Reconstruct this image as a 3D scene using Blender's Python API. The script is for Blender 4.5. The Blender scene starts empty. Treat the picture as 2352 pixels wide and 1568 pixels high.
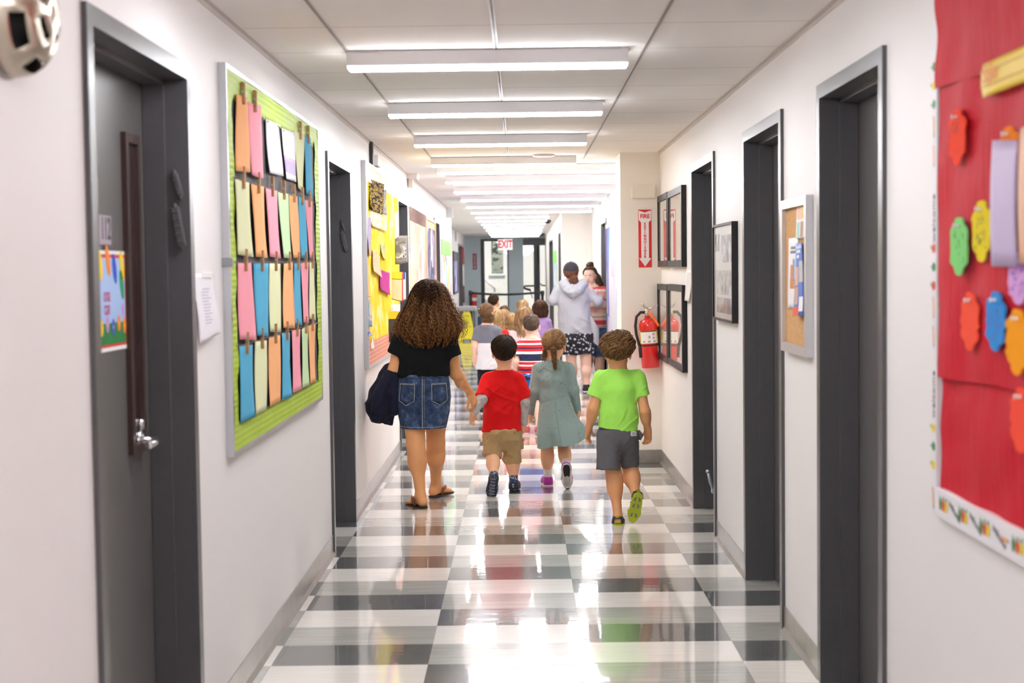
import bpy, bmesh, math, random
import numpy as np
from mathutils import Vector, Matrix, noise
random.seed(7)
SC = bpy.context.scene
COL = SC.collection
PI = math.pi

# ------------------------------------------------------------------ camera (50 mm lens, eye height 1.52 m)
F_PX, PITCH, ROLL, YAW, EYE = 3320.94, 0.0487, 0.0127, -0.0066, 1.5176
_cp, _sp, _cy, _sy = math.cos(PITCH), math.sin(PITCH), math.cos(YAW), math.sin(YAW)
FWD = np.array([_sy*_cp, _cy*_cp, -_sp])
_r0 = np.array([_cy, -_sy, 0.0]); _u0 = np.cross(_r0, FWD)
RGT = _r0*math.cos(ROLL) - _u0*math.sin(ROLL)
UPV = np.cross(RGT, FWD)
XL, XR, ZC = -1.035, 1.09, 2.424           # corridor walls and ceiling

def ray(px, py):
    return FWD + (px-1176)/F_PX*RGT - (py-784)/F_PX*UPV
def on_left(px, py, X=XL):
    d = ray(px, py); t = X/d[0]; return (d[1]*t, EYE + d[2]*t)      # -> (Y, Z) on a side wall
def on_right(px, py, X=XR):
    return on_left(px, py, X)
def at_depth(px, py, Y):
    d = ray(px, py); t = Y/d[1]; return (d[0]*t, EYE + d[2]*t)      # -> (X, Z) on a cross plane
def on_floor(px, py):
    d = ray(px, py); t = -EYE/d[2]; return (d[0]*t, d[1]*t)

# ------------------------------------------------------------------ properties
def tag(o, label=None, cat=None, group=None, kind=None):
    if label: o['label'] = label
    if cat: o['category'] = cat
    if group: o['group'] = group
    if kind: o['kind'] = kind
    return o
def empty(name, loc=(0, 0, 0), rz=0.0, parent=None):
    o = bpy.data.objects.new(name, None); COL.objects.link(o)
    o.location = loc; o.rotation_euler = (0, 0, rz); o.empty_display_size = .05
    if parent: o.parent = parent
    return o
def thing(name, label, cat, loc=(0, 0, 0), rz=0.0, group=None):
    return tag(empty(name, loc, rz), label, cat, group)

# ------------------------------------------------------------------ materials
def lin(c):
    if isinstance(c, str):
        c = c.lstrip('#'); c = [int(c[i:i+2], 16)/255 for i in (0, 2, 4)]
        return tuple(v/12.92 if v <= .04045 else ((v+.055)/1.055)**2.4 for v in c) + (1,)
    return tuple(c)[:3] + (1,)
class NT:
    """tiny node-tree helper"""
    def __init__(s, name):
        s.m = bpy.data.materials.new(name); s.m.use_nodes = True
        s.t = s.m.node_tree; s.b = s.t.nodes['Principled BSDF']
    def n(s, typ, **kw):
        nd = s.t.nodes.new(typ)
        for k, v in kw.items():
            if k in nd.inputs: nd.inputs[k].default_value = v
            else: setattr(nd, k, v)
        return nd
    def l(s, a, b): s.t.links.new(a, b)
    def coord(s, out='Object', scale=(1, 1, 1), loc=(0, 0, 0), rot=(0, 0, 0)):
        c = s.n('ShaderNodeTexCoord'); mp = s.n('ShaderNodeMapping')
        mp.inputs['Scale'].default_value = scale; mp.inputs['Location'].default_value = loc; mp.inputs['Rotation'].default_value = rot
        s.l(c.outputs[out], mp.inputs['Vector']); return mp.outputs['Vector']
    def noise(s, vec, scale=5, detail=3, rough=.5, dist=0):
        nd = s.n('ShaderNodeTexNoise'); nd.inputs['Scale'].default_value = scale; nd.inputs['Detail'].default_value = detail
        nd.inputs['Roughness'].default_value = rough; nd.inputs['Distortion'].default_value = dist
        if vec is not None: s.l(vec, nd.inputs['Vector'])
        return nd.outputs['Fac']
    def ramp(s, fac, stops, interp='LINEAR'):
        nd = s.n('ShaderNodeValToRGB'); cr = nd.color_ramp; cr.interpolation = interp
        cr.elements.remove(cr.elements[1]); cr.elements[0].position = stops[0][0]; cr.elements[0].color = lin(stops[0][1])
        for p, c in stops[1:]: cr.elements.new(p).color = lin(c)
        s.l(fac, nd.inputs['Fac']); return nd.outputs['Color']
    def math(s, op, a, b=None, c=None):
        nd = s.n('ShaderNodeMath', operation=op)
        for i, v in enumerate((a, b, c)):
            if v is None: continue
            if isinstance(v, (int, float)): nd.inputs[i].default_value = v
            else: s.l(v, nd.inputs[i])
        return nd.outputs[0]
    def mix(s, fac, a, b, mode='MIX'):
        nd = s.n('ShaderNodeMix', data_type='RGBA', blend_type=mode)
        for sock, v in ((nd.inputs[0], fac), (nd.inputs[6], a), (nd.inputs[7], b)):
            if isinstance(v, (int, float)): sock.default_value = v
            elif isinstance(v, (str, tuple, list)): sock.default_value = lin(v)
            else: s.l(v, sock)
        return nd.outputs[2]
    def sep(s, vec):
        nd = s.n('ShaderNodeSeparateXYZ'); s.l(vec, nd.inputs[0]); return nd.outputs
    def bump(s, h, strength=.2, dist=.01):
        nd = s.n('ShaderNodeBump'); nd.inputs['Strength'].default_value = strength; nd.inputs['Distance'].default_value = dist
        s.l(h, nd.inputs['Height']); s.l(nd.outputs['Normal'], s.b.inputs['Normal'])
    def base(s, c):
        if isinstance(c, (str, tuple)): s.b.inputs['Base Color'].default_value = lin(c)
        else: s.l(c, s.b.inputs['Base Color'])
    def set(s, **kw):
        for k, v in kw.items():
            s.b.inputs[k.replace('_', ' ')].default_value = v
        return s
_M = {}
def M(c, rough=.6, metal=0.0, spec=.5, var=0.0, scale=30, bump=0.0, sheen=0.0, coat=0.0, name=None):
    """plain material: one colour with a little procedural variation"""
    key = (str(c), rough, metal, spec, var, scale, bump, sheen, coat)
    if key in _M: return _M[key]
    t = NT(name or 'surface'); t.set(Roughness=rough, Metallic=metal)
    t.b.inputs['Specular IOR Level'].default_value = spec
    if coat: t.set(Coat_Weight=coat, Coat_Roughness=.05)
    if sheen: t.set(Sheen_Weight=sheen)
    if var or bump:
        v = t.coord(); f = t.noise(v, scale, 4)
        if var:
            d = lin(c); lo = tuple(x*(1-var) for x in d[:3]); hi = tuple(min(1, x*(1+var)) for x in d[:3])
            t.base(t.mix(f, lo, hi))
        else: t.base(c)
        if bump: t.bump(f, bump, .004)
    else: t.base(c)
    _M[key] = t.m
    return t.m
def emit(c, strength, name='glow'):
    t = NT(name); t.base(c); t.b.inputs['Emission Color'].default_value = lin(c)
    t.b.inputs['Emission Strength'].default_value = strength
    return t.m

# ------------------------------------------------------------------ mesh building
def obj(name, mesh_or_bm, mat=None, parent=None, loc=None, smooth=False):
    if isinstance(mesh_or_bm, bmesh.types.BMesh):
        me = bpy.data.meshes.new(name); mesh_or_bm.to_mesh(me); mesh_or_bm.free()
    else: me = mesh_or_bm
    me.name = name
    o = bpy.data.objects.new(name, me); COL.objects.link(o)
    for m in (mat if isinstance(mat, (list, tuple)) else [mat]):
        if m: me.materials.append(m)
    if smooth: me.polygons.foreach_set('use_smooth', [True]*len(me.polygons))
    if parent: o.parent = parent
    if loc: o.location = loc
    return o
class MB:
    """collects shapes into one mesh"""
    def __init__(s): s.v = []; s.f = []; s.mi = []; s.sm = []; s.cur = 0
    def add(s, vs, fs, smooth=False):
        b = len(s.v); s.v += [tuple(v) for v in vs]
        for f in fs: s.f.append(tuple(i+b for i in f)); s.mi.append(s.cur); s.sm.append(smooth)
        return s
    def use(s, i): s.cur = i; return s
    def box(s, lo, hi, T=None):
        x0, y0, z0 = lo; x1, y1, z1 = hi
        vs = [(x, y, z) for z in (z0, z1) for y in (y0, y1) for x in (x0, x1)]
        if T is not None: vs = [tuple(T @ Vector(v)) for v in vs]
        return s.add(vs, [(0, 2, 3, 1), (4, 5, 7, 6), (0, 1, 5, 4), (2, 6, 7, 3), (0, 4, 6, 2), (1, 3, 7, 5)])
    def bbox(s, lo, hi, b=.004, T=None):
        """bevelled box"""
        bm = bmesh.new(); bmesh.ops.create_cube(bm, size=1)
        sx, sy, sz = (hi[i]-lo[i] for i in range(3)); c = [(hi[i]+lo[i])/2 for i in range(3)]
        for v in bm.verts: v.co = Vector((v.co.x*sx+c[0], v.co.y*sy+c[1], v.co.z*sz+c[2]))
        b = min(b, .45*min(abs(sx), abs(sy), abs(sz)))
        bmesh.ops.bevel(bm, geom=list(bm.edges), offset=b, segments=2, profile=.5, affect='EDGES')
        bm.verts.index_update()
        vs = [tuple(T @ v.co) if T is not None else tuple(v.co) for v in bm.verts]
        s.add(vs, [[v.index for v in f.verts] for f in bm.faces]); bm.free(); return s
    def tube(s, pts, rad, n=8, cap=True, smooth=True):
        P = [Vector(p) for p in pts]; R = rad if isinstance(rad, (list, tuple)) else [rad]*len(P)
        vs = []; fs = []; prev = None
        for i, p in enumerate(P):
            t = (P[min(i+1, len(P)-1)]-P[max(i-1, 0)])
            if t.length < 1e-9: t = Vector((0, 0, 1))
            t.normalize()
            if prev is None:
                a = Vector((1, 0, 0)) if abs(t.x) < .8 else Vector((0, 1, 0)); u = t.cross(a).normalized()
            else:
                u = (prev - t*prev.dot(t))
                u = u.normalized() if u.length > 1e-6 else t.orthogonal().normalized()
            prev = u; w = t.cross(u)
            for k in range(n):
                a = 2*PI*k/n; vs.append(p + (u*math.cos(a)+w*math.sin(a))*R[i])
        for i in range(len(P)-1):
            for k in range(n):
                k2 = (k+1) % n; fs.append((i*n+k, i*n+k2, (i+1)*n+k2, (i+1)*n+k))
        s.add(vs, fs, smooth)
        if cap:
            b = len(s.v)-len(vs)
            for off, rev in ((0, True), ((len(P)-1)*n, False)):
                f = [b+off+k for k in range(n)]
                s.f.append(tuple(reversed(f)) if rev else tuple(f)); s.mi.append(s.cur); s.sm.append(False)
        return s
    def lathe(s, prof, n=24, T=None, smooth=True, cap=True):
        """profile [(r, z)] about local z"""
        vs = []
        for r, z in prof:
            for k in range(n):
                a = 2*PI*k/n; v = Vector((r*math.cos(a), r*math.sin(a), z)); vs.append(T @ v if T is not None else v)
        fs = [(i*n+k, i*n+(k+1) % n, (i+1)*n+(k+1) % n, (i+1)*n+k) for i in range(len(prof)-1) for k in range(n)]
        if cap:
            if prof[0][0] > 1e-5: fs.append(tuple(reversed(range(n))))
            if prof[-1][0] > 1e-5: fs.append(tuple((len(prof)-1)*n+k for k in range(n)))
        return s.add(vs, fs, smooth)
    def ball(s, c, r, n=12, T=None):
        r = r if isinstance(r, (tuple, list)) else (r, r, r)
        vs = []; m = n//2
        for i in range(m+1):
            ph = PI*i/m
            for k in range(n):
                a = 2*PI*k/n; v = Vector((math.sin(ph)*math.cos(a)*r[0], math.sin(ph)*math.sin(a)*r[1], math.cos(ph)*r[2]))
                if T is not None: v = T @ v
                vs.append(v + Vector(c))
        fs = [(i*n+k, (i+1)*n+k, (i+1)*n+(k+1) % n, i*n+(k+1) % n) for i in range(m) for k in range(n)]
        return s.add(vs, fs, True)
    def prism(s, poly, d0, d1, T):
        """2-D outline extruded from d0 to d1 along local z of T"""
        n = len(poly); vs = [T @ Vector((x, y, d)) for d in (d0, d1) for x, y in poly]
        fs = [tuple(reversed(range(n))), tuple(range(n, 2*n))] + [(k, (k+1) % n, n+(k+1) % n, n+k) for k in range(n)]
        return s.add(vs, fs)
    def sheet(s, fn, nu, nv, th=0.0):
        """fn(u, v) -> point, u v in 0..1; th = thickness along the surface normal"""
        P = [[Vector(fn(i/nu, j/nv)) for i in range(nu+1)] for j in range(nv+1)]
        idx = lambda i, j: j*(nu+1)+i
        vs = [P[j][i] for j in range(nv+1) for i in range(nu+1)]
        fs = [(idx(i, j), idx(i+1, j), idx(i+1, j+1), idx(i, j+1)) for j in range(nv) for i in range(nu)]
        if th:
            N = []
            for j in range(nv+1):
                for i in range(nu+1):
                    a = P[j][min(i+1, nu)]-P[j][max(i-1, 0)]; b = P[min(j+1, nv)][i]-P[max(j-1, 0)][i]
                    N.append(a.cross(b).normalized()*th)
            k = len(vs); vs = vs + [v-n for v, n in zip(vs, N)]
            fs = fs + [tuple(q+k for q in reversed(f)) for f in fs]
            rim = [idx(i, 0) for i in range(nu+1)] + [idx(nu, j) for j in range(1, nv+1)] + [idx(i, nv) for i in range(nu-1, -1, -1)] + [idx(0, j) for j in range(nv-1, 0, -1)]
            for a, b in zip(rim, rim[1:]+rim[:1]): fs.append((b, a, a+k, b+k))
        return s.add(vs, fs, True)
    def build(s, name, mat=None, parent=None, loc=None):
        me = bpy.data.meshes.new(name); me.from_pydata(s.v, [], s.f)
        me.polygons.foreach_set('material_index', s.mi); me.polygons.foreach_set('use_smooth', s.sm); me.update()
        return obj(name, me, mat, parent, loc)
def text_mesh(body, size, ext=.0008, align='CENTER', bold=0.0, sx=1.0):
    cu = bpy.data.curves.new('lettering', 'FONT'); cu.body = body; cu.size = size; cu.extrude = ext; cu.offset = bold
    cu.align_x = align; cu.align_y = 'CENTER'; cu.space_character = 1.0; cu.resolution_u = 3
    tmp = bpy.data.objects.new('lettering', cu); COL.objects.link(tmp)
    dg = bpy.context.evaluated_depsgraph_get(); dg.update()
    me = bpy.data.meshes.new_from_object(tmp.evaluated_get(dg))
    bpy.data.objects.remove(tmp); bpy.data.curves.remove(cu)
    if sx != 1.0:
        for v in me.vertices: v.co.x *= sx
    return me
# frames for flat work: local x, y on the surface, local z towards the corridor
def T_left(Y, Z, X=XL):      # on the wall at the left hand: x runs away from the camera
    return Matrix(((0, 0, 1, X), (1, 0, 0, Y), (0, 1, 0, Z), (0, 0, 0, 1)))
def T_right(Y, Z, X=XR):     # on the wall at the right hand: x runs towards the camera
    return Matrix(((0, 0, -1, X), (-1, 0, 0, Y), (0, 1, 0, Z), (0, 0, 0, 1)))
def T_front(X, Z, Y):        # faces the camera
    return Matrix(((1, 0, 0, X), (0, 0, -1, Y), (0, 1, 0, Z), (0, 0, 0, 1)))
def lettering(body, size, T, mat, parent, ext=.0006, bold=0.0, align='CENTER', name='lettering', sx=1.0):
    me = text_mesh(body, size, ext, align, bold, sx); me.transform(T)
    return obj(name, me, mat, parent)

# ------------------------------------------------------------------ signed-distance modelling (bodies, cloth)
class SDF:
    def __init__(s, lo, hi, h):
        s.lo = np.array(lo, np.float32); s.h = h
        s.n = np.ceil((np.array(hi)-np.array(lo))/h).astype(int)+1
        s.f = np.full(tuple(s.n), 1.0, np.float32)
        s.ax = [s.lo[i]+h*np.arange(s.n[i], dtype=np.float32) for i in range(3)]
    def _sub(s, lo, hi):
        a = np.clip(np.floor((lo-s.lo)/s.h).astype(int), 0, s.n); b = np.clip(np.ceil((hi-s.lo)/s.h).astype(int)+1, 0, s.n)
        if (b <= a).any(): return None, None
        sl = tuple(slice(a[i], b[i]) for i in range(3))
        return sl, (s.ax[0][sl[0]][:, None, None], s.ax[1][sl[1]][None, :, None], s.ax[2][sl[2]][None, None, :])
    def _put(s, sl, d, k, cut, op):
        for p, n in (cut or ()):
            p = np.array(p, float); n = np.array(n, float); n = n/np.linalg.norm(n)
            g = s._g
            d = np.maximum(d, (g[0]-p[0])*n[0]+(g[1]-p[1])*n[1]+(g[2]-p[2])*n[2])
        o = s.f[sl]
        if op == 'sub': s.f[sl] = np.maximum(o, -d); return
        if k > 0:
            hh = np.maximum(k-np.abs(o-d), 0)/k; s.f[sl] = np.minimum(o, d)-hh*hh*k*.25
        else: s.f[sl] = np.minimum(o, d)
    def cone(s, a, b, ra, rb, k=.02, sq=None, cut=None, op='add'):
        """round cone a->b; sq=(axis, factor) flattens it along axis"""
        a = np.array(a, float); b = np.array(b, float)
        m = max(ra, rb)+k+3*s.h
        sl, g = s._sub(np.minimum(a, b)-m, np.maximum(a, b)+m)
        if sl is None: return s
        s._g = g
        x, y, z = g[0]-a[0], g[1]-a[1], g[2]-a[2]; ba = b-a; sc = 1.0
        if sq is not None:
            ax = np.array(sq[0], float); ax /= np.linalg.norm(ax); fct = sq[1]
            dt = x*ax[0]+y*ax[1]+z*ax[2]; q = (1/fct-1)
            x, y, z = x+dt*ax[0]*q, y+dt*ax[1]*q, z+dt*ax[2]*q
            ba = ba+ax*(ba@ax)*q; sc = fct if fct < 1 else 1.0
        L = max(ba@ba, 1e-9)
        t = np.clip((x*ba[0]+y*ba[1]+z*ba[2])/L, 0, 1)
        dx, dy, dz = x-t*ba[0], y-t*ba[1], z-t*ba[2]
        d = (np.sqrt(dx*dx+dy*dy+dz*dz)-(ra+(rb-ra)*t))*sc**.5
        s._put(sl, d.astype(np.float32), k, cut, op); return s
    def chain(s, pts, rads, k=.02, sq=None, cut=None):
        for i in range(len(pts)-1): s.cone(pts[i], pts[i+1], rads[i], rads[i+1], k, sq, cut)
        return s
    def ell(s, c, r, R=None, k=.02, cut=None, op='add'):
        c = np.array(c, float); r = np.array(r, float); m = r.max()+k+3*s.h
        sl, g = s._sub(c-m, c+m)
        if sl is None: return s
        s._g = g
        x, y, z = g[0]-c[0], g[1]-c[1], g[2]-c[2]
        if R is not None:
            R = np.array(R); x, y, z = (x*R[0, i]+y*R[1, i]+z*R[2, i] for i in range(3))
        k0 = np.sqrt((x/r[0])**2+(y/r[1])**2+(z/r[2])**2)
        k1 = np.sqrt((x/r[0]**2)**2+(y/r[1]**2)**2+(z/r[2]**2)**2)
        d = k0*(k0-1)/np.maximum(k1, 1e-6)
        s._put(sl, d.astype(np.float32), k, cut, op); return s
    def cut(s, p, n):
        n = np.array(n, float); n /= np.linalg.norm(n)
        d = (s.ax[0][:, None, None]-p[0])*n[0]+(s.ax[1][None, :, None]-p[1])*n[1]+(s.ax[2][None, None, :]-p[2])*n[2]
        s.f = np.maximum(s.f, d.astype(np.float32)); return s
    def mesh(s, name='body', wrinkle=None):
        """surface nets"""
        f = s.f; h = s.h
        sg = f < 0
        nx, ny, nz = f.shape
        cnt = np.zeros((nx-1, ny-1, nz-1), np.int8)
        for i in (0, 1):
            for j in (0, 1):
                for k in (0, 1): cnt += sg[i:nx-1+i, j:ny-1+j, k:nz-1+k]
        act = np.argwhere((cnt > 0) & (cnt < 8))
        I = np.full((nx-1, ny-1, nz-1), -1, np.int32); I[tuple(act.T)] = np.arange(len(act))
        acc = np.zeros((len(act), 3)); num = np.zeros(len(act))
        C = [(i, j, k) for i in (0, 1) for j in (0, 1) for k in (0, 1)]
        val = {c: f[tuple((act+np.array(c)).T)] for c in C}
        for c in C:
            for ax in range(3):
                if c[ax] == 0:
                    e = list(c); e[ax] = 1; e = tuple(e)
                    a, b = val[c], val[e]; m = (a < 0) != (b < 0)
                    t = np.where(m, a/np.where(m, a-b, 1), 0)
                    p = np.tile(np.array(c, float), (len(act), 1)); p[:, ax] += t
                    acc[m] += p[m]; num += m
        V = (act+acc/num[:, None])*h+s.lo
        faces = []
        for ax in range(3):
            o1, o2 = [(1, 2), (2, 0), (0, 1)][ax]
            sl0 = [slice(None)]*3; sl1 = [slice(None)]*3; sl0[ax] = slice(0, -1); sl1[ax] = slice(1, None)
            A, B = sg[tuple(sl0)], sg[tuple(sl1)]
            e = np.argwhere(A != B)
            ok = (e[:, o1] > 0) & (e[:, o2] > 0) & (e[:, o1] < s.n[o1]-1) & (e[:, o2] < s.n[o2]-1); e = e[ok]
            flip = A[tuple(e.T)]
            d1 = np.zeros(3, int); d1[o1] = 1; d2 = np.zeros(3, int); d2[o2] = 1
            q = np.stack([I[tuple((e-d1-d2).T)], I[tuple((e-d2).T)], I[tuple(e.T)], I[tuple((e-d1).T)]], 1)
            q[~flip] = q[~flip][:, ::-1]
            faces.append(q)
        Fc = np.concatenate(faces); Fc = Fc[(Fc >= 0).all(1)]
        me = bpy.data.meshes.new(name)
        me.vertices.add(len(V)); me.vertices.foreach_set('co', V.astype(np.float32).ravel())
        me.loops.add(Fc.size); me.loops.foreach_set('vertex_index', Fc.ravel().astype(np.int32))
        me.polygons.add(len(Fc)); me.polygons.foreach_set('loop_start', np.arange(0, Fc.size, 4, dtype=np.int32))
        me.polygons.foreach_set('use_smooth', np.ones(len(Fc), bool)); me.update(calc_edges=True)
        if wrinkle:
            N = np.zeros((len(V), 3), np.float32); me.vertices.foreach_get('normal', N.ravel())
            D = wrinkle(V.astype(np.float64), N)
            V2 = V+N*D[:, None]; me.vertices.foreach_set('co', V2.astype(np.float32).ravel()); me.update()
        me.validate(); return me
def fold_noise(V, sx, sy, sz, seed=0.0):
    return np.array([noise.noise(Vector((v[0]*sx+seed, v[1]*sy+seed*1.7, v[2]*sz+seed*.6))) for v in V])
def wrinkles(amp=.004, sx=14, sy=14, sz=7, seed=0.0):
    """soft folds with a few sharper creases that run diagonally"""
    def fn(V, N):
        D = V.copy(); D[:, 2] = V[:, 2]+.55*V[:, 0]; E = V.copy(); E[:, 2] = V[:, 2]-.8*V[:, 0]
        r1 = np.clip(1-np.abs(fold_noise(D, sx*.55, sy*.55, sz*1.5, seed+3))*3.2, 0, 1)**1.5
        r2 = np.clip(1-np.abs(fold_noise(E, sx*.5, sy*.5, sz*1.9, seed+8))*3.6, 0, 1)**1.5
        msk = np.clip(fold_noise(V, 5, 5, 4, seed+11)*2+.35, 0, 1)
        return amp*(fold_noise(V, sx, sy, sz, seed)+.4*fold_noise(V, sx*2.3, sy*2.3, sz*2.1, seed+5)+.95*(r1+.8*r2)*msk-.25)
    return fn
# ================================================================== THE SETTING
def wall_paint(name, c):
    t = NT(name); v = t.coord(); f = t.noise(v, 1.3, 3)
    d = lin(c); t.base(t.mix(f, tuple(x*.975 for x in d[:3]), tuple(min(1, x*1.015) for x in d[:3])))
    t.set(Roughness=.5); t.b.inputs['Specular IOR Level'].default_value = .35
    t.bump(t.noise(v, 260, 2), .06, .002); return t.m
PAINT = wall_paint('wall_paint', (.86, .835, .83))
PAINT_CREAM = wall_paint('cream_paint', (.87, .82, .76))
PAINT_TEAL = wall_paint('vestibule_paint', (.48, .585, .625))

def floor_material():
    t = NT('vinyl_floor'); v = t.coord(); s = t.sep(v)
    u = t.math('DIVIDE', t.math('ADD', s[0], .9874), .6096); w = t.math('DIVIDE', t.math('SUBTRACT', s[1], 5.5319), .3048)
    iu, iw = t.math('FLOOR', u), t.math('FLOOR', w)
    # columns C0..C4 start at u=-1: shift so the sequence white / dark / mid falls where it does
    k = t.math('MODULO', t.math('ADD', t.math('ADD', iu, iw), 301.0), 3.0)
    k = t.math('ROUND', k)
    cell = t.n('ShaderNodeTexWhiteNoise', noise_dimensions='3D'); cb = t.n('ShaderNodeCombineXYZ'); t.l(iu, cb.inputs[0]); t.l(iw, cb.inputs[1]); t.l(cb.outputs[0], cell.inputs['Vector'])
    # grain runs across the corridor
    mp = t.n('ShaderNodeMapping'); mp.inputs['Scale'].default_value = (3.2, 95, 1); t.l(v, mp.inputs['Vector'])
    add = t.n('ShaderNodeVectorMath', operation='ADD'); t.l(mp.outputs[0], add.inputs[0])
    sc = t.n('ShaderNodeVectorMath', operation='SCALE'); t.l(cell.outputs['Color'], sc.inputs[0]); sc.inputs['Scale'].default_value = 37; t.l(sc.outputs[0], add.inputs[1])
    g = t.noise(add.outputs[0], 1.0, 5, .62)
    white = t.ramp(g, [(.3, (.76, .715, .66)), (.62, (.88, .85, .80))])
    mid = t.ramp(g, [(.3, (.33, .325, .30)), (.65, (.50, .49, .455))])
    dark = t.ramp(g, [(.32, (.055, .058, .058)), (.68, (.15, .155, .153))])
    c1 = t.mix(t.math('COMPARE', k, 1.0, .1), white, dark)
    c = t.mix(t.math('COMPARE', k, 2.0, .1), c1, mid)
    # hairline joints
    fu, fw_ = t.math('PINGPONG', u, .5), t.math('PINGPONG', w, .5)
    j = t.math('MAXIMUM', t.math('LESS_THAN', fu, .0014), t.math('LESS_THAN', fw_, .0026))
    c = t.mix(t.math('MULTIPLY', j, .45), c, (.18, .17, .15))
    t.base(c); t.set(Roughness=.22, Coat_Weight=.9, Coat_Roughness=.04, Coat_IOR=1.45)
    t.b.inputs['Specular IOR Level'].default_value = .25
    b1 = t.noise(t.coord(scale=(1, 1, 1)), 2.4, 2); b2 = t.noise(t.coord(scale=(1.2, 3.2, 1)), 6.5, 2)
    h = t.math('ADD', b1, t.math('MULTIPLY', b2, .35))
    nd = t.n('ShaderNodeBump'); nd.inputs['Strength'].default_value = .07; nd.inputs['Distance'].default_value = .012
    t.l(h, nd.inputs['Height']); t.l(nd.outputs[0], t.b.inputs['Coat Normal'])
    return t.m
def ceiling_material():
    t = NT('ceiling_tile'); v = t.coord(); s = t.sep(v)
    w = t.math('DIVIDE', t.math('SUBTRACT', s[1], 5.3832), .6096)
    fw_ = t.math('PINGPONG', w, .5)
    j = t.math('LESS_THAN', fw_, .0042)
    j = t.math('MULTIPLY', j, t.math('LESS_THAN', s[1], 12.0))
    f = t.noise(v, 240, 3)
    c = t.mix(f, (.86, .82, .79), (.90, .865, .84))
    c = t.mix(t.math('MULTIPLY', j, .75), c, (.16, .14, .13))
    t.base(c); t.set(Roughness=.9); t.b.inputs['Specular IOR Level'].default_value = .2
    t.bump(f, .12, .003); return t.m
FLOOR_M, CEIL_M = floor_material(), ceiling_material()

tag(MB().box((-2.2, -4.0, -.1), (2.2, 42.0, 0)).build('floor', FLOOR_M), kind='structure')
tag(MB().box((-2.2, -4.0, ZC), (2.2, 37.5, ZC+.1)).build('ceiling', CEIL_M), kind='structure')

DOORS_L = [(3.455, 4.535), (7.74, 8.80), (12.12, 13.22), (17.37, 18.42)]
DOORS_R = [(4.316, 5.272), (5.995, 7.03), (8.09, 9.15), (18.30, 19.36)]
DTOP = 2.17
def wall_run(mb, X, dirn, y0, y1, doors, zt=ZC, th=.35):
    """wall whose face is at X; dirn = +1 if the solid lies on the +X side"""
    xa, xb = (X, X+th) if dirn > 0 else (X-th, X)
    y = y0
    for a, b in sorted(doors):
        if y < a+.03: mb.box((xa, y, 0), (xb, a+.03, zt))
        mb.box((xa, a+.03, DTOP-.03), (xb, b-.03, zt)); y = b-.03
    mb.box((xa, y, 0), (xb, y1, zt))
m = MB(); wall_run(m, XL, -1, -4.0, 21.85, DOORS_L)
m.box((-1.45, 21.5, 0), (-1.385, 21.85, ZC))
tag(m.build('wall_left', PAINT), kind='structure')
m = MB(); wall_run(m, -1.45, -1, 21.85, 37.5, [(33.7, 35.9)])
tag(m.build('wall_left_recess', PAINT), kind='structure')
m = MB(); wall_run(m, XR, 1, -4.0, 22.35, DOORS_R)
tag(m.build('wall_right', PAINT), kind='structure')
m = MB(); m.box((.64, 22.35, 0), (1.6, 22.6, ZC)); wall_run(m, .64, 1, 22.6, 37.5, [(22.85, 23.95), (28.3, 31.6)])
tag(m.build('wall_right_far', PAINT_CREAM), kind='structure')
tag(MB().box((.782, 11.29, 0), (1.12, 11.80, ZC)).build('column', PAINT_CREAM), kind='structure')
tag(MB().box((-2.2, -4.2, 0), (2.2, -4.0, ZC)).build('wall_back', PAINT), kind='structure')

# vinyl cove base
def base_material():
    t = NT('vinyl_base'); v = t.coord(); f = t.noise(v, 9, 5, .7)
    t.base(t.ramp(f, [(.35, (.25, .235, .215)), (.62, (.31, .295, .27)), (.75, (.36, .34, .32))]))
    t.set(Roughness=.28, Coat_Weight=.3, Coat_Roughness=.2); t.bump(t.noise(v, 60, 3), .15, .003); return t.m
BASE_M = base_material()
def base_run(name, X, s, y0, y1, doors):
    mb = MB(); y = y0
    for a, b in sorted(doors)+[(y1, None)]:
        if a > y+.01:
            x1 = X+s*.006; x2 = X+s*.018
            mb.add([(X, y, .105), (X, a, .105), (x1, y, .105), (x1, a, .105), (x1, y, .02), (x1, a, .02), (x2, y, .0), (x2, a, .0), (X, y, 0), (X, a, 0)],
                   [(0, 1, 3, 2), (2, 3, 5, 4), (4, 5, 7, 6), (0, 2, 4, 6, 8), (1, 9, 7, 5, 3)])
        if b: y = b
    return tag(mb.build(name, BASE_M), kind='structure')
base_run('baseboard_left', XL, 1, -4, 21.85, DOORS_L)
base_run('baseboard_right', XR, -1, -4, 11.29, DOORS_R)
base_run('baseboard_right_beyond', XR, -1, 11.80, 22.35, [DOORS_R[3]])
base_run('baseboard_right_far', .64, -1, 22.6, 37.5, [(22.85, 23.95), (28.3, 31.6)])
tag(MB().bbox((.775, 11.283, 0), (1.085, 11.295, .105), .002).box((.774, 11.283, 0), (.786, 11.80, .105)).build('baseboard_column', BASE_M), kind='structure')

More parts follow.
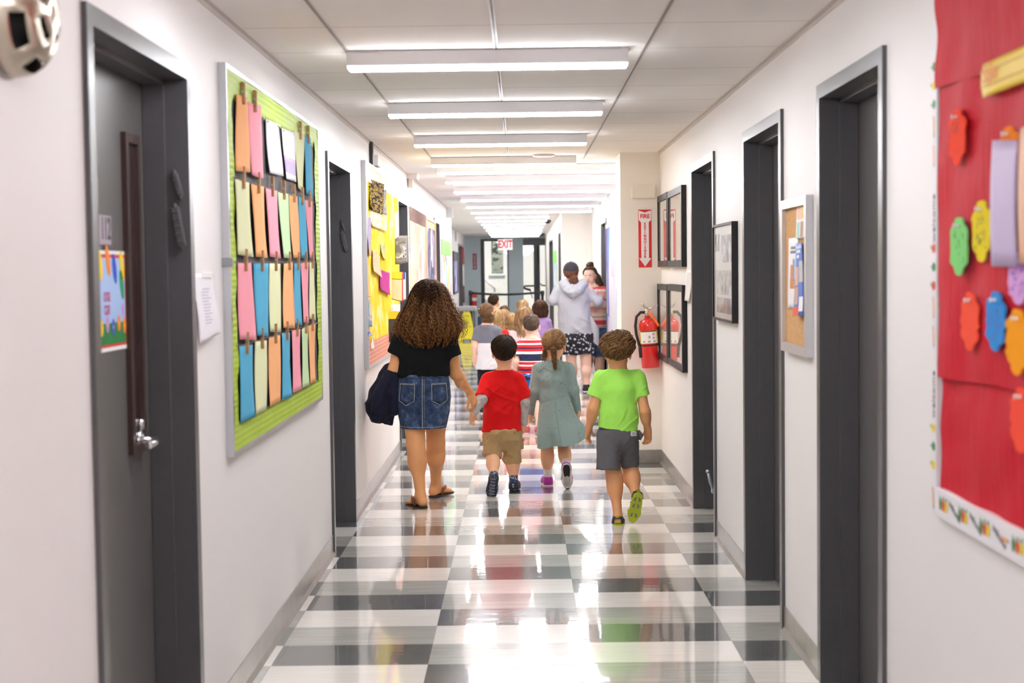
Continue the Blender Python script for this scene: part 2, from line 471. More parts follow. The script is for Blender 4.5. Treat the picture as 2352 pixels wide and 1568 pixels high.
# ceiling grid: long T-bars with a slot, and the wall angles
def bar_material(c): return M(c, .4, .3, .5)
for n, (x, w, c) in enumerate([(-.6983, .015, (.50, .46, .44)), (-.0887, .018, (.66, .64, .63)), (.5209, .015, (.50, .46, .44))], 1):
    mb = MB(); y1 = 11.9
    mb.box((x-w/2, -4, ZC-.005), (x-w/2+.005, y1, ZC+.001)); mb.box((x+w/2-.005, -4, ZC-.005), (x+w/2, y1, ZC+.001)); mb.use(1).box((x-w/2+.005, -4, ZC-.0015), (x+w/2-.005, y1, ZC+.001))
    tag(mb.build('trim_%d' % n, [bar_material(c), M((.12, .115, .11), .5)]), kind='structure')
tag(MB().box((XL, -4, ZC-.004), (XL+.02, 21.85, ZC+.001)).box((XL, -4, ZC-.02), (XL+.003, 21.85, ZC)).build('trim_4', M((.60, .54, .50), .5)), kind='structure')
tag(MB().box((XR-.02, -4, ZC-.004), (XR, 11.29, ZC+.001)).box((XR-.003, -4, ZC-.02), (XR, 11.29, ZC)).build('trim_5', M((.60, .54, .50), .5)), kind='structure')

# ------------------------------------------------------------------ doors
def door_paint():
    t = NT('grey_door_enamel'); v = t.coord(); f = t.noise(v, 35, 4)
    t.base(t.mix(f, (.080, .078, .084), (.098, .095, .102))); t.set(Roughness=.30)
    t.bump(t.noise(v, 70, 3), .10, .004); return t.m
DOOR_M = door_paint()
SLAB_M = (lambda t: (t.base(t.mix(t.noise(t.coord(), 3, 3), (.105, .100, .100), (.125, .118, .116))), t.set(Roughness=.33), t.bump(t.noise(t.coord(), 120, 2), .05, .002), t.m)[-1])(NT('door_slab_enamel'))
CHROME = M((.72, .72, .74), .16, 1.0)
BRONZE = M((.075, .045, .040), .35, .3)
def jbox(mb, X, s, y0, y1, z0, z1, d0, d1, bev=0.0):
    """box on a side wall: d = distance from the wall face into the corridor"""
    xs = sorted((X+s*d0, X+s*d1))
    lo, hi = (xs[0], y0, z0), (xs[1], y1, z1)
    return mb.bbox(lo, hi, bev) if bev else mb.box(lo, hi)
def frame_rect(mb, X, s, y0, y1, z0, z1, w, d, bev=0.0, d0=0.0):
    for a, b, c, e in ((y0, y0+w, z0, z1), (y1-w, y1, z0, z1), (y0+w, y1-w, z0, z0+w), (y0+w, y1-w, z1-w, z1)): jbox(mb, X, s, a, b, c, e, d0, d, bev)
def make_door(n, X, s, y0, y1, zt=DTOP, slab_d=-.125):
    r = tag(empty('door_%d' % n, (0, 0, 0)), kind='structure')
    f = MB(); w = .05
    for a, b, sa, sb in ((y0, y0+w, y0+w, y0+w+.016), (y1-w, y1, y1-w-.016, y1-w)):
        jbox(f, X, s, a, b, 0, zt-w, -.18, .014)
        jbox(f, X, s, sa, sb, 0, zt-w, slab_d+.002, -.058)
    jbox(f, X, s, y0, y1, zt-w, zt, -.18, .014)
    jbox(f, X, s, y0+w, y1-w, zt-w-.016, zt-w, slab_d+.002, -.058)
    f.build('door_frame', DOOR_M, r)
    jb = MB(); jbox(jb, X, s, y0+w+.003, y1-w-.003, .006, zt-w-.003, slab_d-.045, slab_d, .003); jb.build('door_slab', SLAB_M, r)
    return r
def lever(X, s, y, z, d, parent, dy):
    """lever handle on a slab at distance d; the lever reaches dy along the wall"""
    h = MB()
    Tm = Matrix(((0, 0, s, X+s*d), (1, 0, 0, y), (0, 1, 0, z), (0, 0, 0, 1)))
    h.lathe([(.036, 0), (.036, .008), (.03, .013), (.014, .016), (.012, .055), (.014, .06), (.0, .062)], 20, Tm)
    pts = [Vector((0, 0, .052)), Vector((dy*.15, 0, .058)), Vector((dy*.5, 0, .062)), Vector((dy*.85, 0, .060)), Vector((dy, 0, .052))]
    wdt = [.011, .0115, .012, .012, .010]
    h.tube([Tm @ p for p in pts], wdt, 10)
    h.bbox((min(0, dy), -.013, .054), (max(0, dy), .013, .066), .005, Tm)
    return h.build('door_handle', CHROME, parent)
def mezuzah(Y, Z, X, s, L, lean, label, w=.011, mat=None, onface='jamb'):
    """slanted case on the far jamb reveal (that face looks at the camera)"""
    mb = MB(); T = Matrix.Translation((X, Y, Z)) @ Matrix.Rotation(lean, 4, 'Y')
    mb.bbox((-w, -.016, -L/2), (w, 0.0, L/2), .006, T)
    mb.ball(tuple(T @ Vector((0, -.008, L/2))), (.008, .008, .012), 10); mb.ball(tuple(T @ Vector((0, -.008, -L/2))), (.008, .008, .012), 10)
    for k in range(5): mb.bbox((-w*.8, -.0185, -L/2+L*(k+.6)/5.5), (w*.8, -.014, -L/2+L*(k+.9)/5.5), .002, T)
    o = mb.build('mezuzah_case', mat or M((.085, .083, .088), .4, bump=.5, scale=200)); return tag(o, label, 'mezuzah')

D = {}
for i, (a, b) in enumerate(DOORS_L, 1): D[i] = make_door(i, XL, 1, a, b)
for i, (a, b) in enumerate(DOORS_R, 5): D[i] = make_door(i, XR, -1, a, b)
D[9] = make_door(9, -1.45, 1, 33.7, 35.9); D[10] = make_door(10, .64, -1, 22.85, 23.95); D[11] = make_door(11, .64, -1, 28.3, 31.6)

# room 112: vision light, lever, sign
XS = XL-.125
ya, zt_ = on_left(276, 302, XS); yb, zb_ = on_left(330, 1030, XS)
ya, yb = ya+.0, ya+.155
vf = MB()
frame_rect(vf, XS, 1, ya, yb, zb_, zt_, .028, .016, 0, -.002)
wl = vf.build('window_frame', BRONZE, D[1])
gp = MB(); jbox(gp, XS, 1, ya+.02, yb-.02, zb_+.02, zt_-.02, .001, .004); gp.build('window_pane', M((.035, .018, .018), .12, 0, .6), wl)
hy, hz = on_left(352, 1014, XS+.05)
lever(XS, 1, hy+.03, hz, 0, D[1], -.115)
dk = MB(); dk.lathe([(.02, 0), (.02, .012), (.012, .018), (0, .019)], 16, Matrix(((0, 0, 1, XS), (1, 0, 0, hy+.03), (0, 1, 0, hz+.05), (0, 0, 0, 1)))); dk.build('lock_cylinder', CHROME, D[1])
mezuzah(DOORS_L[0][1]-.05, on_left(406, 420)[1], XL-.022, 1, .075, -.25, 'short slanted grey painted mezuzah case on room 112 door jamb, the higher one')
mezuzah(DOORS_L[0][1]-.05, on_left(408, 518)[1], XL-.022, 1, .125, -.16, 'long slanted grey mezuzah case on room 112 door jamb, below the short one', .015)
mezuzah(DOORS_L[1][1]-.05, at_depth(793, 553, 8.7)[1], XL-.030, 1, .12, -.2, 'long slanted grey mezuzah case on the jamb between the green and yellow boards', .013)
mezuzah(DOORS_L[1][1]-.05, at_depth(788, 519, 8.7)[1], XL-.034, 1, .055, -.3, 'short grey mezuzah case just above the long one between the boards', .008)
# sign and poster stuck on the slab of room 112
sy, sz = on_left(226, 490, XS); sy2, _ = on_left(254, 565, XS); szb = on_left(240, 562, XS)[1]
sy = sy2-.115
sg = MB(); jbox(sg, XS, 1, sy, sy2, szb, sz-.004, 0, .003, .001)
so = tag(sg.build('room_sign', M((.38, .33, .38), .5)), 'grey plastic room number plate reading 112 on the grey door', 'sign')
lettering('112', .088, T_left((sy+sy2)/2+.004, (sz+szb)/2, XS+.003), M((.03, .03, .035), .5), so, bold=.0012, sx=.72)
py0, py1 = sy2-.18, on_left(286, 600, XS)[0]; pz1, pz0 = on_left(255, 576, XS)[1], on_left(255, 806, XS)[1]
pm = MB(); pw, ph = py1-py0, pz1-pz0; Tp = T_left(py0, pz0, XS+.001)
def rect(mb, x0, y0, x1, y1, z, T): return mb.add([T @ Vector(p) for p in ((x0, y0, z), (x1, y0, z), (x1, y1, z), (x0, y1, z))], [(0, 1, 2, 3)])
def blob(mb, cx, cy, rx, ry, z, T, n=14, rot=0.0, wob=0.0):
    return mb.add([T @ Vector((cx+(rx*math.cos(a)*math.cos(rot)-ry*math.sin(a)*math.sin(rot))*(1+wob*math.sin(5*a)), cy+(rx*math.cos(a)*math.sin(rot)+ry*math.sin(a)*math.cos(rot))*(1+wob*math.sin(5*a)), z)) for a in [2*PI*k/n for k in range(n)]], [tuple(range(n))])
pm.use(0).bbox((0, 0, 0), (pw, ph, .002), .0008, Tp)
pm.use(1); rect(pm, .01, .012, pw-.012, ph-.01, .0024, Tp)
pm.use(2); rect(pm, .016, .02, pw-.019, ph-.02, .0028, Tp)
pm.use(3); rect(pm, .016, .02, pw-.019, ph*.28, .0031, Tp)
cols = ['#f2d21c', '#f08a35', '#2b55c8', '#f0d51e', '#1d9a6c']
for k, (fx, fy, rr) in enumerate([(.18, .86, .3), (.42, .9, .3), (.62, .82, .25), (.86, .85, .2), (.84, .66, .3)]):
    pm.use(4+k); blob(pm, pw*fx, ph*fy, .021, .046, .0033, Tp, 12, .3)
for k, fx in enumerate([.18, .36, .54, .72, .9]):
    pm.use([4, 9, 6, 5, 5][k]); blob(pm, pw*fx, ph*(.24+.03*(k % 2)), .016, .024, .0035, Tp, 10, 0, .12); pm.use(4); blob(pm, pw*fx, ph*(.24+.03*(k % 2)), .004, .006, .0037, Tp, 8)
pm.use(9); blob(pm, pw*.85, ph*.4, .01, .02, .0035, Tp, 10)
po = tag(pm.build('door_poster', [M('#efeff0', .5), M('#d2402e', .5), M('#a9c4ec', .5, var=.1, scale=8), M('#23793d', .6, var=.4, scale=40)]+[M(c, .5) for c in cols]+[M('#c98ad0', .5)]), 'red-bordered picture with paper birds and flowers on the grey door', 'poster')
for tx, fy in (('ona', .56), ('can', .43)): lettering(tx, .06, T_left(py0+pw*.36, pz0+ph*fy, XS+.0045), M('#c2356f', .5), po, .0003, sx=.75)

# right-hand doors: handles, hinge, floor stop
XS2 = XR+.125
h3y, h3z = on_right(1632, 803, XS2)
lever(XS2, -1, 8.245, at_depth(1628, 803, 8.2)[1], 0, D[7], .10)
ds = MB(); ky, kz = 8.20, .0
cx = at_depth(1630, 1100, 8.2)[0]
z1_, z0_ = at_depth(1623, 1082, 8.2)[1], at_depth(1636, 1133, 8.2)[1]
ds.bbox((cx+.012, 8.19, z0_), (cx+.035, 8.24, z0_+.05), .004); ds.tube([(cx+.02, 8.2, z0_+.03), (cx+.002, 8.195, z0_+.07), (cx-.012, 8.19, z1_)], [.011, .010, .009], 8); ds.ball((cx-.013, 8.19, z1_), .012, 10)
ds.build('kick_down_stop', M((.40, .46, .50), .35, .6), D[7])
hg = MB(); hg.tube([(XR+.118, 4.37, at_depth(2015, 612, 4.37)[1]), (XR+.118, 4.37, at_depth(2015, 560, 4.37)[1])], .009, 10); hg.build('door_hinge', M((.02, .02, .025), .3, .8), D[5])
# dressed doors far down the corridor
for k, (z, c) in enumerate([(1.70, '#c8343a'), (1.22, '#e8e8ea'), (.74, '#5a3a3a')]):
    mb = MB(); jbox(mb, -1.45, 1, 35.98, 36.5, z, z+.42, 0, .03, .01)
    tag(mb.build('door_decoration', M(c, .6, var=.3, scale=9)), ['red and white decoration by the far grey double door', 'white paper decoration below the red one by the far grey door', 'dark brown decoration lowest by the far grey double door'][k], 'decoration')
for k, (z, y, c) in enumerate([(1.62, 29.4, '#dfe6ea'), (.98, 29.7, '#e4e8ec')]):
    mb = MB(); jbox(mb, .64+.125, -1, y, y+.9, z, z+.2, 0, .04, .01)
    tag(mb.build('paper_shape', M(c, .6)), ['white paper shape high on the far dark door past the grey woman', 'white paper shape low on the far dark door past the grey woman'][k], 'paper')

# ------------------------------------------------------------------ ceiling lights
LAMP_M = emit((.98, .985, 1.02), 36.0, 'lit_diffuser'); HOUSE_M = M((.86, .85, .88), .5, 0, .3)
def ceiling_light(y, x0, x1, label, group):
    t = thing('ceiling_light', label, 'light', ((x0+x1)/2, y, ZC), 0, group); L = (x1-x0)/2; w = .05
    h = MB(); h.bbox((-L, 0, -.062), (L, 2*w, -.002), .003); h.build('housing', HOUSE_M, t)
    d = MB(); d.bbox((-L+.002, .001, -.075), (L-.002, 2*w-.001, -.0615), .005); d.build('diffuser', LAMP_M, t)
    for sx in (-.86, .86):
        c = MB(); c.bbox((L*sx-.05, -.006, -.004), (L*sx+.05, .004, .0), .001); c.build('mounting_clip', CHROME, t)
    return t
ords = ['first', 'second', 'third', 'fourth', 'fifth', 'sixth', 'seventh', 'eighth', 'ninth', 'tenth', 'eleventh', 'twelfth', 'thirteenth', 'fourteenth', 'fifteenth', 'sixteenth', 'seventeenth', 'eighteenth']
LY = [5.95, 7.78, 9.64, 11.48, 12.35, 13.7, 15.4, 17.15, 19.0, 20.85, 22.75, 24.4, 26.2, 28.0, 29.9, 31.8, 33.5, 35.2]
for i, y in enumerate(LY):
    lng = 4 <= i <= 9
    ceiling_light(y, -.70, 1.03 if lng else .45, '%s%s white linear ceiling light counted down the corridor%s' % (ords[i], ' long' if lng else '', ', nearest of all' if i == 0 else (', by the exit sign' if i == 17 else '')), 'linear lights across the corridor ceiling')
for i, y in enumerate([4.12, 1.55, -.6, -2.7]):  # unseen lights added out of view, spaced to suit the wall brightness
    ceiling_light(y, -.70, .45, 'unseen white linear ceiling light added out of view to light the corridor', 'added linear lights out of view')

# ------------------------------------------------------------------ the far end: teal vestibule wall, doors, stair hall, daylight
YE = 37.5
ex = lambda px: at_depth(px, 620, YE)[0]
ez = lambda py: at_depth(1160, py, YE)[1]
BLACK = M((.010, .011, .014), .35, 0, .5)
zt_e = ez(549); XA, XB, XC_, XD, XE_, XF, XG = ex(1105), ex(1113), ex(1167), ex(1202), ex(1226), ex(1240), .70
m = MB(); m.box((-1.85, YE, 0), (XA, YE+.2, ZC)); m.box((XA, YE, zt_e), (1.6, YE+.2, ZC)); m.box((XC_, YE, 0), (XD, YE+.25, zt_e)); m.box((XG, YE, 0), (1.6, YE+.2, zt_e))
tag(m.build('wall_end', PAINT_TEAL), kind='structure')
def glass_material():
    t = NT('clear_glass'); t.base((.93, .97, .97)); t.set(Roughness=0.0, IOR=1.45, Transmission_Weight=1.0); return t.m
GLASS = glass_material()
w1 = tag(empty('window_1'), kind='structure')
f = MB(); f.box((XA, YE-.02, 0), (XB, YE+.08, zt_e)).box((XB, YE-.02, zt_e-.05), (XC_, YE+.08, zt_e)).box((XC_-.02, YE-.02, 0), (XC_+.012, YE+.08, zt_e)).box((XB, YE-.02, 0), (XC_-.02, YE+.08, .08)); f.build('window_frame', BLACK, w1)
MB().box((XB, YE+.02, .08), (XC_-.02, YE+.03, zt_e-.05)).build('window_pane', GLASS, w1)
d12 = tag(empty('door_12'), kind='structure'); zh = ez(564)
f = MB(); f.box((XD, YE-.02, zh), (XG, YE+.08, zt_e)).box((XE_, YE-.03, 0), (XF, YE+.08, zh)).box((XD, YE-.02, 0), (XE_, YE+.06, .12)).box((XF, YE-.02, 0), (XG, YE+.06, .12)); f.build('door_frame', BLACK, d12)
MB().box((XD, YE+.02, .12), (XE_, YE+.03, zh)).box((XF, YE+.02, .12), (XG, YE+.03, zh)).build('door_pane', GLASS, d12)
pb = MB(); zx = ez(657); pb.tube([(ex(1236), YE-.10, zh-.02), (ex(1236), YE-.10, zx+.12), (ex(1234), YE-.10, zx+.03), (ex(1231), YE-.10, zx), (ex(1204), YE-.10, zx)], .022, 8); pb.tube([(ex(1241), YE-.10, zx+.06), (ex(1244), YE-.10, zx+.01), (ex(1254), YE-.10, zx)], .018, 8)
pb.tube([(ex(1204), YE-.1, zx), (ex(1204), YE-.1, zx-.06), (ex(1218), YE-.08, zx-.11)], .03, 8); pb.tube([(ex(1218), YE-.08, zx-.11), (ex(1222), YE-.05, zx-.32)], .012, 6)
pb.build('push_bar', M((.08, .08, .085), .35, .7), d12)
# stair hall beyond the glass, open to the sky
WHITE_EXT = M((.78, .82, .84), .6, var=.03, scale=4)
YB = 42.2; bx_ = lambda px: at_depth(px, 620, YB)[0]; bz = lambda py: at_depth(1140, py, YB)[1]
m = MB(); wx0, wx1, wz0, wz1 = bx_(1129), bx_(1156), bz(628), 3.3
m.box((-3.2, YB, 0), (wx0, YB+.2, 3.4)).box((wx1, YB, 0), (3.2, YB+.2, 3.4)).box((wx0, YB, 0), (wx1, YB+.2, wz0)).box((-3.2, 37.7, 0), (-3.0, YB, 3.4)).box((3.0, 37.7, 0), (3.2, YB, 3.4))
m.box((wx0-.06, YB-.08, wz0-.06), (wx1+.06, YB, wz0))
tag(m.build('wall_stair_hall', WHITE_EXT), kind='structure')
s0, s1 = (bx_(1111), 40.2), (bx_(1168), 40.2)
st = MB(); zA, zB = at_depth(1112, 640, 40.2)[1], at_depth(1140, 664, 40.2)[1]
st.tube([(at_depth(1110, 640, 40.2)[0], 40.2, zA+.02), (at_depth(1138, 661, 40.2)[0], 40.2, zB)], .03, 8)
st.tube([(at_depth(1136, 661, 40.2)[0], 40.2, zB), (at_depth(1136, 661, 40.2)[0], 40.35, zB-.03)], .02, 6); st.ball((at_depth(1136, 664, 40.2)[0], 40.25, zB-.05), .04, 10)
tag(st.build('stair_handrail', M((.80, .82, .84), .35, .2)), 'white sloping handrail seen through the far glass panel', 'handrail')
m = MB(); m.prism([(-3.0, 0), (.6, 0), (.6, .25), (-1.9, 1.75), (-3.0, 1.75)], 0, .15, T_front(0, 0, 40.75)); tag(m.build('stair_stringer', WHITE_EXT), kind='structure')
# tree outside the far window
lf = MB(); rnd = random.Random(4)
for k in range(900):
    c = Vector((rnd.gauss(-1.0, .75), 47+rnd.gauss(0, .7), rnd.uniform(1.1, 4.6)))
    if noise.noise(c*1.1) < -.12: continue
    a = rnd.uniform(0, 2*PI); q = Matrix.Rotation(a, 3, 'Z') @ Matrix.Rotation(rnd.uniform(-1, 1), 3, 'X'); s = rnd.uniform(.07, .15)
    lf.add([c+q @ Vector(p)*s for p in ((-1, 0, 0), (0, -.5, .2), (1, 0, 0), (0, .5, .2))], [(0, 1, 2, 3)])
tr = thing('tree', 'green leafy tree outside the window beyond the far glass panel', 'tree', (0, 0, 0))
lf.build('foliage', M((.05, .16, .11), .6, var=.4, scale=3), tr); MB().tube([(-1.0, 47.1, 0), (-1.05, 47, 1.5), (-.9, 47, 3.0)], [.12, .09, .04], 8).build('trunk', M((.12, .09, .07), .9, bump=.4), tr)
tag(MB().box((-12, 42.4, -.12), (12, 70, -.02)).build('ground_outside', M((.5, .5, .47), .9, var=.1, scale=2)), kind='structure')
# ================================================================== THINGS ON THE WALLS
def paper_mesh(quad, side, off=.004, curl=.012, side_curl=.003, seed=0, X=None, nu=6, nv=12, th=.0006):
    """a paper hung by its top edge; quad = four (Y, Z) corners TL TR BR BL as seen; side +1 left wall, -1 right wall"""
    X = (XL if side > 0 else XR) if X is None else X
    rnd = random.Random(seed); ph = rnd.uniform(0, 6); cu = curl*rnd.uniform(.5, 1.3); tw = rnd.uniform(-.5, .5)
    TL, TR, BR, BL = quad
    def fn(u, v):
        t = 1-v
        y = (TL[0]*(1-u)+TR[0]*u)*(1-t)+(BL[0]*(1-u)+BR[0]*u)*t; z = (TL[1]*(1-u)+TR[1]*u)*(1-t)+(BL[1]*(1-u)+BR[1]*u)*t
        d = off+cu*t*t*(1+tw*(u-.5))+side_curl*math.sin(3.1*t+ph)*(u-.5)*2
        return (X+side*max(d, off*.6), y, z)
    mb = MB(); mb.sheet(fn, nu, nv, th if side > 0 else -th); return mb, fn
def PL(pts, X=XL): return [on_left(x, y, X) for x, y in pts]
PAPER = {'orange': '#fdb983', 'pink': '#fba6b4', 'white': '#f0eef6', 'yellowgreen': '#e9ebbf', 'blue': '#5cb0d4', 'green': '#cde8b8'}
PM = {k: (lambda c: (lambda t: (t.base(t.mix(t.noise(t.coord(), 16, 3), tuple(x*.93 for x in lin(c)[:3]), lin(c))), t.set(Roughness=.85, Specular_IOR_Level=.1), t.m)[-1])(NT('paper_'+k)))(c) for k, c in PAPER.items()}
WOOD = (lambda t: (t.base(t.ramp(t.noise(t.coord(scale=(8, 60, 8)), 6, 3), [(.3, (.32, .16, .06)), (.7, (.50, .28, .12))])), t.set(Roughness=.6), t.m)[-1])(NT('pale_wood'))
ALU = M((.56, .57, .60), .38, .75); ALU_D = M((.30, .30, .32), .4, .7)

# ---- green-bordered board
bY0, bY1, bz0, bz1 = 5.023, 7.305, .880, 2.249
gb = thing('bulletin_board', 'large black bulletin board with lime green scalloped border and paper strips', 'bulletin board', (XL, bY0, bz0))
def loc(mb, name, mat, par):      # build in world coordinates, then parent to a root that is not at the origin
    o = mb.build(name, mat); o.parent = par; o.matrix_parent_inverse = Matrix.Translation(par.location).inverted(); return o
f = MB(); fw_ = .016
frame_rect(f, XL, 1, bY0, bY1, bz0, bz1, fw_, .026)
loc(f, 'frame', ALU, gb)
def black_paper():
    t = NT('black_backing_paper'); v = t.coord(); f = t.noise(v, 7, 4); t.base(t.mix(f, (.062, .056, .058), (.085, .077, .080))); t.set(Roughness=.6); t.b.inputs['Specular IOR Level'].default_value = .3; t.bump(t.noise(t.coord(scale=(1, 5, 2)), 3.5, 4, .6, .6), .22, .012); return t.m
p = MB(); p.sheet(lambda u, v: (XL+.0195+.0012*noise.noise(Vector((u*9, v*7, 1))), bY0+fw_+u*(bY1-bY0-2*fw_), bz0+fw_+v*(bz1-bz0-2*fw_)), 40, 30, .002); loc(p, 'backing_paper', black_paper(), gb)
def lime():
    t = NT('lime_corrugated_border'); v = t.coord(); f = t.noise(v, 9, 3); s = t.sep(v)
    t.base(t.mix(f, (.36, .52, .03), (.47, .63, .045))); t.set(Roughness=.55)
    t.bump(t.math('PINGPONG', t.math('MULTIPLY', t.math('ADD', s[2], 0), 90.0), 1.0), .35, .004); return t.m
LIME = lime()
def scallop(n_pts, amp, per, fn):
    pass
b = MB(); hy = .135
def wavy_strip(mb, along0, along1, depth, teeth, horiz, base, inward, d=.0235):
    """strip whose inner edge is cut into scallops"""
    n = teeth*6; vs = []; fs = []
    for i in range(n+1):
        t = i/n; a = along0+(along1-along0)*t; ph = (t*teeth) % 1.0
        w = depth*(1+.02*math.sin(t*40))-(.022*(1-abs(2*ph-1))**2.2 if horiz else .010*math.sin(t*teeth*2*PI/3))
        for q in (0.0, w):
            bul = .002*math.sin(t*23+q*30)
            pt = (XL+d+bul, a, base+inward*q) if horiz else (XL+d+bul, base+inward*q, a)
            vs.append(pt)
    for i in range(n): fs.append((2*i, 2*i+1, 2*i+3, 2*i+2))
    mb.add(vs, fs); k = len(vs); mb.add([(v[0]-.002, v[1], v[2]) for v in vs], [tuple(reversed(q)) for q in fs])
for nm, args in (('border_strip', (bY0+fw_, bY1-fw_, .098, 42, True, bz1-fw_, -1)), ('border_strip', (bY0+fw_, bY1-fw_, .098, 42, True, bz0+fw_, 1)), ('border_strip', (bz0+fw_+.07, bz1-fw_-.07, .090, 26, False, bY0+fw_, 1, .0255)), ('border_strip', (bz0+fw_+.07, bz1-fw_-.07, .13, 26, False, bY1-fw_, -1, .0255))):
    mb = MB(); wavy_strip(mb, *args); loc(mb, nm, LIME, gb)
hk = MB(); jbox(hk, XL, 1, bY0-.012, bY0+.012, 1.545, 1.575, .0, .036, .002); loc(hk, 'frame_joint', ALU_D, gb)
cv = lambda pts: [(480+x/1.668, 120+y/1.668) for x, y in pts]
ROWS = [
 [('orange', [(104, 160), (152, 175), (150, 460), (100, 455)]), ('pink', [(149, 190), (197, 205), (204, 487), (157, 470)]), ('white', [(217, 255), (267, 275), (280, 475), (228, 462)]), ('printed', [(282, 290), (327, 310), (333, 497), (290, 485)]), ('yellowgreen', [(330, 300), (365, 315), (360, 533), (337, 520)]), ('blue', [(363, 315), (392, 328), (395, 553), (370, 540)])],
 [('yellowgreen', [(100, 485), (156, 497), (165, 785), (107, 775)]), ('orange', [(163, 503), (210, 515), (220, 788), (175, 783)]), ('pink', [(218, 517), (262, 530), (271, 790), (228, 783)]), ('green', [(267, 530), (302, 543), (314, 790), (280, 787)]), ('orange', [(309, 543), (338, 553), (347, 788), (318, 787)]), ('blue', [(342, 555), (369, 562), (375, 790), (354, 788)]), ('pink', [(370, 565), (395, 572), (400, 787), (380, 787)])],
 [('pink', [(109, 808), (165, 805), (173, 1103), (116, 1100)]), ('blue', [(174, 808), (226, 808), (224, 1088), (178, 1085)]), ('yellowgreen', [(231, 808), (275, 810), (272, 1072), (233, 1070)]), ('orange', [(286, 810), (324, 805), (321, 1058), (283, 1055)]), ('blue', [(325, 808), (354, 808), (351, 1047), (322, 1043)]), ('pink', [(355, 805), (381, 805), (379, 1038), (356, 1035)]), ('yellowgreen', [(383, 805), (405, 803), (405, 1025), (384, 1022)])],
 [('blue', [(117, 1127), (168, 1120), (175, 1395), (117, 1420)]), ('yellowgreen', [(178, 1107), (222, 1103), (218, 1368), (178, 1388)]), ('orange', [(232, 1090), (272, 1083), (273, 1335), (230, 1358)]), ('blue', [(280, 1077), (312, 1073), (313, 1320), (277, 1333)]), ('pink', [(318, 1065), (351, 1060), (351, 1290), (318, 1305)]), ('green', [(356, 1060), (381, 1045), (380, 1275), (354, 1287)]), ('orange', [(384, 1045), (405, 1040), (405, 1262), (382, 1270)])]]
rn = ['top row', 'second row', 'third row', 'bottom row']; on = ['first', 'second', 'third', 'fourth', 'fifth', 'sixth', 'seventh']
cn = {'yellowgreen': 'pale yellow', 'printed': 'white and purple printed'}
def printed():
    t = NT('printed_sheet'); v = t.coord(); s = t.sep(v)
    c = t.ramp(t.math('FRACT', t.math('MULTIPLY', t.math('SUBTRACT', s[2], 1.70), 2.6)), [(.0, '#ece6ee'), (.35, '#f2dcd0'), (.55, '#ece6ee'), (.66, '#b9a3d6'), (.8, '#c9b6de'), (.84, '#ece6ee')], 'CONSTANT')
    t.base(c); t.set(Roughness=.6); return t.m
PM['printed'] = printed()
for r, row in enumerate(ROWS):
    for k, (c, q) in enumerate(row):
        Q = PL(cv(q), XL+.029); mb, fn = paper_mesh(Q, 1, .0285, .006, .003, r*10+k)
        lab = '%s paper %s, %s along the %s of the green bordered board' % (cn.get(c, c), 'sheet' if c in ('white', 'printed') else 'strip', on[k], rn[r])
        o = tag(mb.build('paper_strip' if c not in ('white', 'printed') else 'paper_sheet', PM[c]), lab, 'paper', 'paper strips on the green bordered board')
        if c in ('white', 'printed'):
            tk = MB()
            for u, v in ((.08, .96), (.92, .96)): tk.ball(fn(u, v), (.006, .006, .006), 8)
            for q_ in (0, 1):
                pt = fn((.08, .92)[q_], .96); t1 = MB(); t1.ball((pt[0]+.006, pt[1], pt[2]), .006, 8); t1.build('pushpin', M((.85, .85, .85), .3), o)
            continue
        x, y, z = fn(.5, 1.0); lean = random.Random(r*7+k).uniform(-.06, .06)
        T = Matrix.Translation((x+.004, y, z+.012)) @ Matrix.Rotation(lean, 4, 'X')
        pin = thing('clothespin', 'wooden clothespin holding the %s strip, %s along the %s' % (cn.get(c, c), on[k], rn[r]), 'clothespin', (0, 0, 0), 0, 'clothespins on the green bordered board')
        for sgn in (-1, 1):
            lg = MB(); lg.add([T @ Vector(q_) for q_ in [(-.006, sgn*.0015, -.042), (-.006, sgn*.0085, -.042), (-.006, sgn*.010, .0), (-.006, sgn*.013, .038), (-.006, sgn*.006, .038), (-.006, sgn*.002, .0),
                              (.006, sgn*.0015, -.042), (.006, sgn*.0085, -.042), (.006, sgn*.010, .0), (.006, sgn*.013, .038), (.006, sgn*.006, .038), (.006, sgn*.002, .0)]],
                   [(0, 1, 2, 3, 4, 5), (11, 10, 9, 8, 7, 6)]+[(i, (i+1) % 6+0, (i+1) % 6+6, i+6) for i in range(6)]); lg.build('wooden_prong', WOOD, pin)
        sp = MB(); sp.tube([T @ Vector((0, -.013, .004)), T @ Vector((0, .013, .004))], .005, 8); sp.build('spring', M((.5, .5, .5), .3, .9), pin)
    # the cord each row hangs from
    if r:
        a, b_ = PL(cv([row[0][1][0], row[-1][1][1]]), XL+.028); cd_ = MB()
        n = 14; cd_.tube([(XL+.0285, bY0+.07+(bY1-bY0-.14)*i/n, a[1]+(b_[1]-a[1])*i/n+.004-.004*math.sin(PI*((i*7/n) % 1))) for i in range(n+1)], .0016, 5)
        tag(cd_.build('cord', M((.25, .2, .16), .8)), 'thin dark cord the %s of paper strips is pegged to' % rn[r], 'cord')

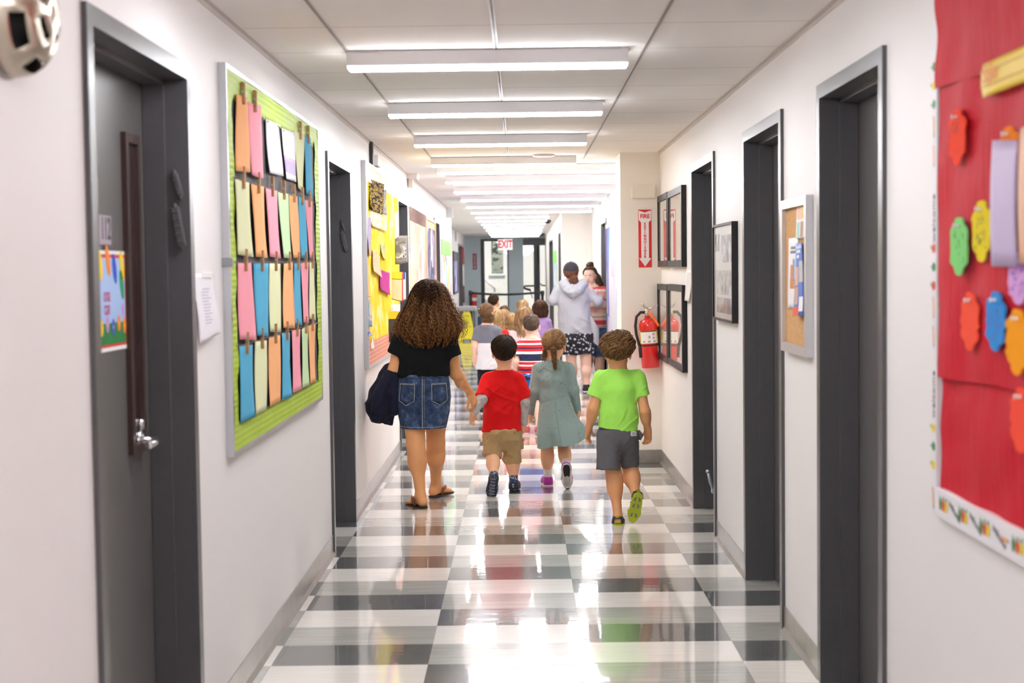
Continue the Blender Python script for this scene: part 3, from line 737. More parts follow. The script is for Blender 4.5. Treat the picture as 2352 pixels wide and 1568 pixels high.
# ---- curled sheet between room 112 and the green board
q = PL([(443, 628), (488, 631), (490, 735), (444, 735)])
pl = MB()
def curl_fn(u, v):
    t = 1-v; y = q[0][0]+(q[1][0]-q[0][0])*u; z0, z1 = 1.522, 1.300
    d = .004+(.022*math.sin(min(t, 1)*PI*.55)**2)*(.6+.4*u)+.006*math.sin(u*6)*t
    zz = z0+(z1-z0)*t+(.020*max(0, t-.8)*5*u); return (XL+d, y, zz)
pl.sheet(curl_fn, 10, 16, .0006)
cs = tag(pl.build('notice_sheet', M('#e9e7ec', .6)), 'curled white notice taped beside the door of room 112', 'paper')
tx = MB()
for i in range(12):
    v = .78-i*.045; u0, u1 = (.3, .72) if i == 0 else (.22, .55+.25*random.random())
    a, b_ = Vector(curl_fn(u0, v)), Vector(curl_fn(u1, v)); c_, d_ = Vector(curl_fn(u1, v-.012)), Vector(curl_fn(u0, v-.012)); o_ = Vector((.002, 0, 0))
    tx.add([a+o_, b_+o_, c_+o_, d_+o_], [(0, 1, 2, 3)])
tx.build('printed_lines', M('#a9a6c2', .6), cs)
tp = MB(); a = curl_fn(.5, 1.0); jbox(tp, XL, 1, a[1]-.03, a[1]+.10, 1.508, 1.526, .004, .008, .001); tp.build('tape', M((.86, .86, .86), .25), cs)

# ---- alarm bell
bell_c = on_left(42, 42, XL+.05); bl = thing('alarm_bell', 'round slotted silver alarm bell high on the wall near the ceiling', 'alarm bell', (0, 0, 0))
Tb = Matrix(((0, 0, 1, XL), (1, 0, 0, 2.93), (0, 1, 0, 2.045), (0, 0, 0, 1)))
SILV = (lambda t: (t.base((.60, .53, .43)), t.set(Roughness=.3, Metallic=1.0), t.bump(t.noise(t.coord(), 40, 2), .08, .003), t.m)[-1])(NT('bell_metal'))
mb = MB(); Rb = .125; n = 48; prof = [(1.0, .006), (1.0, .020), (.985, .032), (.95, .043), (.88, .055), (.78, .065), (.66, .073), (.52, .079), (.36, .083), (.2, .0855), (.0, .0865)]; prof = [(a, b*1.2) for a, b in prof]
vs = [(Rb*r*math.cos(2*PI*k/n), Rb*r*math.sin(2*PI*k/n), z) for r, z in prof for k in range(n)]; fs = []
for i in range(len(prof)-1):
    for k in range(n):
        slot = (i in (3, 4) and k % 8 in (1, 2, 3, 4, 5)) or (i in (7,) and k % 12 in (2, 3, 4, 5, 6, 7, 8, 9))
        if not slot: fs.append((i*n+k, i*n+(k+1) % n, (i+1)*n+(k+1) % n, (i+1)*n+k))
mb.add([Tb @ Vector(v) for v in vs], fs, True); o = mb.build('gong', SILV, bl)
sm = o.modifiers.new('thick', 'SOLIDIFY'); sm.thickness = .002; sm.offset = -1
MB().lathe([(Rb*.9, .0), (Rb*.9, .012), (Rb*.8, .02), (Rb*.6, .06), (0, .07)], 32, Tb).build('inner_drum', M((.012, .011, .011), .5), bl)
MB().lathe([(Rb*1.03, 0), (Rb*1.03, .006), (Rb*.98, .008), (0, .009)], 40, Tb).build('mounting_plate', M((.45, .44, .43), .4, .6), bl)
fl = MB()
for k in range(9):
    a = -.5+k*.16; r0, r1 = Rb*.99, Rb*1.06
    fl.bbox((-.002, -.002, .004), (.002, .05, .012), .001, Tb @ Matrix.Rotation(a-PI/2+.1, 4, 'Z') @ Matrix.Translation((0, Rb*.97-.045, .02)))
fl.build('rim_fin', CHROME, bl)

# ---- conduit strip, switch box, emergency lamp
mb = MB(); a = on_left(849, 331); jbox(mb, XL, 1, 10.02, 10.075, 2.257, 2.42, 0, .025, .003); tag(mb.build('cable_trunking', M((.02, .02, .02), .5)), 'black strip of trunking running from the yellow board up to the ceiling', 'trunking')
mb = MB(); jbox(mb, XL, 1, 10.25, 10.42, 2.27, 2.35, 0, .04, .006); tag(mb.build('junction_box', M((.82, .80, .78), .5)), 'small white box beside the black trunking above the yellow board', 'box')
el = thing('emergency_light', 'white emergency light on the wall above the collage board', 'light', (0, 0, 0))
xe = lambda px: at_depth(px, 400, 13.35)[0]; ze = lambda py: at_depth(945, py, 13.35)[1]
mb = MB(); a, b_ = xe(934), xe(962); mb.add([(a, 13.3, ze(389)), (b_, 13.3, ze(389)), (xe(957), 13.3, ze(410)), (a, 13.3, ze(410)), (a, 13.62, ze(389)), (b_, 13.62, ze(389)), (xe(957), 13.62, ze(410)), (a, 13.62, ze(410))], [(0, 3, 2, 1), (4, 5, 6, 7), (0, 1, 5, 4), (1, 2, 6, 5), (2, 3, 7, 6), (0, 4, 7, 3)]); mb.build('lamp_housing', M((.70, .66, .62), .5), el)
mb = MB(); mb.bbox((xe(937), 13.36, ze(431)), (xe(948), 13.5, ze(409)), .01); mb.build('lamp_head', M((.68, .62, .54), .4), el)
mb = MB(); jbox(mb, XL, 1, 20.4, 20.5, on_left(1028, 502)[1], on_left(1028, 477)[1], 0, .09, .003); tag(mb.build('corridor_sign', M((.80, .80, .82), .5)), 'small white sign sticking out high on the wall past the green poster', 'sign')

# ---- yellow board
yY0, yY1, yz0, yz1 = 9.49, 12.02, .886, 2.254
yb = thing('bulletin_board', 'yellow bulletin board with brick pattern border, crowded with flyers', 'bulletin board', (XL, yY0, yz0))
f = MB()
frame_rect(f, XL, 1, yY0, yY1, yz0, yz1, .019, .030)
loc(f, 'frame', ALU, yb)
def yellow_paper():
    t = NT('yellow_paper'); v = t.coord(); f = t.noise(t.coord(scale=(1, .9, 1)), 5.5, 3, .6)
    t.base(t.ramp(f, [(.35, (.80, .58, .015)), (.52, (.86, .70, .03)), (.60, (.88, .78, .22)), (.70, (.85, .80, .50))])); t.set(Roughness=.8, Specular_IOR_Level=.1); t.bump(f, .15, .02); return t.m
p = MB(); jbox(p, XL, 1, yY0+.018, yY1-.018, yz0+.016, yz1-.016, .004, .024); loc(p, 'backing_paper', yellow_paper(), yb)
def brick_border():
    t = NT('brick_border'); v = t.coord(rot=(0, 0, 0)); s = t.sep(v); cb = t.n('ShaderNodeCombineXYZ'); t.l(s[1], cb.inputs[0]); t.l(s[2], cb.inputs[1])
    br = t.n('ShaderNodeTexBrick'); t.l(cb.outputs[0], br.inputs['Vector']); br.inputs['Scale'].default_value = 9; br.inputs['Color1'].default_value = lin('#e39a80'); br.inputs['Color2'].default_value = lin('#e6a98d'); br.inputs['Mortar'].default_value = lin('#d3745f'); br.inputs['Mortar Size'].default_value = .03
    t.base(br.outputs['Color']); t.set(Roughness=.6); return t.m
BRK = brick_border()
p = MB(); jbox(p, XL, 1, yY0+.018, yY1-.018, yz0+.016, yz0+.17, .024, .027); loc(p, 'border_strip', BRK, yb)
p = MB(); jbox(p, XL, 1, yY0+.018, yY1-.018, yz1-.13, yz1-.016, .024, .027); loc(p, 'border_strip', M('#e9c3ad', .6, var=.2, scale=20), yb)
p = MB(); jbox(p, XL, 1, yY0+.018, yY0+.10, yz0+.17, yz1-.13, .024, .027); loc(p, 'border_strip', M('#e8a36c', .6, var=.3, scale=14), yb)
yv = lambda pts: [(820+x/3.075, 350+y/3.075) for x, y in pts]
def art(name, stops, scale=14, stretch=(1, 1, 1), inter='CONSTANT', rough=.8):
    t = NT(name); f = t.noise(t.coord(scale=stretch), scale, 3, .6); t.base(t.ramp(f, stops, inter)); t.set(Roughness=.8); t.b.inputs['Specular IOR Level'].default_value = .06; return t.m
FLAT = [
 ('flyer', 'black and gold framed programme pinned at the top of the yellow board', [(92, 185), (190, 225), (180, 440), (90, 400)], art('gold_print', [(.0, '#0e0a08'), (.50, '#c9a13c'), (.56, '#1a120a'), (.62, '#d8c27a'), (.66, '#0e0a08')], 9, (1, .6, 6)), .008),
 ('photo_sheet', 'grey photocopied sheet behind the black and gold programme', [(188, 262), (213, 270), (210, 445), (180, 432)], art('grey_print', [(.0, '#d6d2cf'), (.45, '#8f8b8d'), (.6, '#e4e0dc')], 22), .008),
 ('ribbon', 'curling lilac ribbon hanging near the edge of the yellow board', [(80, 450), (97, 458), (95, 735), (78, 728)], M('#b4a6c4', .8, 0, .1, var=.3, scale=10), .008),
 ('ribbon', 'narrow blue and cream ribbon low on the yellow board', [(80, 1005), (95, 1010), (100, 1232), (86, 1228)], art('ribbon_print', [(.0, '#7fa7c8'), (.5, '#e9c9a0'), (.6, '#c7b7a7')], 9, (1, 1, 2)), .008),
 ('paper_note', 'small square purple note below the narrow ribbon', [(82, 1266), (97, 1262), (97, 1292), (82, 1296)], M('#4f4aa0', .5), .008),
 ('paper_note', 'white slip of paper near the foot of the yellow board', [(106, 1305), (120, 1300), (112, 1385), (102, 1390)], M('#ecebe6', .5), .01),
 ('flyer', 'blue and peach flyer curling off the yellow board', [(110, 675), (168, 735), (165, 885), (105, 840)], art('blue_flyer', [(.0, '#e7c6a0'), (.55, '#ecd9b8'), (.62, '#d9ab86')], 16), .014),
 ('flyer', 'magenta and grey flyer in the middle of the yellow board', [(168, 825), (230, 850), (228, 1010), (155, 970)], art('magenta_flyer', [(.0, '#7a6a72'), (.46, '#b8388f'), (.55, '#c33a94'), (.75, '#8d5b7c')], 3.2, (1, 1, .6), 'LINEAR'), .014),
 ('flyer', 'white crumpled cuttings below the black and gold programme', [(95, 400), (215, 440), (205, 560), (100, 520)], art('cuttings', [(.0, '#f4e05e'), (.42, '#f2eee0'), (.56, '#f0dc4a'), (.62, '#ddd8d2')], 11), .008),
 ('flyer', 'pale blue lettered slip on the yellow board', [(172, 650), (207, 672), (205, 760), (172, 740)], art('blue_slip', [(.0, '#f2dd52'), (.48, '#9fb6bd'), (.56, '#f2e06a')], 30, (1, 1, .5)), .01),
]
for i, (nm, lab, qd, mt, cu) in enumerate(FLAT):
    mb, fn = paper_mesh(PL(yv(qd), XL+.033), 1, .030, cu, .005, 100+i); o = tag(mb.build(nm, mt), lab, 'flyer' if nm == 'flyer' else 'paper', 'papers on the yellow board')
    pnn = MB(); a = fn(.5, .97); pnn.ball((a[0]+.006, a[1], a[2]), .007, 8); pnn.build('pushpin', M((.8, .78, .7), .3), o)
def facing_paper(nm, lab, box, Y, mats, swing=.10, seed=0, bands=None):
    """a booklet hooked on the wall that swings out and faces along the corridor"""
    x0, y0, x1, y1 = box; A = at_depth(x0, y0, Y); B = at_depth(x1, y1, Y)
    xa, xb, za, zb = max(A[0], XL+.02), B[0], A[1], B[1]; rnd = random.Random(seed)
    def fn(u, v): return (xa+(xb-xa)*u, Y-.05*(1-v)*rnd_s+swing*u-.02*math.sin(PI*u)*(1-v), zb+(za-zb)*v+.01*math.sin(u*3+seed)*(1-v))
    rnd_s = rnd.uniform(.3, 1)
    mb = MB(); mb.sheet(fn, 8, 10, -.004)
    o = tag(mb.build(nm, mats[0]), lab, 'flyer', 'booklets hanging from the yellow board')
    for bi, (u0, v0, u1, v1, mt) in enumerate(bands or []):
        q = MB(); q.sheet(lambda u, v: tuple(Vector(fn(u0+(u1-u0)*u, v0+(v1-v0)*v))-Vector((0, .010+.0015*bi, 0))), 8, 6); q.build('printed_panel', mt, o)
    return o
YEL = M('#ecd216', .5, var=.12, scale=8)
facing_paper('booklet', 'black brochure with splashing water picture and yellow header, lowest on the yellow board', (864, 716, 922, 788), 11.0, [M('#463f38', .45)], .10, 1, [(0.02, .76, .98, 1, YEL), (.2, .04, .98, .34, art('splash', [(.0, '#3b3530'), (.52, '#cfcac4'), (.58, '#3b3530')], 18))])
facing_paper('booklet', 'cream booklet with yellow header and red edge on the yellow board', (893, 625, 925, 689), 11.35, [M('#c8362c', .5)], .06, 2, [(.05, .03, .93, .74, M('#eecfa2', .5, var=.1, scale=20)), (.05, .76, .93, 1, YEL)])
facing_paper('booklet', 'blue and white booklet behind the cream one with red edge', (919, 626, 931, 686), 11.6, [M('#e8e8ee', .5)], .04, 3, [(0, .75, 1, 1, M('#3550a0', .5))])
facing_paper('booklet', 'grey photographic brochure topmost of the hanging booklets', (901, 541, 935, 604), 11.7, [M('#807c7b', .4)], .06, 4, [(.1, .2, .9, .8, art('grey_photo', [(.0, '#77736f'), (.5, '#9a9693'), (.57, '#d9d7d4'), (.62, '#5e5a58')], 12))])
facing_paper('booklet', 'white leaflet sheaf above the grey photographic brochure', (896, 488, 914, 548), 11.7, [M('#f1efe2', .5, var=.08)], .05, 5)
facing_paper('booklet', 'white printed leaflets above the black brochure', (880, 700, 918, 722), 11.2, [M('#eae8ea', .5)], .04, 6, [(.1, .2, .9, .7, art('fine_print', [(.0, '#eae8ea'), (.54, '#8c8aa0'), (.57, '#eae8ea')], 30, (1, 1, 4)))])

# ---- collage boards, green poster
def patchwork(name, cols, scale=5.5, rough=.5, stretch=(1, 1, 1)):
    t = NT(name); vo = t.n('ShaderNodeTexVoronoi'); vo.inputs['Scale'].default_value = scale; vo.feature = 'F1'; vo.distance = 'CHEBYCHEV'; t.l(t.coord(scale=stretch), vo.inputs['Vector'])
    sc = t.n('ShaderNodeSeparateColor'); t.l(vo.outputs['Color'], sc.inputs[0]); c = t.ramp(sc.outputs[0], [(i/len(cols), c) for i, c in enumerate(cols)], 'CONSTANT')
    f = t.noise(t.coord(scale=(1, 1, 3)), 40, 3); c = t.mix(t.math('MULTIPLY', t.math('GREATER_THAN', f, .56), .5), c, '#8a8594'); t.base(c); t.set(Roughness=.8, Specular_IOR_Level=.08); return t.m
def wall_poster(nm, lab, X, s, y0, y1, z0, z1, mat, head=None, hm=None, fr=None, cat='poster', group=None, d=.012):
    t = thing(nm, lab, cat, (0, 0, 0), 0, group)
    mb = MB(); jbox(mb, X, s, y0, y1, z0, z1, .0, d, .001); mb.build('sheet', mat, t)
    if head: mb = MB(); jbox(mb, X, s, y0, y1, z1-head, z1, d, d+.004, .001); mb.build('header_strip', hm, t)
    if fr:
        mb = MB()
        frame_rect(mb, X, s, y0, y1, z0, z1, .03, .03)
        mb.build('frame', fr, t)
    return t
wall_poster('collage_board', 'cream patchwork of class papers under a brown striped strip', XL, 1, 13.48, 15.62, .87, 2.13, patchwork('cream_papers', ['#dccdb8', '#cfbfa8', '#e0d8cc', '#c9b2a6', '#d8c8a8', '#b9bcc0'], 4.5), .13, art('brown_stripes', [(.0, '#6e5650'), (.5, '#8d726a'), (.6, '#a58f88')], 12, (1, 6, 1)))
wall_poster('collage_board', 'dark patchwork of photographs under an orange strip', XL, 1, 15.66, 17.34, .87, 2.12, patchwork('dark_photos', ['#6d6479', '#8c8496', '#5a5268', '#a59db0', '#d8d6de', '#77839f'], 5), .11, M('#e8a63c', .5, var=.2, scale=5), M('#e3c3a8', .5))
wall_poster('poster', 'white poster with pastel drawings and bright green top on the wall', XL, 1, 18.85, 21.3, .9, 1.945, patchwork('pastel_drawing', ['#e4e4e8', '#dcd8e0', '#86c9d8', '#e4e4e8', '#d884ae', '#dcdccc', '#d8d34e', '#e4e4e8'], 4, .5, (1, 1, .6)), .20, M('#8fdf63', .5, var=.2, scale=6))
YPu = 31.6
zz = lambda py: on_left(1041, py, -1.45)[1]
wall_poster('framed_poster', 'narrow purple framed poster beyond the green poster', -1.45, 1, 30.9, 32.9, zz(675), zz(577), patchwork('purple_sheet', ['#a9a6d6', '#c9c6e6', '#8683bd', '#d9d7ec'], 5), .2, M('#2c2638', .5), M('#3a3044', .5))
mb = MB(); jbox(mb, -1.45, 1, 32.3, 32.5, 2.2, 2.42, 0, .02, .004); tag(mb.build('wall_vent', M((.35, .35, .36), .5)), 'small grey vent strip high on the recessed wall far along', 'vent')

# ---- right wall: red board, cork board, frames, far posters
rB0, rB1, rz0, rz1 = 2.55, 3.762, .872, 2.36
rb = thing('bulletin_board', 'big red bulletin board with white fruit-and-pencil border', 'bulletin board', (XR, rB1, rz0))
def red_paper(seed):
    t = NT('red_paper'); f = t.noise(t.coord(scale=(1, 9, .8), loc=(seed, seed, 0)), 6, 4, .6); g = t.noise(t.coord(loc=(seed, 0, 0)), 3, 3)
    t.base(t.mix(f, (.48, .008, .018), (.66, .018, .042))); t.set(Roughness=.6); t.b.inputs['Specular IOR Level'].default_value = .15
    t.bump(t.math('ADD', t.math('MULTIPLY', f, .25), g), .55, .03); return t.m
def red_sheet(z0, z1, d, seed):
    mb = MB()
    def fn(u, v):
        y = rB1-.055+(rB0-rB1+.06)*u; z = z0+(z1-z0)*v+.006*math.sin(u*9+seed)
        w = noise.noise(Vector((u*7+seed, v*4-u*3, seed)))*.010+abs(math.sin(u*5-v*4+seed))*.004
        return (XR-d-max(w, -.004)-.005, y, z)
    mb.sheet(fn, 60, 24); return loc(mb, 'red_backing_sheet', red_paper(seed), rb)
red_sheet(rz0+.07, 1.33, .006, 1.3); red_sheet(1.24, 2.02, .014, 4.1); red_sheet(1.96, rz1, .022, 7.7)
p = MB(); jbox(p, XR, -1, rB0, rB1, rz0, rz1, 0, .006); loc(p, 'board_panel', M((.62, .6, .58), .7), rb)
WB = M('#eceaee', .5)
p = MB(); jbox(p, XR, -1, rB1-.045, rB1, rz0, rz1, .006, .024, .002); loc(p, 'border_strip', WB, rb)
p = MB(); jbox(p, XR, -1, rB0, rB1-.045, rz0, rz0+.075, .006, .024, .002); o_b = loc(p, 'border_strip', WB, rb)
Tr = lambda y, z: Matrix(((0, 0, -1, XR-.0245), (-1, 0, 0, y), (0, 1, 0, z), (0, 0, 0, 1)))
mats = [M('#2f8a4a', .5), M('#e0452c', .5), M('#ecd42a', .5), M('#3a3a40', .5), M('#e8a94a', .5), M('#e58aa0', .5)]
def fruit(y, z, k, rot):
    T = Tr(y, z) @ Matrix.Rotation(rot, 4, 'Z'); deco = MB(); deco.use(k); blob(deco, 0, 0, .012, .016, .0004+.0003*k, T, 14, 0, .08)
    deco.use(0)
    if k != 0: blob(deco, .003, .018, .007, .004, .002, T, 8, .5)
    else: blob(deco, .0, .018, .003, .006, .002, T, 6)
    loc(deco, 'printed_fruit', mats, rb)
def pencil(y, z, rot):
    deco = MB()
    T = Tr(y, z) @ Matrix.Rotation(rot, 4, 'Z'); deco.use(4); rect(deco, -.004, -.022, .004, .018, .0006, T); deco.use(5); rect(deco, -.004, .018, .004, .026, .0008, T); deco.use(3); deco.add([T @ Vector(v) for v in ((-.004, -.022, .0007), (.004, -.022, .0007), (0, -.032, .0007))], [(0, 2, 1)])
    loc(deco, 'printed_pencil', mats, rb)
z = rz0+.13
for kind in 'fffwppfffwppfff':
    if kind == 'f': fruit(rB1-.022, z, [1, 2, 0][int(z*37) % 3], PI/2); z += .048
    elif kind == 'p': pencil(rB1-.022, z+.02, .1); z += .075
    else: z += .17
    if z > rz1-.03: break
y = rB1-.085; pencil(rB1-.02, rz0+.045, .2)
for j in range(6):
    for k in (0, 1, 2): fruit(y, rz0+.037, k, 0); y -= .026
    y -= .085
    if y < rB0+.1: break
    if j % 3 == 2: pencil(y, rz0+.037, PI/2); y -= .06
for k, zt2 in enumerate((1.165, 1.62)): 
    o = lettering('welcome', .034, Tr(rB1-.022, zt2+.02) @ Matrix.Rotation(PI/2, 4, 'Z'), mats[3], None, .0004); o.parent = rb; o.matrix_parent_inverse = Matrix.Translation(rb.location).inverted()
for k, yy in enumerate((rB1-.205, rB1-.37, rB1-.54)):
    o = lettering('welcome', .026, Tr(yy, rz0+.037) @ Matrix.Rotation(-.35, 4, 'Z'), mats[3], None, .0004); o.parent = rb; o.matrix_parent_inverse = Matrix.Translation(rb.location).inverted()
def cutout(lab, cx, cy, hpx, wpx, c, seed, marks=None, d=.034):
    """foam-like paper figure: knobbly body with a round head and foot"""
    X = XR-d; y, z = on_right(cx, cy, X); zt_ = on_right(cx, cy-hpx/2, X)[1]; H = (zt_-z)*2; ya = on_right(cx-wpx/2, cy, X)[0]; Wd = abs(ya-y)*2
    rnd = random.Random(seed); prof = [(.0, .5), (.16, .49), (.24, .44), (.25, .38), (.34, .35), (.47, .30), (.50, .22), (.44, .14), (.46, .06), (.50, -.04), (.44, -.12), (.47, -.2), (.44, -.28), (.36, -.33), (.25, -.36), (.22, -.42), (.14, -.48), (.0, -.5)]
    pts = [(a*Wd*(1+rnd.uniform(-.07, .07)), b*H) for a, b in prof]; pts = pts+[(-a*(1+rnd.uniform(-.07, .07)), b) for a, b in reversed(pts[1:-1])]
    T = Matrix(((0, 0, -1, X), (-1, 0, 0, y), (0, 1, 0, z), (0, 0, 0, 1))) @ Matrix.Rotation(rnd.uniform(-.1, .1), 4, 'Z')
    t = thing('paper_cutout', lab, 'paper cutout', (0, 0, 0), 0, 'paper cutouts on the red board')
    mb = MB(); mb.prism(list(reversed(pts)), -.001, .003, T); mb.build('cut_shape', M(c, .8, 0, .15, var=.08, scale=30), t)
    pn = MB(); Tp_ = T @ Matrix.Translation((0, H*.36, .003)); pn.lathe([(.006, 0), (.004, .004), (.004, .010), (.006, .013), (0, .0135)], 12, Tp_); pn.build('pushpin', M((.9, .88, .88), .2), t)
    if marks:
        k = MB()
        for j in range(marks[1]): blob(k, rnd.uniform(-.3, .3)*Wd, rnd.uniform(-.28, .25)*H, Wd*rnd.uniform(.03, .09), H*.018, .0036, T, 7, rnd.uniform(0, 3))
        k.build('crayon_marks', M(marks[0], .6), t)
cutout('red paper figure cutout highest on the red board', 2200, 315, 130, 38, '#f0492f', 1, ('#8a2a22', 6))
cutout('orange paper figure cutout peeping out above the lilac sheet', 2318, 350, 120, 44, '#f58a1c', 2)
cutout('light green paper figure cutout with small dark marks', 2204, 566, 134, 40, '#86d67e', 3, ('#3f7a4a', 9))
cutout('yellow paper figure cutout scribbled over in grey', 2256, 531, 142, 42, '#e9d428', 4, ('#8b7f2c', 22))
cutout('lilac paper figure cutout with purple scribbles under the lilac sheet', 2342, 640, 120, 50, '#dba8e0', 5, ('#7340b8', 18))
cutout('red paper figure cutout beside the blue one', 2229, 738, 136, 40, '#f4563c', 6)
cutout('bright blue paper figure cutout with purple spots', 2288, 738, 138, 46, '#3a8fd8', 7, ('#6d3fb0', 9))
cutout('amber paper figure cutout below the lilac one', 2338, 786, 154, 52, '#f5a015', 8)
cutout('red paper figure cutout lowest on the red board', 2346, 965, 152, 48, '#f4513a', 9)
def sheet_on_right(nm, lab, pts, c, d, cat='paper'):
    Q = [on_right(x, y, XR-d) for x, y in pts]; mb = MB()
    mb.sheet(lambda u, v: (XR-d-.004*math.sin(PI*v)-.006*u, (Q[0][0]*(1-u)+Q[1][0]*u)*v+(Q[3][0]*(1-u)+Q[2][0]*u)*(1-v), (Q[0][1]*(1-u)+Q[1][1]*u)*v+(Q[3][1]*(1-u)+Q[2][1]*u)*(1-v)), 8, 8, .001)
    return tag(mb.build(nm, M(c, .5, var=.06, scale=9)), lab, cat), Q
o, Q = sheet_on_right('title_strip', 'yellow title strip with orange stamped letters on the red board', [(2257, 148), (2420, 78), (2420, 165), (2257, 225)], '#f0cf2a', .036)
lettering('Salo', .062, Matrix(((0, 0, -1, XR-.045), (-1, 0, 0, Q[0][0]-.075), (0, 1, 0, (Q[0][1]+Q[3][1])/2+.01), (0, 0, 0, 1))), M('#e8902a', .5), o, .0004)
ln = MB(); 
for k in (.3, .72): jbox(ln, XR, -1, Q[1][0], Q[0][0]-.004, Q[3][1]+(Q[0][1]-Q[3][1])*k-.0008, Q[3][1]+(Q[0][1]-Q[3][1])*k+.0008, .0435, .0445)
ln.build('ruled_line', M('#c49a24', .5), o)
sheet_on_right('paper_sheet', 'lilac paper sheet standing off the red board', [(2279, 322), (2344, 322), (2342, 612), (2277, 612)], '#c3b2d6', .045)
sheet_on_right('paper_sheet', 'orange striped paper beside the lilac sheet on the red board', [(2343, 296), (2420, 250), (2420, 600), (2341, 606)], '#eab38c', .05)

# cork board
cY0, cY1, cz0, cz1 = 5.398, 5.925, 1.180, 1.787
ck = thing('cork_board', 'narrow cork notice board in a silver frame', 'cork board', (0, 0, 0))
f = MB(); w = .035
frame_rect(f, XR, -1, cY0, cY1, cz0, cz1, w, .028)
f.build('frame', M((.66, .66, .69), .35, .6), ck)
def cork():
    t = NT('cork'); f = t.noise(t.coord(), 160, 4, .7); t.base(t.ramp(f, [(.35, (.50, .26, .10)), (.6, (.68, .40, .17))])); t.set(Roughness=.85); t.bump(f, .3, .003); return t.m
f = MB(); jbox(f, XR, -1, cY0+.02, cY1-.02, cz0+.02, cz1-.02, .002, .012); f.build('cork_sheet', cork(), ck)
kv = lambda pts: [on_right(1800+x/3.925, 430+y/3.925, XR-.014) for x, y in pts]
def card(nm, lab, pts, mt, panels=(), cu=.004, d=.014, cat='paper'):
    Q = kv(pts); mb, fn = paper_mesh(Q, -1, d, cu, .001, len(lab)); o = tag(mb.build(nm, mt), lab, cat, 'papers on the cork board')
    for u0, v0, u1, v1, c in panels:
        q = MB(); q.sheet(lambda u, v: tuple(Vector(fn(u0+(u1-u0)*u, v0+(v1-v0)*v))-Vector((.0009, 0, 0))), 3, 4); q.build('printed_panel', M(c, .5, var=.25, scale=40), o)
card('postcard', 'card printed with six little coloured pictures at the top of the cork board', [(120, 155), (220, 128), (217, 455), (122, 465)], M('#ebe6e6', .5), [(.05, .55, .38, .95, '#f0b296'), (.42, .55, .66, .95, '#f0c26e'), (.7, .55, .95, .95, '#b9c9dd'), (.05, .05, .32, .48, '#9fcfc8'), (.38, .05, .62, .48, '#a5785c'), (.68, .05, .95, .48, '#d8d6c4')])
card('handout', 'white handout with a picture of painted pencils on the cork board', [(45, 462), (135, 450), (130, 1095), (45, 1088)], M('#ededf1', .5), [(.25, .84, .75, .88, '#77767e'), (.2, .78, .85, .82, '#6d6c74'), (.25, .28, .50, .62, '#d9743a'), (.46, .38, .66, .70, '#6f9cc0'), (.22, .28, .85, .42, '#b98f55')])
card('leaflet', 'blue and red leaflet with portrait photographs overlapping the white handout', [(117, 515), (178, 495), (217, 1155), (135, 1160)], M('#3f67c2', .4), [(.15, .87, .7, .91, '#dfe6f4'), (.2, .80, .5, .84, '#dfe6f4'), (.02, .42, .4, .68, '#dba98c'), (.48, .46, .95, .75, '#b9b7b6'), (.04, .16, .42, .40, '#c79d86'), (.55, .06, .95, .26, '#e9e9ee'), (.0, .0, .55, .12, '#d8492c')], .012, .019, 'leaflet')

# framed pictures: gloss glass over a cream sheet
PIC_GLASS = (lambda t: (t.base((.78, .74, .70)), t.set(Roughness=.02, Coat_Weight=1.0, Coat_Roughness=.0, Coat_IOR=1.9), t.m)[-1])(NT('glazed_picture'))
BLK_F = M((.014, .012, .014), .45, 0, .3)
def glazed_art(name, stops, scale, stretch=(1, 1, 1)):
    t = NT(name); f = t.noise(t.coord(scale=stretch), scale, 3); t.base(t.ramp(f, stops, 'LINEAR')); t.set(Roughness=.4, Coat_Weight=.35, Coat_Roughness=.02, Coat_IOR=1.35); t.b.inputs['Specular IOR Level'].default_value = .2; return t.m
def framed(lab, y0, y1, z0, z1, fw, d, mats, face=None, group=None, mat_m=None, pics=()):
    t = thing('picture_frame', lab, 'framed picture', (0, 0, 0), 0, group); f = MB()
    frame_rect(f, XR, -1, y0, y1, z0, z1, fw, d)
    f.build('frame', face or BLK_F, t)
    g = MB(); jbox(g, XR, -1, y0+fw*.8, y1-fw*.8, z0+fw*.8, z1-fw*.8, .002, d-.010); g.build('picture', mats, t)
    for (u0, v0, u1, v1, mt) in pics:
        q = MB(); jbox(q, XR, -1, y1-(y1-y0)*u1, y1-(y1-y0)*u0, z0+(z1-z0)*v0, z0+(z1-z0)*v1, .01, d-.0092); q.build('photograph', mt, t)
G4 = 'black framed pictures beside the fire extinguisher'
framed('black framed pale print, upper one next to the column', 10.475, 11.205, 1.534, 2.074, .045, .03, PIC_GLASS, group=G4)
framed('black framed pale print, upper one nearer the grey door', 9.50, 10.405, 1.531, 2.066, .045, .034, PIC_GLASS, group=G4)
framed('black framed pale print, lower one next to the column', 10.52, 11.27, .828, 1.404, .045, .03, PIC_GLASS, group=G4)
framed('black framed pale print, lower one nearer the grey door', 9.49, 10.44, .835, 1.41, .045, .034, PIC_GLASS, group=G4)
PH = [glazed_art('photo_a', [(.3, '#4d4a52'), (.5, '#8f8c90'), (.65, '#c9c4c2')], 14), glazed_art('photo_b', [(.3, '#6d6a6c'), (.5, '#a5a09c'), (.7, '#c4bfba')], 22), glazed_art('photo_c', [(.3, '#3c3a48'), (.5, '#77707a'), (.7, '#b9a59a')], 9)]
framed('grey matted photograph collage in a deep black frame between two grey doors', 7.262, 8.0, 1.24, 1.753, .012, .032, glazed_art('photo_mat', [(.3, '#bcb6b4'), (.7, '#c6c0be')], 5), pics=[(.06, .72, .28, .9, PH[0]), (.42, .6, .9, .88, PH[0]), (.1, .27, .9, .52, PH[1]), (.16, .08, .9, .24, PH[2])])
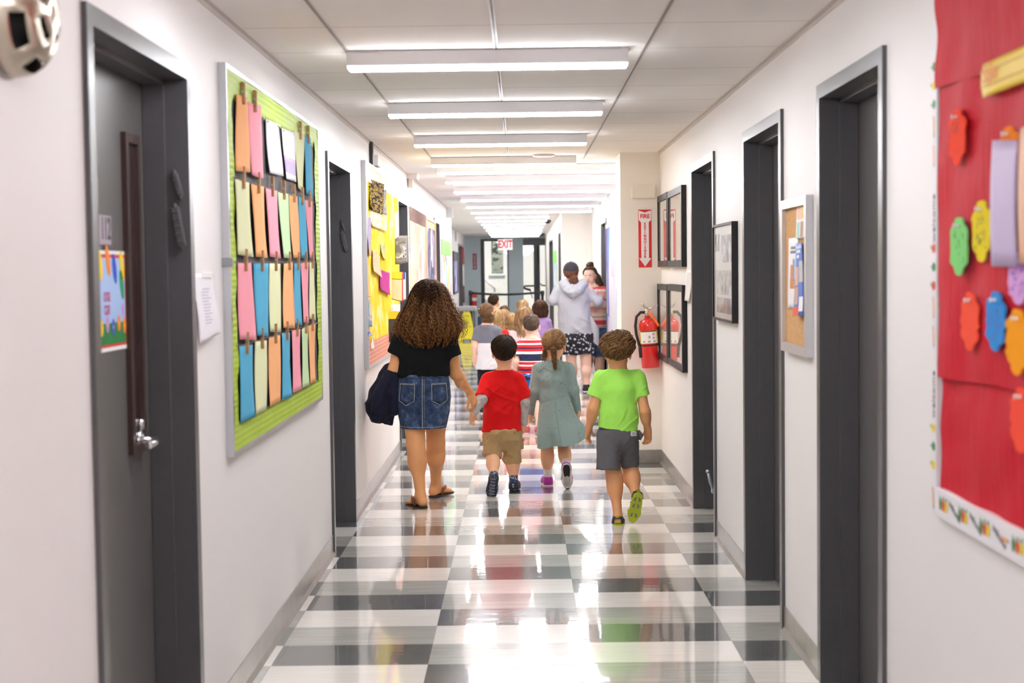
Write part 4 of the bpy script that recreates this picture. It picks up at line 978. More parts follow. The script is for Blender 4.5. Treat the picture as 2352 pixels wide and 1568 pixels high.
mb, fn = paper_mesh([on_right(1580, 622), on_right(1592, 620), on_right(1591, 692), on_right(1578, 690)], -1, .008, .012, .003, 5); tag(mb.build('notice_sheet', M('#e4dfdc', .6)), 'white slip of paper hanging beside the farthest grey door before the column', 'paper')
zr = lambda py, px=1400: on_right(px, py)[1]
wall_poster('poster', 'white poster with blue and pink crayon scrawls beyond the column', XR, -1, 15.3, 18.2, .72, 2.08, patchwork('scrawl', ['#dddae4', '#e0e0e6', '#8f86cf', '#dccbd6', '#e0e0e4', '#86a0dc', '#dba6b0', '#e2e2e8'], 4.2, .5, (1, .5, .35)), .05, M('#e9e2e6', .5))
wall_poster('poster', 'green topped poster on the far wall by the dark doors', .64, -1, 25.2, 27.9, 1.0, 1.88, patchwork('far_drawing', ['#b9cfd8', '#e8e6ea', '#d9e3b9', '#8fb7cf'], 2.5), .22, M('#7fcf4f', .5))

# ---- column: chime box, fire extinguisher sign and extinguisher
YC = 11.29
cx_ = lambda px: at_depth(px, 640, YC)[0]
mb = MB(); a, b_ = at_depth(1450, 456, YC), at_depth(1504, 424, YC); mb.bbox((a[0], YC-.045, a[1]), (b_[0], YC, b_[1]), .006); o = tag(mb.build('chime_box', M((.80, .74, .66), .5)), 'cream plastic box high on the column above the fire sign', 'box')
a, b_ = at_depth(1467, 614, YC), at_depth(1496, 481, YC); sw, sh = b_[0]-a[0], b_[1]-a[1]
RED_S = M('#d61f26', .4); WHT_S = M('#f1eeee', .4)
fs_ = thing('fire_extinguisher_sign', 'tall red and white fire extinguisher arrow sign on the column', 'sign', (0, 0, 0))
T = T_front(a[0]+sw/2, a[1]+sh/2, YC)
mb = MB(); mb.bbox((-sw/2, -sh/2, 0), (sw/2, sh/2, .003), .001, T); mb.build('sign_plate', RED_S, fs_)
mb = MB(); w2, h2 = sw/2, sh/2
mb.prism([(-w2*.94, h2*.97), (0, h2*.90), (w2*.94, h2*.97), (w2*.94, h2*.64), (w2*.58, h2*.56), (w2*.58, -h2*.68), (w2*.94, -h2*.68), (0, -h2*.97), (-w2*.94, -h2*.68), (-w2*.58, -h2*.68), (-w2*.58, h2*.56), (-w2*.94, h2*.64)][::-1], .003, .0036, T)
mb.build('white_arrow', WHT_S, fs_)
lettering('FIRE', .044, T @ Matrix.Translation((0, h2*.765, .0037)), RED_S, fs_, .0002, .0016, sx=.92)
for i, ch in enumerate('EXTINGUISHER'): lettering(ch, .0265, T @ Matrix.Translation((0, h2*(.50-i*.103), .0037)), RED_S, fs_, .0002, .0013, name='letter')
def extinguisher(lab, X, Y, zb, H, r, lean=0.0):
    t = thing('fire_extinguisher', lab, 'fire extinguisher', (X, Y, zb)); RE = M((.72, .012, .012), .22, 0, .5, coat=.6)
    T = Matrix.Rotation(lean, 4, 'Y'); B = H*.78
    MB().lathe([(r*.93, 0), (r, .006), (r, B*.86), (r*.97, B*.91), (r*.82, B*.96), (r*.5, B*.99), (r*.34, B), (r*.32, B+.02)], 32, T).build('cylinder', RE, t)
    lb = MB(); n = 20
    def patch(mb, a0, a1, z0, z1, rr):
        vs = []; 
        for j in range(2):
            for k in range(n+1):
                an = -PI/2+a0+(a1-a0)*k/n; vs.append(T @ Vector((rr*math.cos(an), rr*math.sin(an), (z0, z1)[j])))
        mb.add(vs, [(k, k+1, n+2+k, n+1+k) for k in range(n)], True)
    patch(lb, -1.35, 1.45, B*.50, B*.76, r+.0008); o = lb.build('label', M('#e9d64e', .4), t)
    lb = MB(); patch(lb, -1.1, .95, B*.505, B*.735, r+.0014); lb.build('instruction_panel', WHT_S, o)
    lb = MB(); patch(lb, -1.1, .95, B*.735, B*.757, r+.0014); lb.build('label_heading', M((.03, .03, .03), .4), o)
    lb = MB()
    for k in range(3): patch(lb, -.8+k*.6, -.5+k*.6, B*.52, B*.56, r+.002)
    patch(lb, .35, .6, B*.66, B*.71, r+.002); patch(lb, .35, .6, B*.59, B*.63, r+.002); patch(lb, -.1, .1, B*.60, B*.66, r+.002)
    lb.build('pictogram', M('#b9a0a4', .5), o)
    lb = MB(); patch(lb, 1.0, 1.5, B*.2, B*.44, r+.0008); lb.build('inspection_label', M('#d8d0d4', .4, var=.2, scale=30), t)
    bd_ = MB(); bd_.lathe([(r+.002, B*.445), (r+.004, B*.45), (r+.004, B*.475), (r+.002, B*.48)], 32, T, cap=False); bd_.bbox((-.02, r*.4, B*.44), (.02, r+.03, B*.49), .003, T); bd_.build('bracket_strap', M((.02, .02, .02), .45), t)
    v = MB(); v.lathe([(.018, B+.012), (.02, B+.03), (.017, B+.055), (.02, B+.062), (.012, B+.075), (0, B+.078)], 16, T); v.build('valve', M((.60, .57, .52), .3, .9), t)
    hd = MB(); hd.tube([T @ Vector(p) for p in ((-.005, 0, B+.06), (.03, -.01, B+.078), (.085, -.015, B+.098))], [.007, .007, .005], 8); hd.build('carrying_handle', CHROME, t)
    hd = MB(); hd.tube([T @ Vector(p) for p in ((.01, 0, B+.07), (-.02, -.005, B+.10), (-.045, -.01, B+.125))], [.009, .009, .008], 8); hd.build('squeeze_lever', CHROME, t)
    MB().lathe([(.016, 0), (.016, .01), (0, .011)], 14, T @ Matrix.Translation((-.002, -.018, B+.045)) @ Matrix.Rotation(PI/2, 4, 'X')).build('pressure_gauge', M('#d6c9a8', .3), t)
    hs = MB(); hs.tube([T @ Vector(p) for p in ((-.015, 0, B+.05), (-.05, -.005, B+.052), (-.085, -.01, B+.02), (-.098, -.012, B-.05), (-.095, -.012, B*.7), (-.080, -.014, B*.5), (-.074, -.014, B*.42))], .0115, 10); hs.build('hose', M((.018, .018, .018), .45), t)
    nz = MB(); nz.tube([T @ Vector(p) for p in ((-.075, -.014, B*.47), (-.072, -.014, B*.40), (-.066, -.014, B*.22))], [.013, .015, .019], 12); nz.build('nozzle', M((.015, .015, .016), .5), t)
    tg = MB(); tg.sheet(lambda u, v: tuple(T @ Vector((.005+.068*(1-v)+.016*u, -r*.55-.02*(1-v)-.008*math.sin(v*3), B+.045-.115*(1-v)+.012*u))), 3, 8, .001); tg.build('inspection_tag', M('#f26a21', .5), t)
    return t
ez0 = .755; ext_x = (cx_(1468)+cx_(1509))/2
extinguisher('red fire extinguisher with black hose mounted on the column', ext_x+.008, YC-.085, ez0, .49, .070, -.06)
mb = MB(); mb.bbox((ext_x-.03, YC-.018, 1.0), (ext_x+.05, YC, 1.09), .003); tag(mb.build('wall_bracket', M((.72, .68, .62), .5)), 'small cream bracket behind the fire extinguisher on the column', 'bracket')

# ---- ceiling bits and the far end
vx, vy = (lambda d: (d[0]*(ZC-EYE)/d[2], d[1]*(ZC-EYE)/d[2]))(ray(1249, 355))
MB().lathe([(.09, 0), (.088, -.012), (.06, -.018), (0, -.02)], 32, Matrix.Translation((vx, vy, ZC))).build('ceiling_vent', M((.70, .66, .64), .5))
tag(bpy.data.objects['ceiling_vent'], 'flat round white cover on the ceiling above the fourth light', 'vent')
for k, (px, py) in enumerate([(1259, 523), (1246, 545)]):
    Yk = [24.8, 33.6][k]; xk, zk = at_depth(px, py, Yk); c = thing('dome_camera', ['black dome camera under the ceiling, the nearer of two', 'black dome camera under the ceiling beside the exit sign'][k], 'camera', (xk, Yk, ZC)); zk -= ZC; zk = min(zk, -.05)
    MB().lathe([(.075, 0), (.075, -.03), (.06, -.04), (0, -.042)], 24).build('mounting_base', M((.75, .74, .73), .5), c); MB().ball((0, 0, -.05), (.055, .055, .06), 16).build('dome_cover', M((.012, .012, .014), .1), c)
YX = 36.3; a, b_ = at_depth(1144, 574, YX), at_depth(1177, 549, YX)
es = thing('exit_sign', 'white EXIT sign with red letters hanging before the glass doors', 'sign', (0, 0, 0)); T = T_front((a[0]+b_[0])/2, (a[1]+b_[1])/2, YX); sw, sh = b_[0]-a[0], b_[1]-a[1]
MB().bbox((-sw/2, -sh/2, -.04), (sw/2, sh/2, 0), .006, T).build('sign_plate', emit((.92, .80, .82), .35, 'lit_exit_face'), es)
lettering('EXIT', sh*.98, T @ Matrix.Translation((0, 0, .002)), M((.80, .02, .03), .4), es, .002, .008, sx=.66)
MB().box((-.02, sh/2, -.03), (.02, ZC-(a[1]+b_[1])/2, -.01), T).build('hanging_stem', M((.7, .7, .7), .5), es)
a, b_ = at_depth(1086, 619, YE), at_depth(1095, 582, YE); T = T_front((a[0]+b_[0])/2, (a[1]+b_[1])/2, YE); w2, h2 = (b_[0]-a[0])/2, (b_[1]-a[1])/2
f2 = thing('fire_extinguisher_sign', 'small maroon and white arrow sign on the teal end wall', 'sign', (0, 0, 0))
MB().bbox((-w2, -h2, 0), (w2, h2, .004), .001, T).build('sign_plate', M('#8e2f4e', .4), f2); MB().prism([(-w2*.5, h2*.8), (-w2*.5, -h2*.7), (-w2*.8, -h2*.7), (0, -h2*.95), (w2*.8, -h2*.7), (w2*.5, -h2*.7), (w2*.5, h2*.8)], .004, .005, T).build('white_arrow', M('#b79aa8', .4), f2)
for i, ch in enumerate('EXTINGUISHER'): lettering(ch, .05, T @ Matrix.Translation((0, h2*(.66-i*.115), .0052)), M('#8e2f4e', .4), f2, .0002, .001, name='letter')
a = at_depth(1089, 700, YE-.12); extinguisher('dark red fire extinguisher on the teal end wall behind the barrier post', a[0], YE-.12, a[1]-.08, .47, .075)
# belt barrier
YS = 33.1; bt = thing('belt_barrier', 'black belt barrier across the corridor in front of the glass doors', 'barrier', (0, 0, 0))
for px in (1081, 1246):
    x = at_depth(px, 690, YS)[0]; zt2 = at_depth(px, 667, YS)[1]
    p_ = MB(); p_.lathe([(.13, 0), (.13, .02), (.05, .04), (.032, .05), (.032, zt2-.12), (.045, zt2-.10), (.045, zt2-.01), (.03, zt2), (0, zt2)], 20, Matrix.Translation((x, YS, 0))); p_.build('post', M((.012, .012, .013), .4), bt)
xa, xb = at_depth(1081, 690, YS)[0], at_depth(1246, 690, YS)[0]; zt2 = at_depth(1165, 667, YS)[1]
bb = MB(); bb.sheet(lambda u, v: (xa+(xb-xa)*u, YS-.04, zt2-.07-.045*math.sin(PI*u)+.05*v), 24, 1, .003); bb.build('belt', M((.012, .012, .014), .6), bt)
# grey table against the recess, wet-floor sign
tb = thing('grey_table', 'grey topped table standing in the recess behind the yellow floor sign', 'table', (0, 0, 0)); YT = 32.0
x0_, x1_ = -1.42, at_depth(1093, 710, YT)[0]; zt3 = at_depth(1075, 704, YT)[1]
MB().bbox((x0_, YT, zt3-.10), (x1_, YT+.8, zt3), .02).build('tabletop', M((.46, .44, .45), .4), tb)
for x in (x0_+.06, x1_-.06):
    for y in (YT+.1, YT+.7): MB().bbox((x-.02, y-.02, 0), (x+.02, y+.02, zt3-.1), .004).build('leg', M((.18, .18, .2), .5), tb)
xx = at_depth(1102, 715, YT+.4)[0]
MB().bbox((x1_+.03, YT+.2, 0), (x1_+.36, YT+.7, .52), .03).build('storage_bin', M((.02, .045, .12), .5)); tag(bpy.data.objects['storage_bin'], 'dark blue bin beside the grey table', 'bin')
ws = thing('wet_floor_sign', 'yellow A-frame wet floor sign standing on the chequered floor', 'floor sign', (0, 0, 0)); YW = 31.6
YEL2 = M((.86, .72, .015), .45); wa = lambda px: at_depth(px, 750, YW)[0]; zw = at_depth(1075, 717, YW)[1]; cxw = (wa(1052)+wa(1088))/2+.02
for s in (-1, 1):
    p_ = MB(); T = Matrix(((1, 0, 0, cxw), (0, -s*.30, -s*.95, YW+s*.0), (0, .95, -.30, 0), (0, 0, 0, 1)))
    T = Matrix.Translation((cxw, YW, zw)) @ Matrix.Rotation(s*.30, 4, 'X') @ Matrix(((1, 0, 0, 0), (0, 0, -1, 0), (0, 1, 0, 0), (0, 0, 0, 1)))
    L = zw/.955; p_.prism([(-.19, -L), (-.10, -L), (-.085, -L+.05), (.085, -L+.05), (.10, -L), (.19, -L), (.085, -.03), (.06, 0), (-.06, 0), (-.085, -.03)], -.012, .012, T); fp = p_.build('front_panel' if s < 0 else 'back_panel', YEL2, ws)
    if s < 0:
        g = MB(); g.tube([T @ Vector(p) for p in ((-.05, -.26, .014), (.0, -.16, .014), (.05, -.26, .014), (-.05, -.26, .014))], .006, 5); g.tube([T @ Vector(p) for p in ((-.01, -.25, .014), (.005, -.21, .014), (.02, -.24, .014))], .008, 5); g.build('warning_symbol', M((.03, .03, .03), .5), fp)
        lettering('CAUTION', .05, T @ Matrix.Translation((0, -.09, .0135)), M((.03, .03, .03), .5), fp, .001, sx=.5)
        lettering('WET FLOOR', .045, T @ Matrix.Translation((0, -.33, .0135)), M((.03, .03, .03), .5), fp, .001, sx=.8)
# ================================================================== PEOPLE: shared modelling
V3 = lambda *a: np.array(a, float)
def unit(v): v = np.array(v, float); return v/max(np.linalg.norm(v), 1e-9)
def skin(c, name='skin'):
    t = NT(name); f = t.noise(t.coord(), 9, 3); d = lin(c)[:3]
    t.base(t.mix(f, tuple(x*y for x, y in zip(d, (.95, .88, .86))), tuple(min(1, x*1.05) for x in d))); t.set(Roughness=.5)
    t.b.inputs['Specular IOR Level'].default_value = .35; t.bump(t.noise(t.coord(), 320, 2), .05, .001); return t.m
SKIN_W = skin((.79, .385, .165)); SKIN_K = skin((.84, .48, .29)); SKIN_T = skin((.76, .375, .175)); SKIN_P = skin((.86, .56, .43))
def cloth(c, rough=.85, var=.06, scale=60, bump=.12, name='cloth', sheen=.04):
    t = NT(name); f = t.noise(t.coord(), scale, 3); d = lin(c)[:3]
    t.base(t.mix(f, tuple(x*(1-var) for x in d), tuple(min(1, x*(1+var)) for x in d))); t.set(Roughness=rough, Sheen_Weight=sheen)
    t.b.inputs['Specular IOR Level'].default_value = .25; t.bump(t.noise(t.coord(), 420, 2), bump, .001); return t.m
def hair_mat(lo, hi, tip=None, z0=0, z1=1, name='hair'):
    t = NT(name); g = t.n('ShaderNodeNewGeometry'); c = t.mix(g.outputs['Random Per Island'], lo, hi)
    if tip is not None:
        s = t.sep(t.coord()); mr = t.n('ShaderNodeMapRange'); t.l(s[2], mr.inputs[0]); mr.inputs[1].default_value = z1; mr.inputs[2].default_value = z0
        c2 = t.mix(g.outputs['Random Per Island'], tip[0], tip[1]); c = t.mix(mr.outputs[0], c, c2)
    t.base(c); t.set(Roughness=.5); t.b.inputs['Specular IOR Level'].default_value = .22; return t.m
EYE_W, EYE_D, LIP, BROW = M('#efeae6', .2), M('#2b1a12', .15), M('#b5655c', .45), M('#4a3020', .7)

class Fig:
    """one person: an Empty on the floor; P() reads a measured point at a distance dy beyond the person's own"""
    def __init__(s, label, Y, px, group=None, name='person'):
        s.Y = Y; s.X = at_depth(px, 900, Y)[0]; s.mm = Y/F_PX
        s.root = thing(name, label, 'person', (s.X, Y, 0), 0, group)
    def P(s, px, py, dy=0.0):
        x, z = at_depth(px, py, s.Y+dy); return V3(x-s.X, dy, z)
    def add(s, name, mesh, mat, parent=None):
        if isinstance(mesh, MB): return mesh.build(name, mat, parent or s.root)
        return obj(name, mesh, mat, parent or s.root)
def head_frame(yaw=0., pitch=0., roll=0.):
    """columns: right, forward, up; yaw turns to the left, pitch > 0 looks down"""
    M3 = Matrix.Rotation(yaw, 3, 'Z') @ Matrix.Rotation(-pitch, 3, 'X') @ Matrix.Rotation(roll, 3, 'Y')
    return np.array(M3)
def add_head(S, c, R, s=1.0, k=.018):
    W_ = lambda p: c + R @ (np.array(p)*s)
    S.ell(W_((0, -.012, .022)), np.array((.071, .087, .078))*s, R, k)
    S.ell(W_((0, .026, -.038)), np.array((.055, .056, .060))*s, R, .03*s)
    S.ell(W_((0, .055, -.078)), np.array((.024, .022, .020))*s, R, .025*s)
    S.cone(W_((0, .078, .002)), W_((0, .092, -.030)), .006*s, .0095*s, .012*s)
    for q in (-1, 1):
        S.ell(W_((q*.035, .050, -.036)), np.array((.026, .024, .024))*s, R, .02*s)
        S.ell(W_((q*.0735, -.004, -.018)), np.array((.0075, .017, .027))*s, R, .006*s)
        S.ell(W_((q*.0785, -.010, -.014)), np.array((.004, .012, .019))*s, R, .004*s)
        S.ell(W_((q*.030, .089, -.004)), np.array((.015, .010, .009))*s, R, .0, op='sub')
def add_face(fig, c, R, s=1.0, par=None):
    W_ = lambda p: Vector(c + R @ (np.array(p)*s))
    for q in (-1, 1):
        e = MB(); e.ball(W_((q*.030, .0715, -.005)), .0100*s, 12); eo = fig.add('eye', e, EYE_W)
        i = MB(); i.ball(W_((q*.030, .0782, -.0055)), .0050*s, 10); i.build('iris', EYE_D, eo)
        b = MB(); b.tube([W_((q*.014, .083, .016)), W_((q*.030, .082, .021)), W_((q*.046, .070, .015))], [.0022*s, .003*s, .0016*s], 6); fig.add('eyebrow', b, BROW)
    m = MB(); m.tube([W_((-.020, .074, -.056)), W_((-.008, .0825, -.054)), W_((0, .083, -.0555)), W_((.008, .0825, -.054)), W_((.020, .074, -.056))], [.001*s, .004*s, .0045*s, .004*s, .001*s], 8)
    m.tube([W_((-.016, .076, -.060)), W_((0, .082, -.0625)), W_((.016, .076, -.060))], [.001*s, .0048*s, .001*s], 8); fig.add('mouth', m, LIP)
def rodr(v, ax, a):
    ax = unit(ax); return v*math.cos(a)+np.cross(ax, v)*math.sin(a)+ax*(ax@v)*(1-math.cos(a))
def add_hand(S, wr, d, thumb, L, curl=.35, k=.006, spread=.11, curls=None, rw=.024):
    """wr wrist, d towards the fingers, thumb = side of the thumb, palm faces d x thumb or its opposite (sign of curl)"""
    d = unit(d); t = unit(thumb-d*(thumb@d)); n = np.cross(d, t)*(1 if curl >= 0 else -1); curl = abs(curl)
    S.cone(wr-d*L*.05, wr+d*L*.16, rw, .17*L, .02, (n, .62)); S.cone(wr+d*L*.12+t*L*.08, wr+d*L*.42+t*L*.13, .12*L, .10*L, .012, (n, .72))
    S.cone(wr+d*L*.12-t*L*.06, wr+d*L*.40-t*L*.12, .12*L, .10*L, .012, (n, .72)); S.cone(wr+d*L*.1, wr+d*L*.42, .14*L, .12*L, .012, (n, .72))
    for i, (o, ln) in enumerate(((.165, .40), (.055, .46), (-.055, .43), (-.16, .34))):
        p = wr+d*L*.45+t*o*L; dd = rodr(d, n, 0); dd = unit(d+t*o*spread*6)
        c = (curls[i] if curls else curl*(1+.12*i))
        ax = np.cross(dd, n); r = .049*L
        for j, f in enumerate((.42, .32, .26)):
            dd = rodr(dd, ax, c*(.8 if j == 0 else 1.0)); q = p+dd*ln*L*f; S.cone(p, q, r, r*.93, .004 if j else .006); p = q; r *= .93
    p = wr+d*L*.14+t*L*.13; dd = unit(d*.62+t*.72+n*.30)
    for j, (f, r) in enumerate(((.20, .068), (.16, .058), (.13, .050))):
        q = p+dd*f*L; S.cone(p, q, r*L, r*.9*L, .010 if j == 0 else .004); p = q; dd = unit(dd*.9+d*.35+n*.12)
def add_leg(S, hip, kn, an, rh, rk, ra, k=.03, calf=None, back=(0, -1, 0)):
    S.cone(hip, kn, rh, rk, k); S.cone(kn, an, rk*.96, ra, k)
    cp = kn+(an-kn)*.30+np.array(back)*rk*.18; S.ell(cp, ((calf or rk*1.02), (calf or rk*1.02), np.linalg.norm(an-kn)*.27), None, .04)
def foot_frame(f, u):
    f = unit(f); u = unit(np.array(u)-f*(np.array(u)@f)); return f, u, np.cross(f, u)
def add_foot(S, an, f, u, L, toes=False, k=.015, side=1):
    """ankle, toe direction, sole-up direction"""
    f, u, s = foot_frame(f, u); W_ = lambda a, b, c=0: an+f*a*L+u*b*L+s*c*L*side
    S.ell(W_(-.14, -.20), (.115*L,)*3, None, .02); S.cone(an, W_(-.12, -.19), .12*L, .12*L, .02)
    S.cone(W_(.02, -.06), W_(.46, -.25), .125*L, .085*L, .03); S.cone(W_(-.1, -.24), W_(.50, -.265), .095*L, .10*L, .02, (u, .62))
    S.cone(W_(.44, -.265, -.06), W_(.50, -.27, .08), .085*L, .085*L, .02, (u, .7))
    if toes:
        for i, (c, ln, r) in enumerate(((-.105, .20, .050), (-.035, .19, .036), (.025, .165, .034), (.08, .135, .032), (.128, .10, .030))):
            a = W_(.52-.05*i*.5, -.262, c); S.cone(a, a+f*ln*L*.9-u*.01*L, r*L, r*.92*L, .005)
    else: S.cone(W_(.5, -.265), W_(.66, -.275), .10*L, .075*L, .01, (u, .65))
def shoe_sdf(an, f, u, L, h, side=1, parts='upper', wide=1.0):
    f, u, s = foot_frame(f, u); W_ = lambda a, b, c=0: an+f*a*L+u*b*L+s*c*L*side
    S = SDF(an-L*1.15, an+L*1.15, h)
    b = -.335
    if parts == 'upper':
        S.cone(W_(-.15, -.17), W_(-.13, .02), .155*L, .125*L, .02).cone(W_(-.15, b+.12), W_(.45, b+.14, .01), .150*L*wide, .160*L*wide, .03)
        S.cone(W_(.42, b+.135), W_(.62, b+.10), .16*L*wide, .115*L*wide, .03, (u, .8)); S.cone(W_(0, -.03), W_(.38, b+.2), .13*L, .13*L, .04)
        S.cut(an+u*.06*L, u+(-f)*.15); S.cut(W_(0, b+.035), -u)
        S.cone(an-u*.04*L, an+u*.25*L, .085*L, .105*L, 0, op='sub')
    else:
        r = .165*L*wide; S.cone(W_(-.16, b+.02), W_(.1, b+.02), r*.95, r*.92, .02, (u, .9)); S.cone(W_(.1, b+.02), W_(.44, b+.02, .01), r*.92, r*1.10, .02, (u, .9)); S.cone(W_(.44, b+.02), W_(.66, b+.03), r*1.08, r*.72, .02, (u, .9))
        S.cut(W_(0, b+.085), u+(-f)*.03); S.cut(W_(0, b), -u)
    return S, W_
def tread(W_, L, mb, rows=7, w=.12):
    for i in range(rows):
        a = -.22+.86*i/(rows-1); ww = w*(1.0 if a > .25 else .85); pts = [W_(a, -.342, -ww), W_(a+.03, -.343, 0), W_(a, -.342, ww)]
        mb.tube([Vector(p) for p in pts], .011*L/.17*.6, 5)
    return mb

# ------------------------------------------------------------------ hair
def strand_mesh(P, rad, k=4, extra=None, name='hair'):
    """P (n, m, 3) strand paths, rad (n, m) -> one mesh of thin tapering tubes"""
    n, m, _ = P.shape; T = np.gradient(P, axis=1); T /= np.maximum(np.linalg.norm(T, axis=2, keepdims=True), 1e-9)
    ref = np.tile(np.array((.31, .17, .93)), (n, m, 1)); U = np.cross(T, ref); l = np.linalg.norm(U, axis=2, keepdims=True); U = np.where(l > .05, U/np.maximum(l, 1e-9), np.array((1., 0, 0))); W_ = np.cross(T, U)
    an = 2*np.pi*np.arange(k)/k
    V = P[:, :, None, :]+rad[:, :, None, None]*(U[:, :, None, :]*np.cos(an)[None, None, :, None]+W_[:, :, None, :]*np.sin(an)[None, None, :, None])
    V = V.reshape(-1, 3); base = (np.arange(n)[:, None, None]*m+np.arange(m-1)[None, :, None])*k
    a = np.arange(k)[None, None, :]; b = (a+1) % k
    F = np.stack([base+a, base+b, base+k+b, base+k+a], -1).reshape(-1, 4)
    if extra is not None:
        ev, ef = extra; F = np.concatenate([F, np.array(ef)+len(V)]); V = np.concatenate([V, np.array(ev)])
    me = bpy.data.meshes.new(name); me.vertices.add(len(V)); me.vertices.foreach_set('co', V.astype(np.float32).ravel())
    me.loops.add(F.size); me.loops.foreach_set('vertex_index', F.ravel().astype(np.int32)); me.polygons.add(len(F))
    me.polygons.foreach_set('loop_start', np.arange(0, F.size, 4, dtype=np.int32)); me.polygons.foreach_set('use_smooth', np.ones(len(F), bool)); me.update(calc_edges=True); me.validate(); return me
def scalp(c, R, s, dirs, infl):
    """points on the skull, pushed out by infl; dirs in head axes"""
    r = np.array((.071, .087, .078))*s; o = np.array((0, -.012, .022))*s
    t = 1/np.sqrt(((dirs/(r))**2).sum(-1)); P = dirs*(t[..., None]+np.asarray(infl)[..., None] if np.ndim(infl) else (t+infl)[..., None])
    return (P+o) @ R.T + c
def polar(az, po, tilt):
    """direction from azimuth (0 = front, +- pi = back) and angle from the crown; the crown leans back by tilt"""
    d = np.stack([np.sin(po)*np.sin(az), np.sin(po)*np.cos(az), np.cos(po)], -1)
    ct, st = math.cos(tilt), math.sin(tilt); y = d[..., 1]*ct-d[..., 2]*st; z = d[..., 1]*st+d[..., 2]*ct
    return np.stack([d[..., 0], y, z], -1)
def hairline(az, front=1.15, side=1.62, back=2.15):
    a = np.abs(az)/np.pi; return np.interp(a, [0, .25, .40, .55, .75, 1], [front, front*1.02, side*.86, side*.98, back*.95, back])
def cap_grid(c, R, s, infl, tilt, hl, na=36, npo=12):
    az = np.linspace(-np.pi, np.pi, na, endpoint=False); V = []; F = []
    for j in range(npo+1):
        po = hl(az)*(j+.02)/npo; V.append(scalp(c, R, s, polar(az, po, tilt), np.full(na, infl*(1-.75*(j/npo)**6))))
    V = np.concatenate(V)
    for j in range(npo):
        for k in range(na): F.append((j*na+k, (j+1)*na+k, (j+1)*na+(k+1) % na, j*na+(k+1) % na))
    return V, F
def short_hair(c, R, s, n=900, length=.55, infl=.010, lift=.006, rad=.0028, seed=1, tilt=.45, hl=hairline, swirl=.35, messy=.15, m=7, wave=0.0, wf=8.0, clump=1, helix=None, cap=.85):
    rs = np.random.RandomState(seed); g = np.arange(n)//clump; G = lambda v: v[g][:, None]
    az = rs.uniform(-np.pi, np.pi, n); po = hl(az)*np.sqrt(rs.uniform(0.0, 1, n))*.98
    if clump > 1: az = az[g]+rs.normal(0, .09, n)/np.clip(np.sin(po[g]), .25, 1); po = np.clip(po[g]+rs.normal(0, .07, n), .01, None); po = np.minimum(po, hl(az)*.99)
    t = np.linspace(0, 1, m)[None, :]; L = length*G(rs.uniform(.6, 1.2, n))*np.clip(hl(az)-po+.25, .18, .7)[:, None]/.6
    w1, w2, sw = G(rs.uniform(0, 6, n)), G(rs.uniform(0, 6, n)), G(rs.normal(0, messy, n))
    pp = po[:, None]+L*t*.8; aa = az[:, None]+(swirl+sw)*t*np.clip(1-po/2.4, .1, 1)[:, None]+wave*np.sin(t*wf+w1)*.12
    inf = infl*(.75+.3*rs.uniform(0, 1, n)[:, None])+lift*np.sin(t*np.pi*G(rs.uniform(.6, 1.0, n)))*G(rs.uniform(.2, 1.4, n))+wave*.006*np.sin(t*wf*1.1+w2)
    inf = inf*np.clip(1.25-.75*np.clip(pp/hl(az)[:, None], 0, 1.4)**4, .15, 1)
    D = polar(aa, pp, tilt); P = scalp(c, R, s, D, inf); rr = rad*rs.uniform(.7, 1.3, n)[:, None]*np.array([.7]+[1]*(m-3)+[.8, .25])[None, :]
    if helix:
        N_ = D @ R.T; T_ = np.gradient(P, axis=1); T_ /= np.maximum(np.linalg.norm(T_, axis=2, keepdims=True), 1e-9); B_ = np.cross(T_, N_)
        ph = G(rs.uniform(0, 6.28, n))+(np.arange(n) % clump)[:, None]*2*np.pi/clump+2*np.pi*helix[1]*t*G(rs.uniform(.8, 1.2, n)); P = P+helix[0]*(np.cos(ph)[..., None]*N_+np.sin(ph)[..., None]*B_)
    return strand_mesh(P, rr, 4 if m < 20 else 3, cap_grid(c, R, s, infl*cap, tilt, hl))
def gathered_hair(c, R, s, target, n=700, infl=.010, rad=.0028, seed=1, tilt=.2, hl=hairline, m=9, loose=.0, frizz=.002, reach=.92):
    """hair combed over the skull towards one point (a plait or tail)"""
    rs = np.random.RandomState(seed); az = rs.uniform(-np.pi, np.pi, n); po = hl(az)*np.sqrt(rs.uniform(0, 1, n)); a = polar(az, po, tilt); b = np.tile(unit(target), (n, 1))
    om = np.arccos(np.clip((a*b).sum(1), -.999, .999))[:, None]; t = np.linspace(0, reach, m)[None, :]
    D = (np.sin((1-t)*om)/np.sin(om))[:, :, None]*a[:, None, :]+(np.sin(t*om)/np.sin(om))[:, :, None]*b[:, None, :]
    D = D+rs.normal(0, loose, (n, 1, 3))*np.sin(t*np.pi)[:, :, None]; D /= np.linalg.norm(D, axis=2, keepdims=True)
    inf = infl*rs.uniform(.7, 1.3, n)[:, None]*(1+.25*t)+frizz*np.sin(t*14+rs.uniform(0, 6, n)[:, None])
    P = scalp(c, R, s, D, inf); rr = rad*rs.uniform(.7, 1.3, n)[:, None]*np.array([.6]+[1]*(m-2)+[.6])[None, :]
    return strand_mesh(P, rr, 4, cap_grid(c, R, s, infl*.8, tilt, hl))
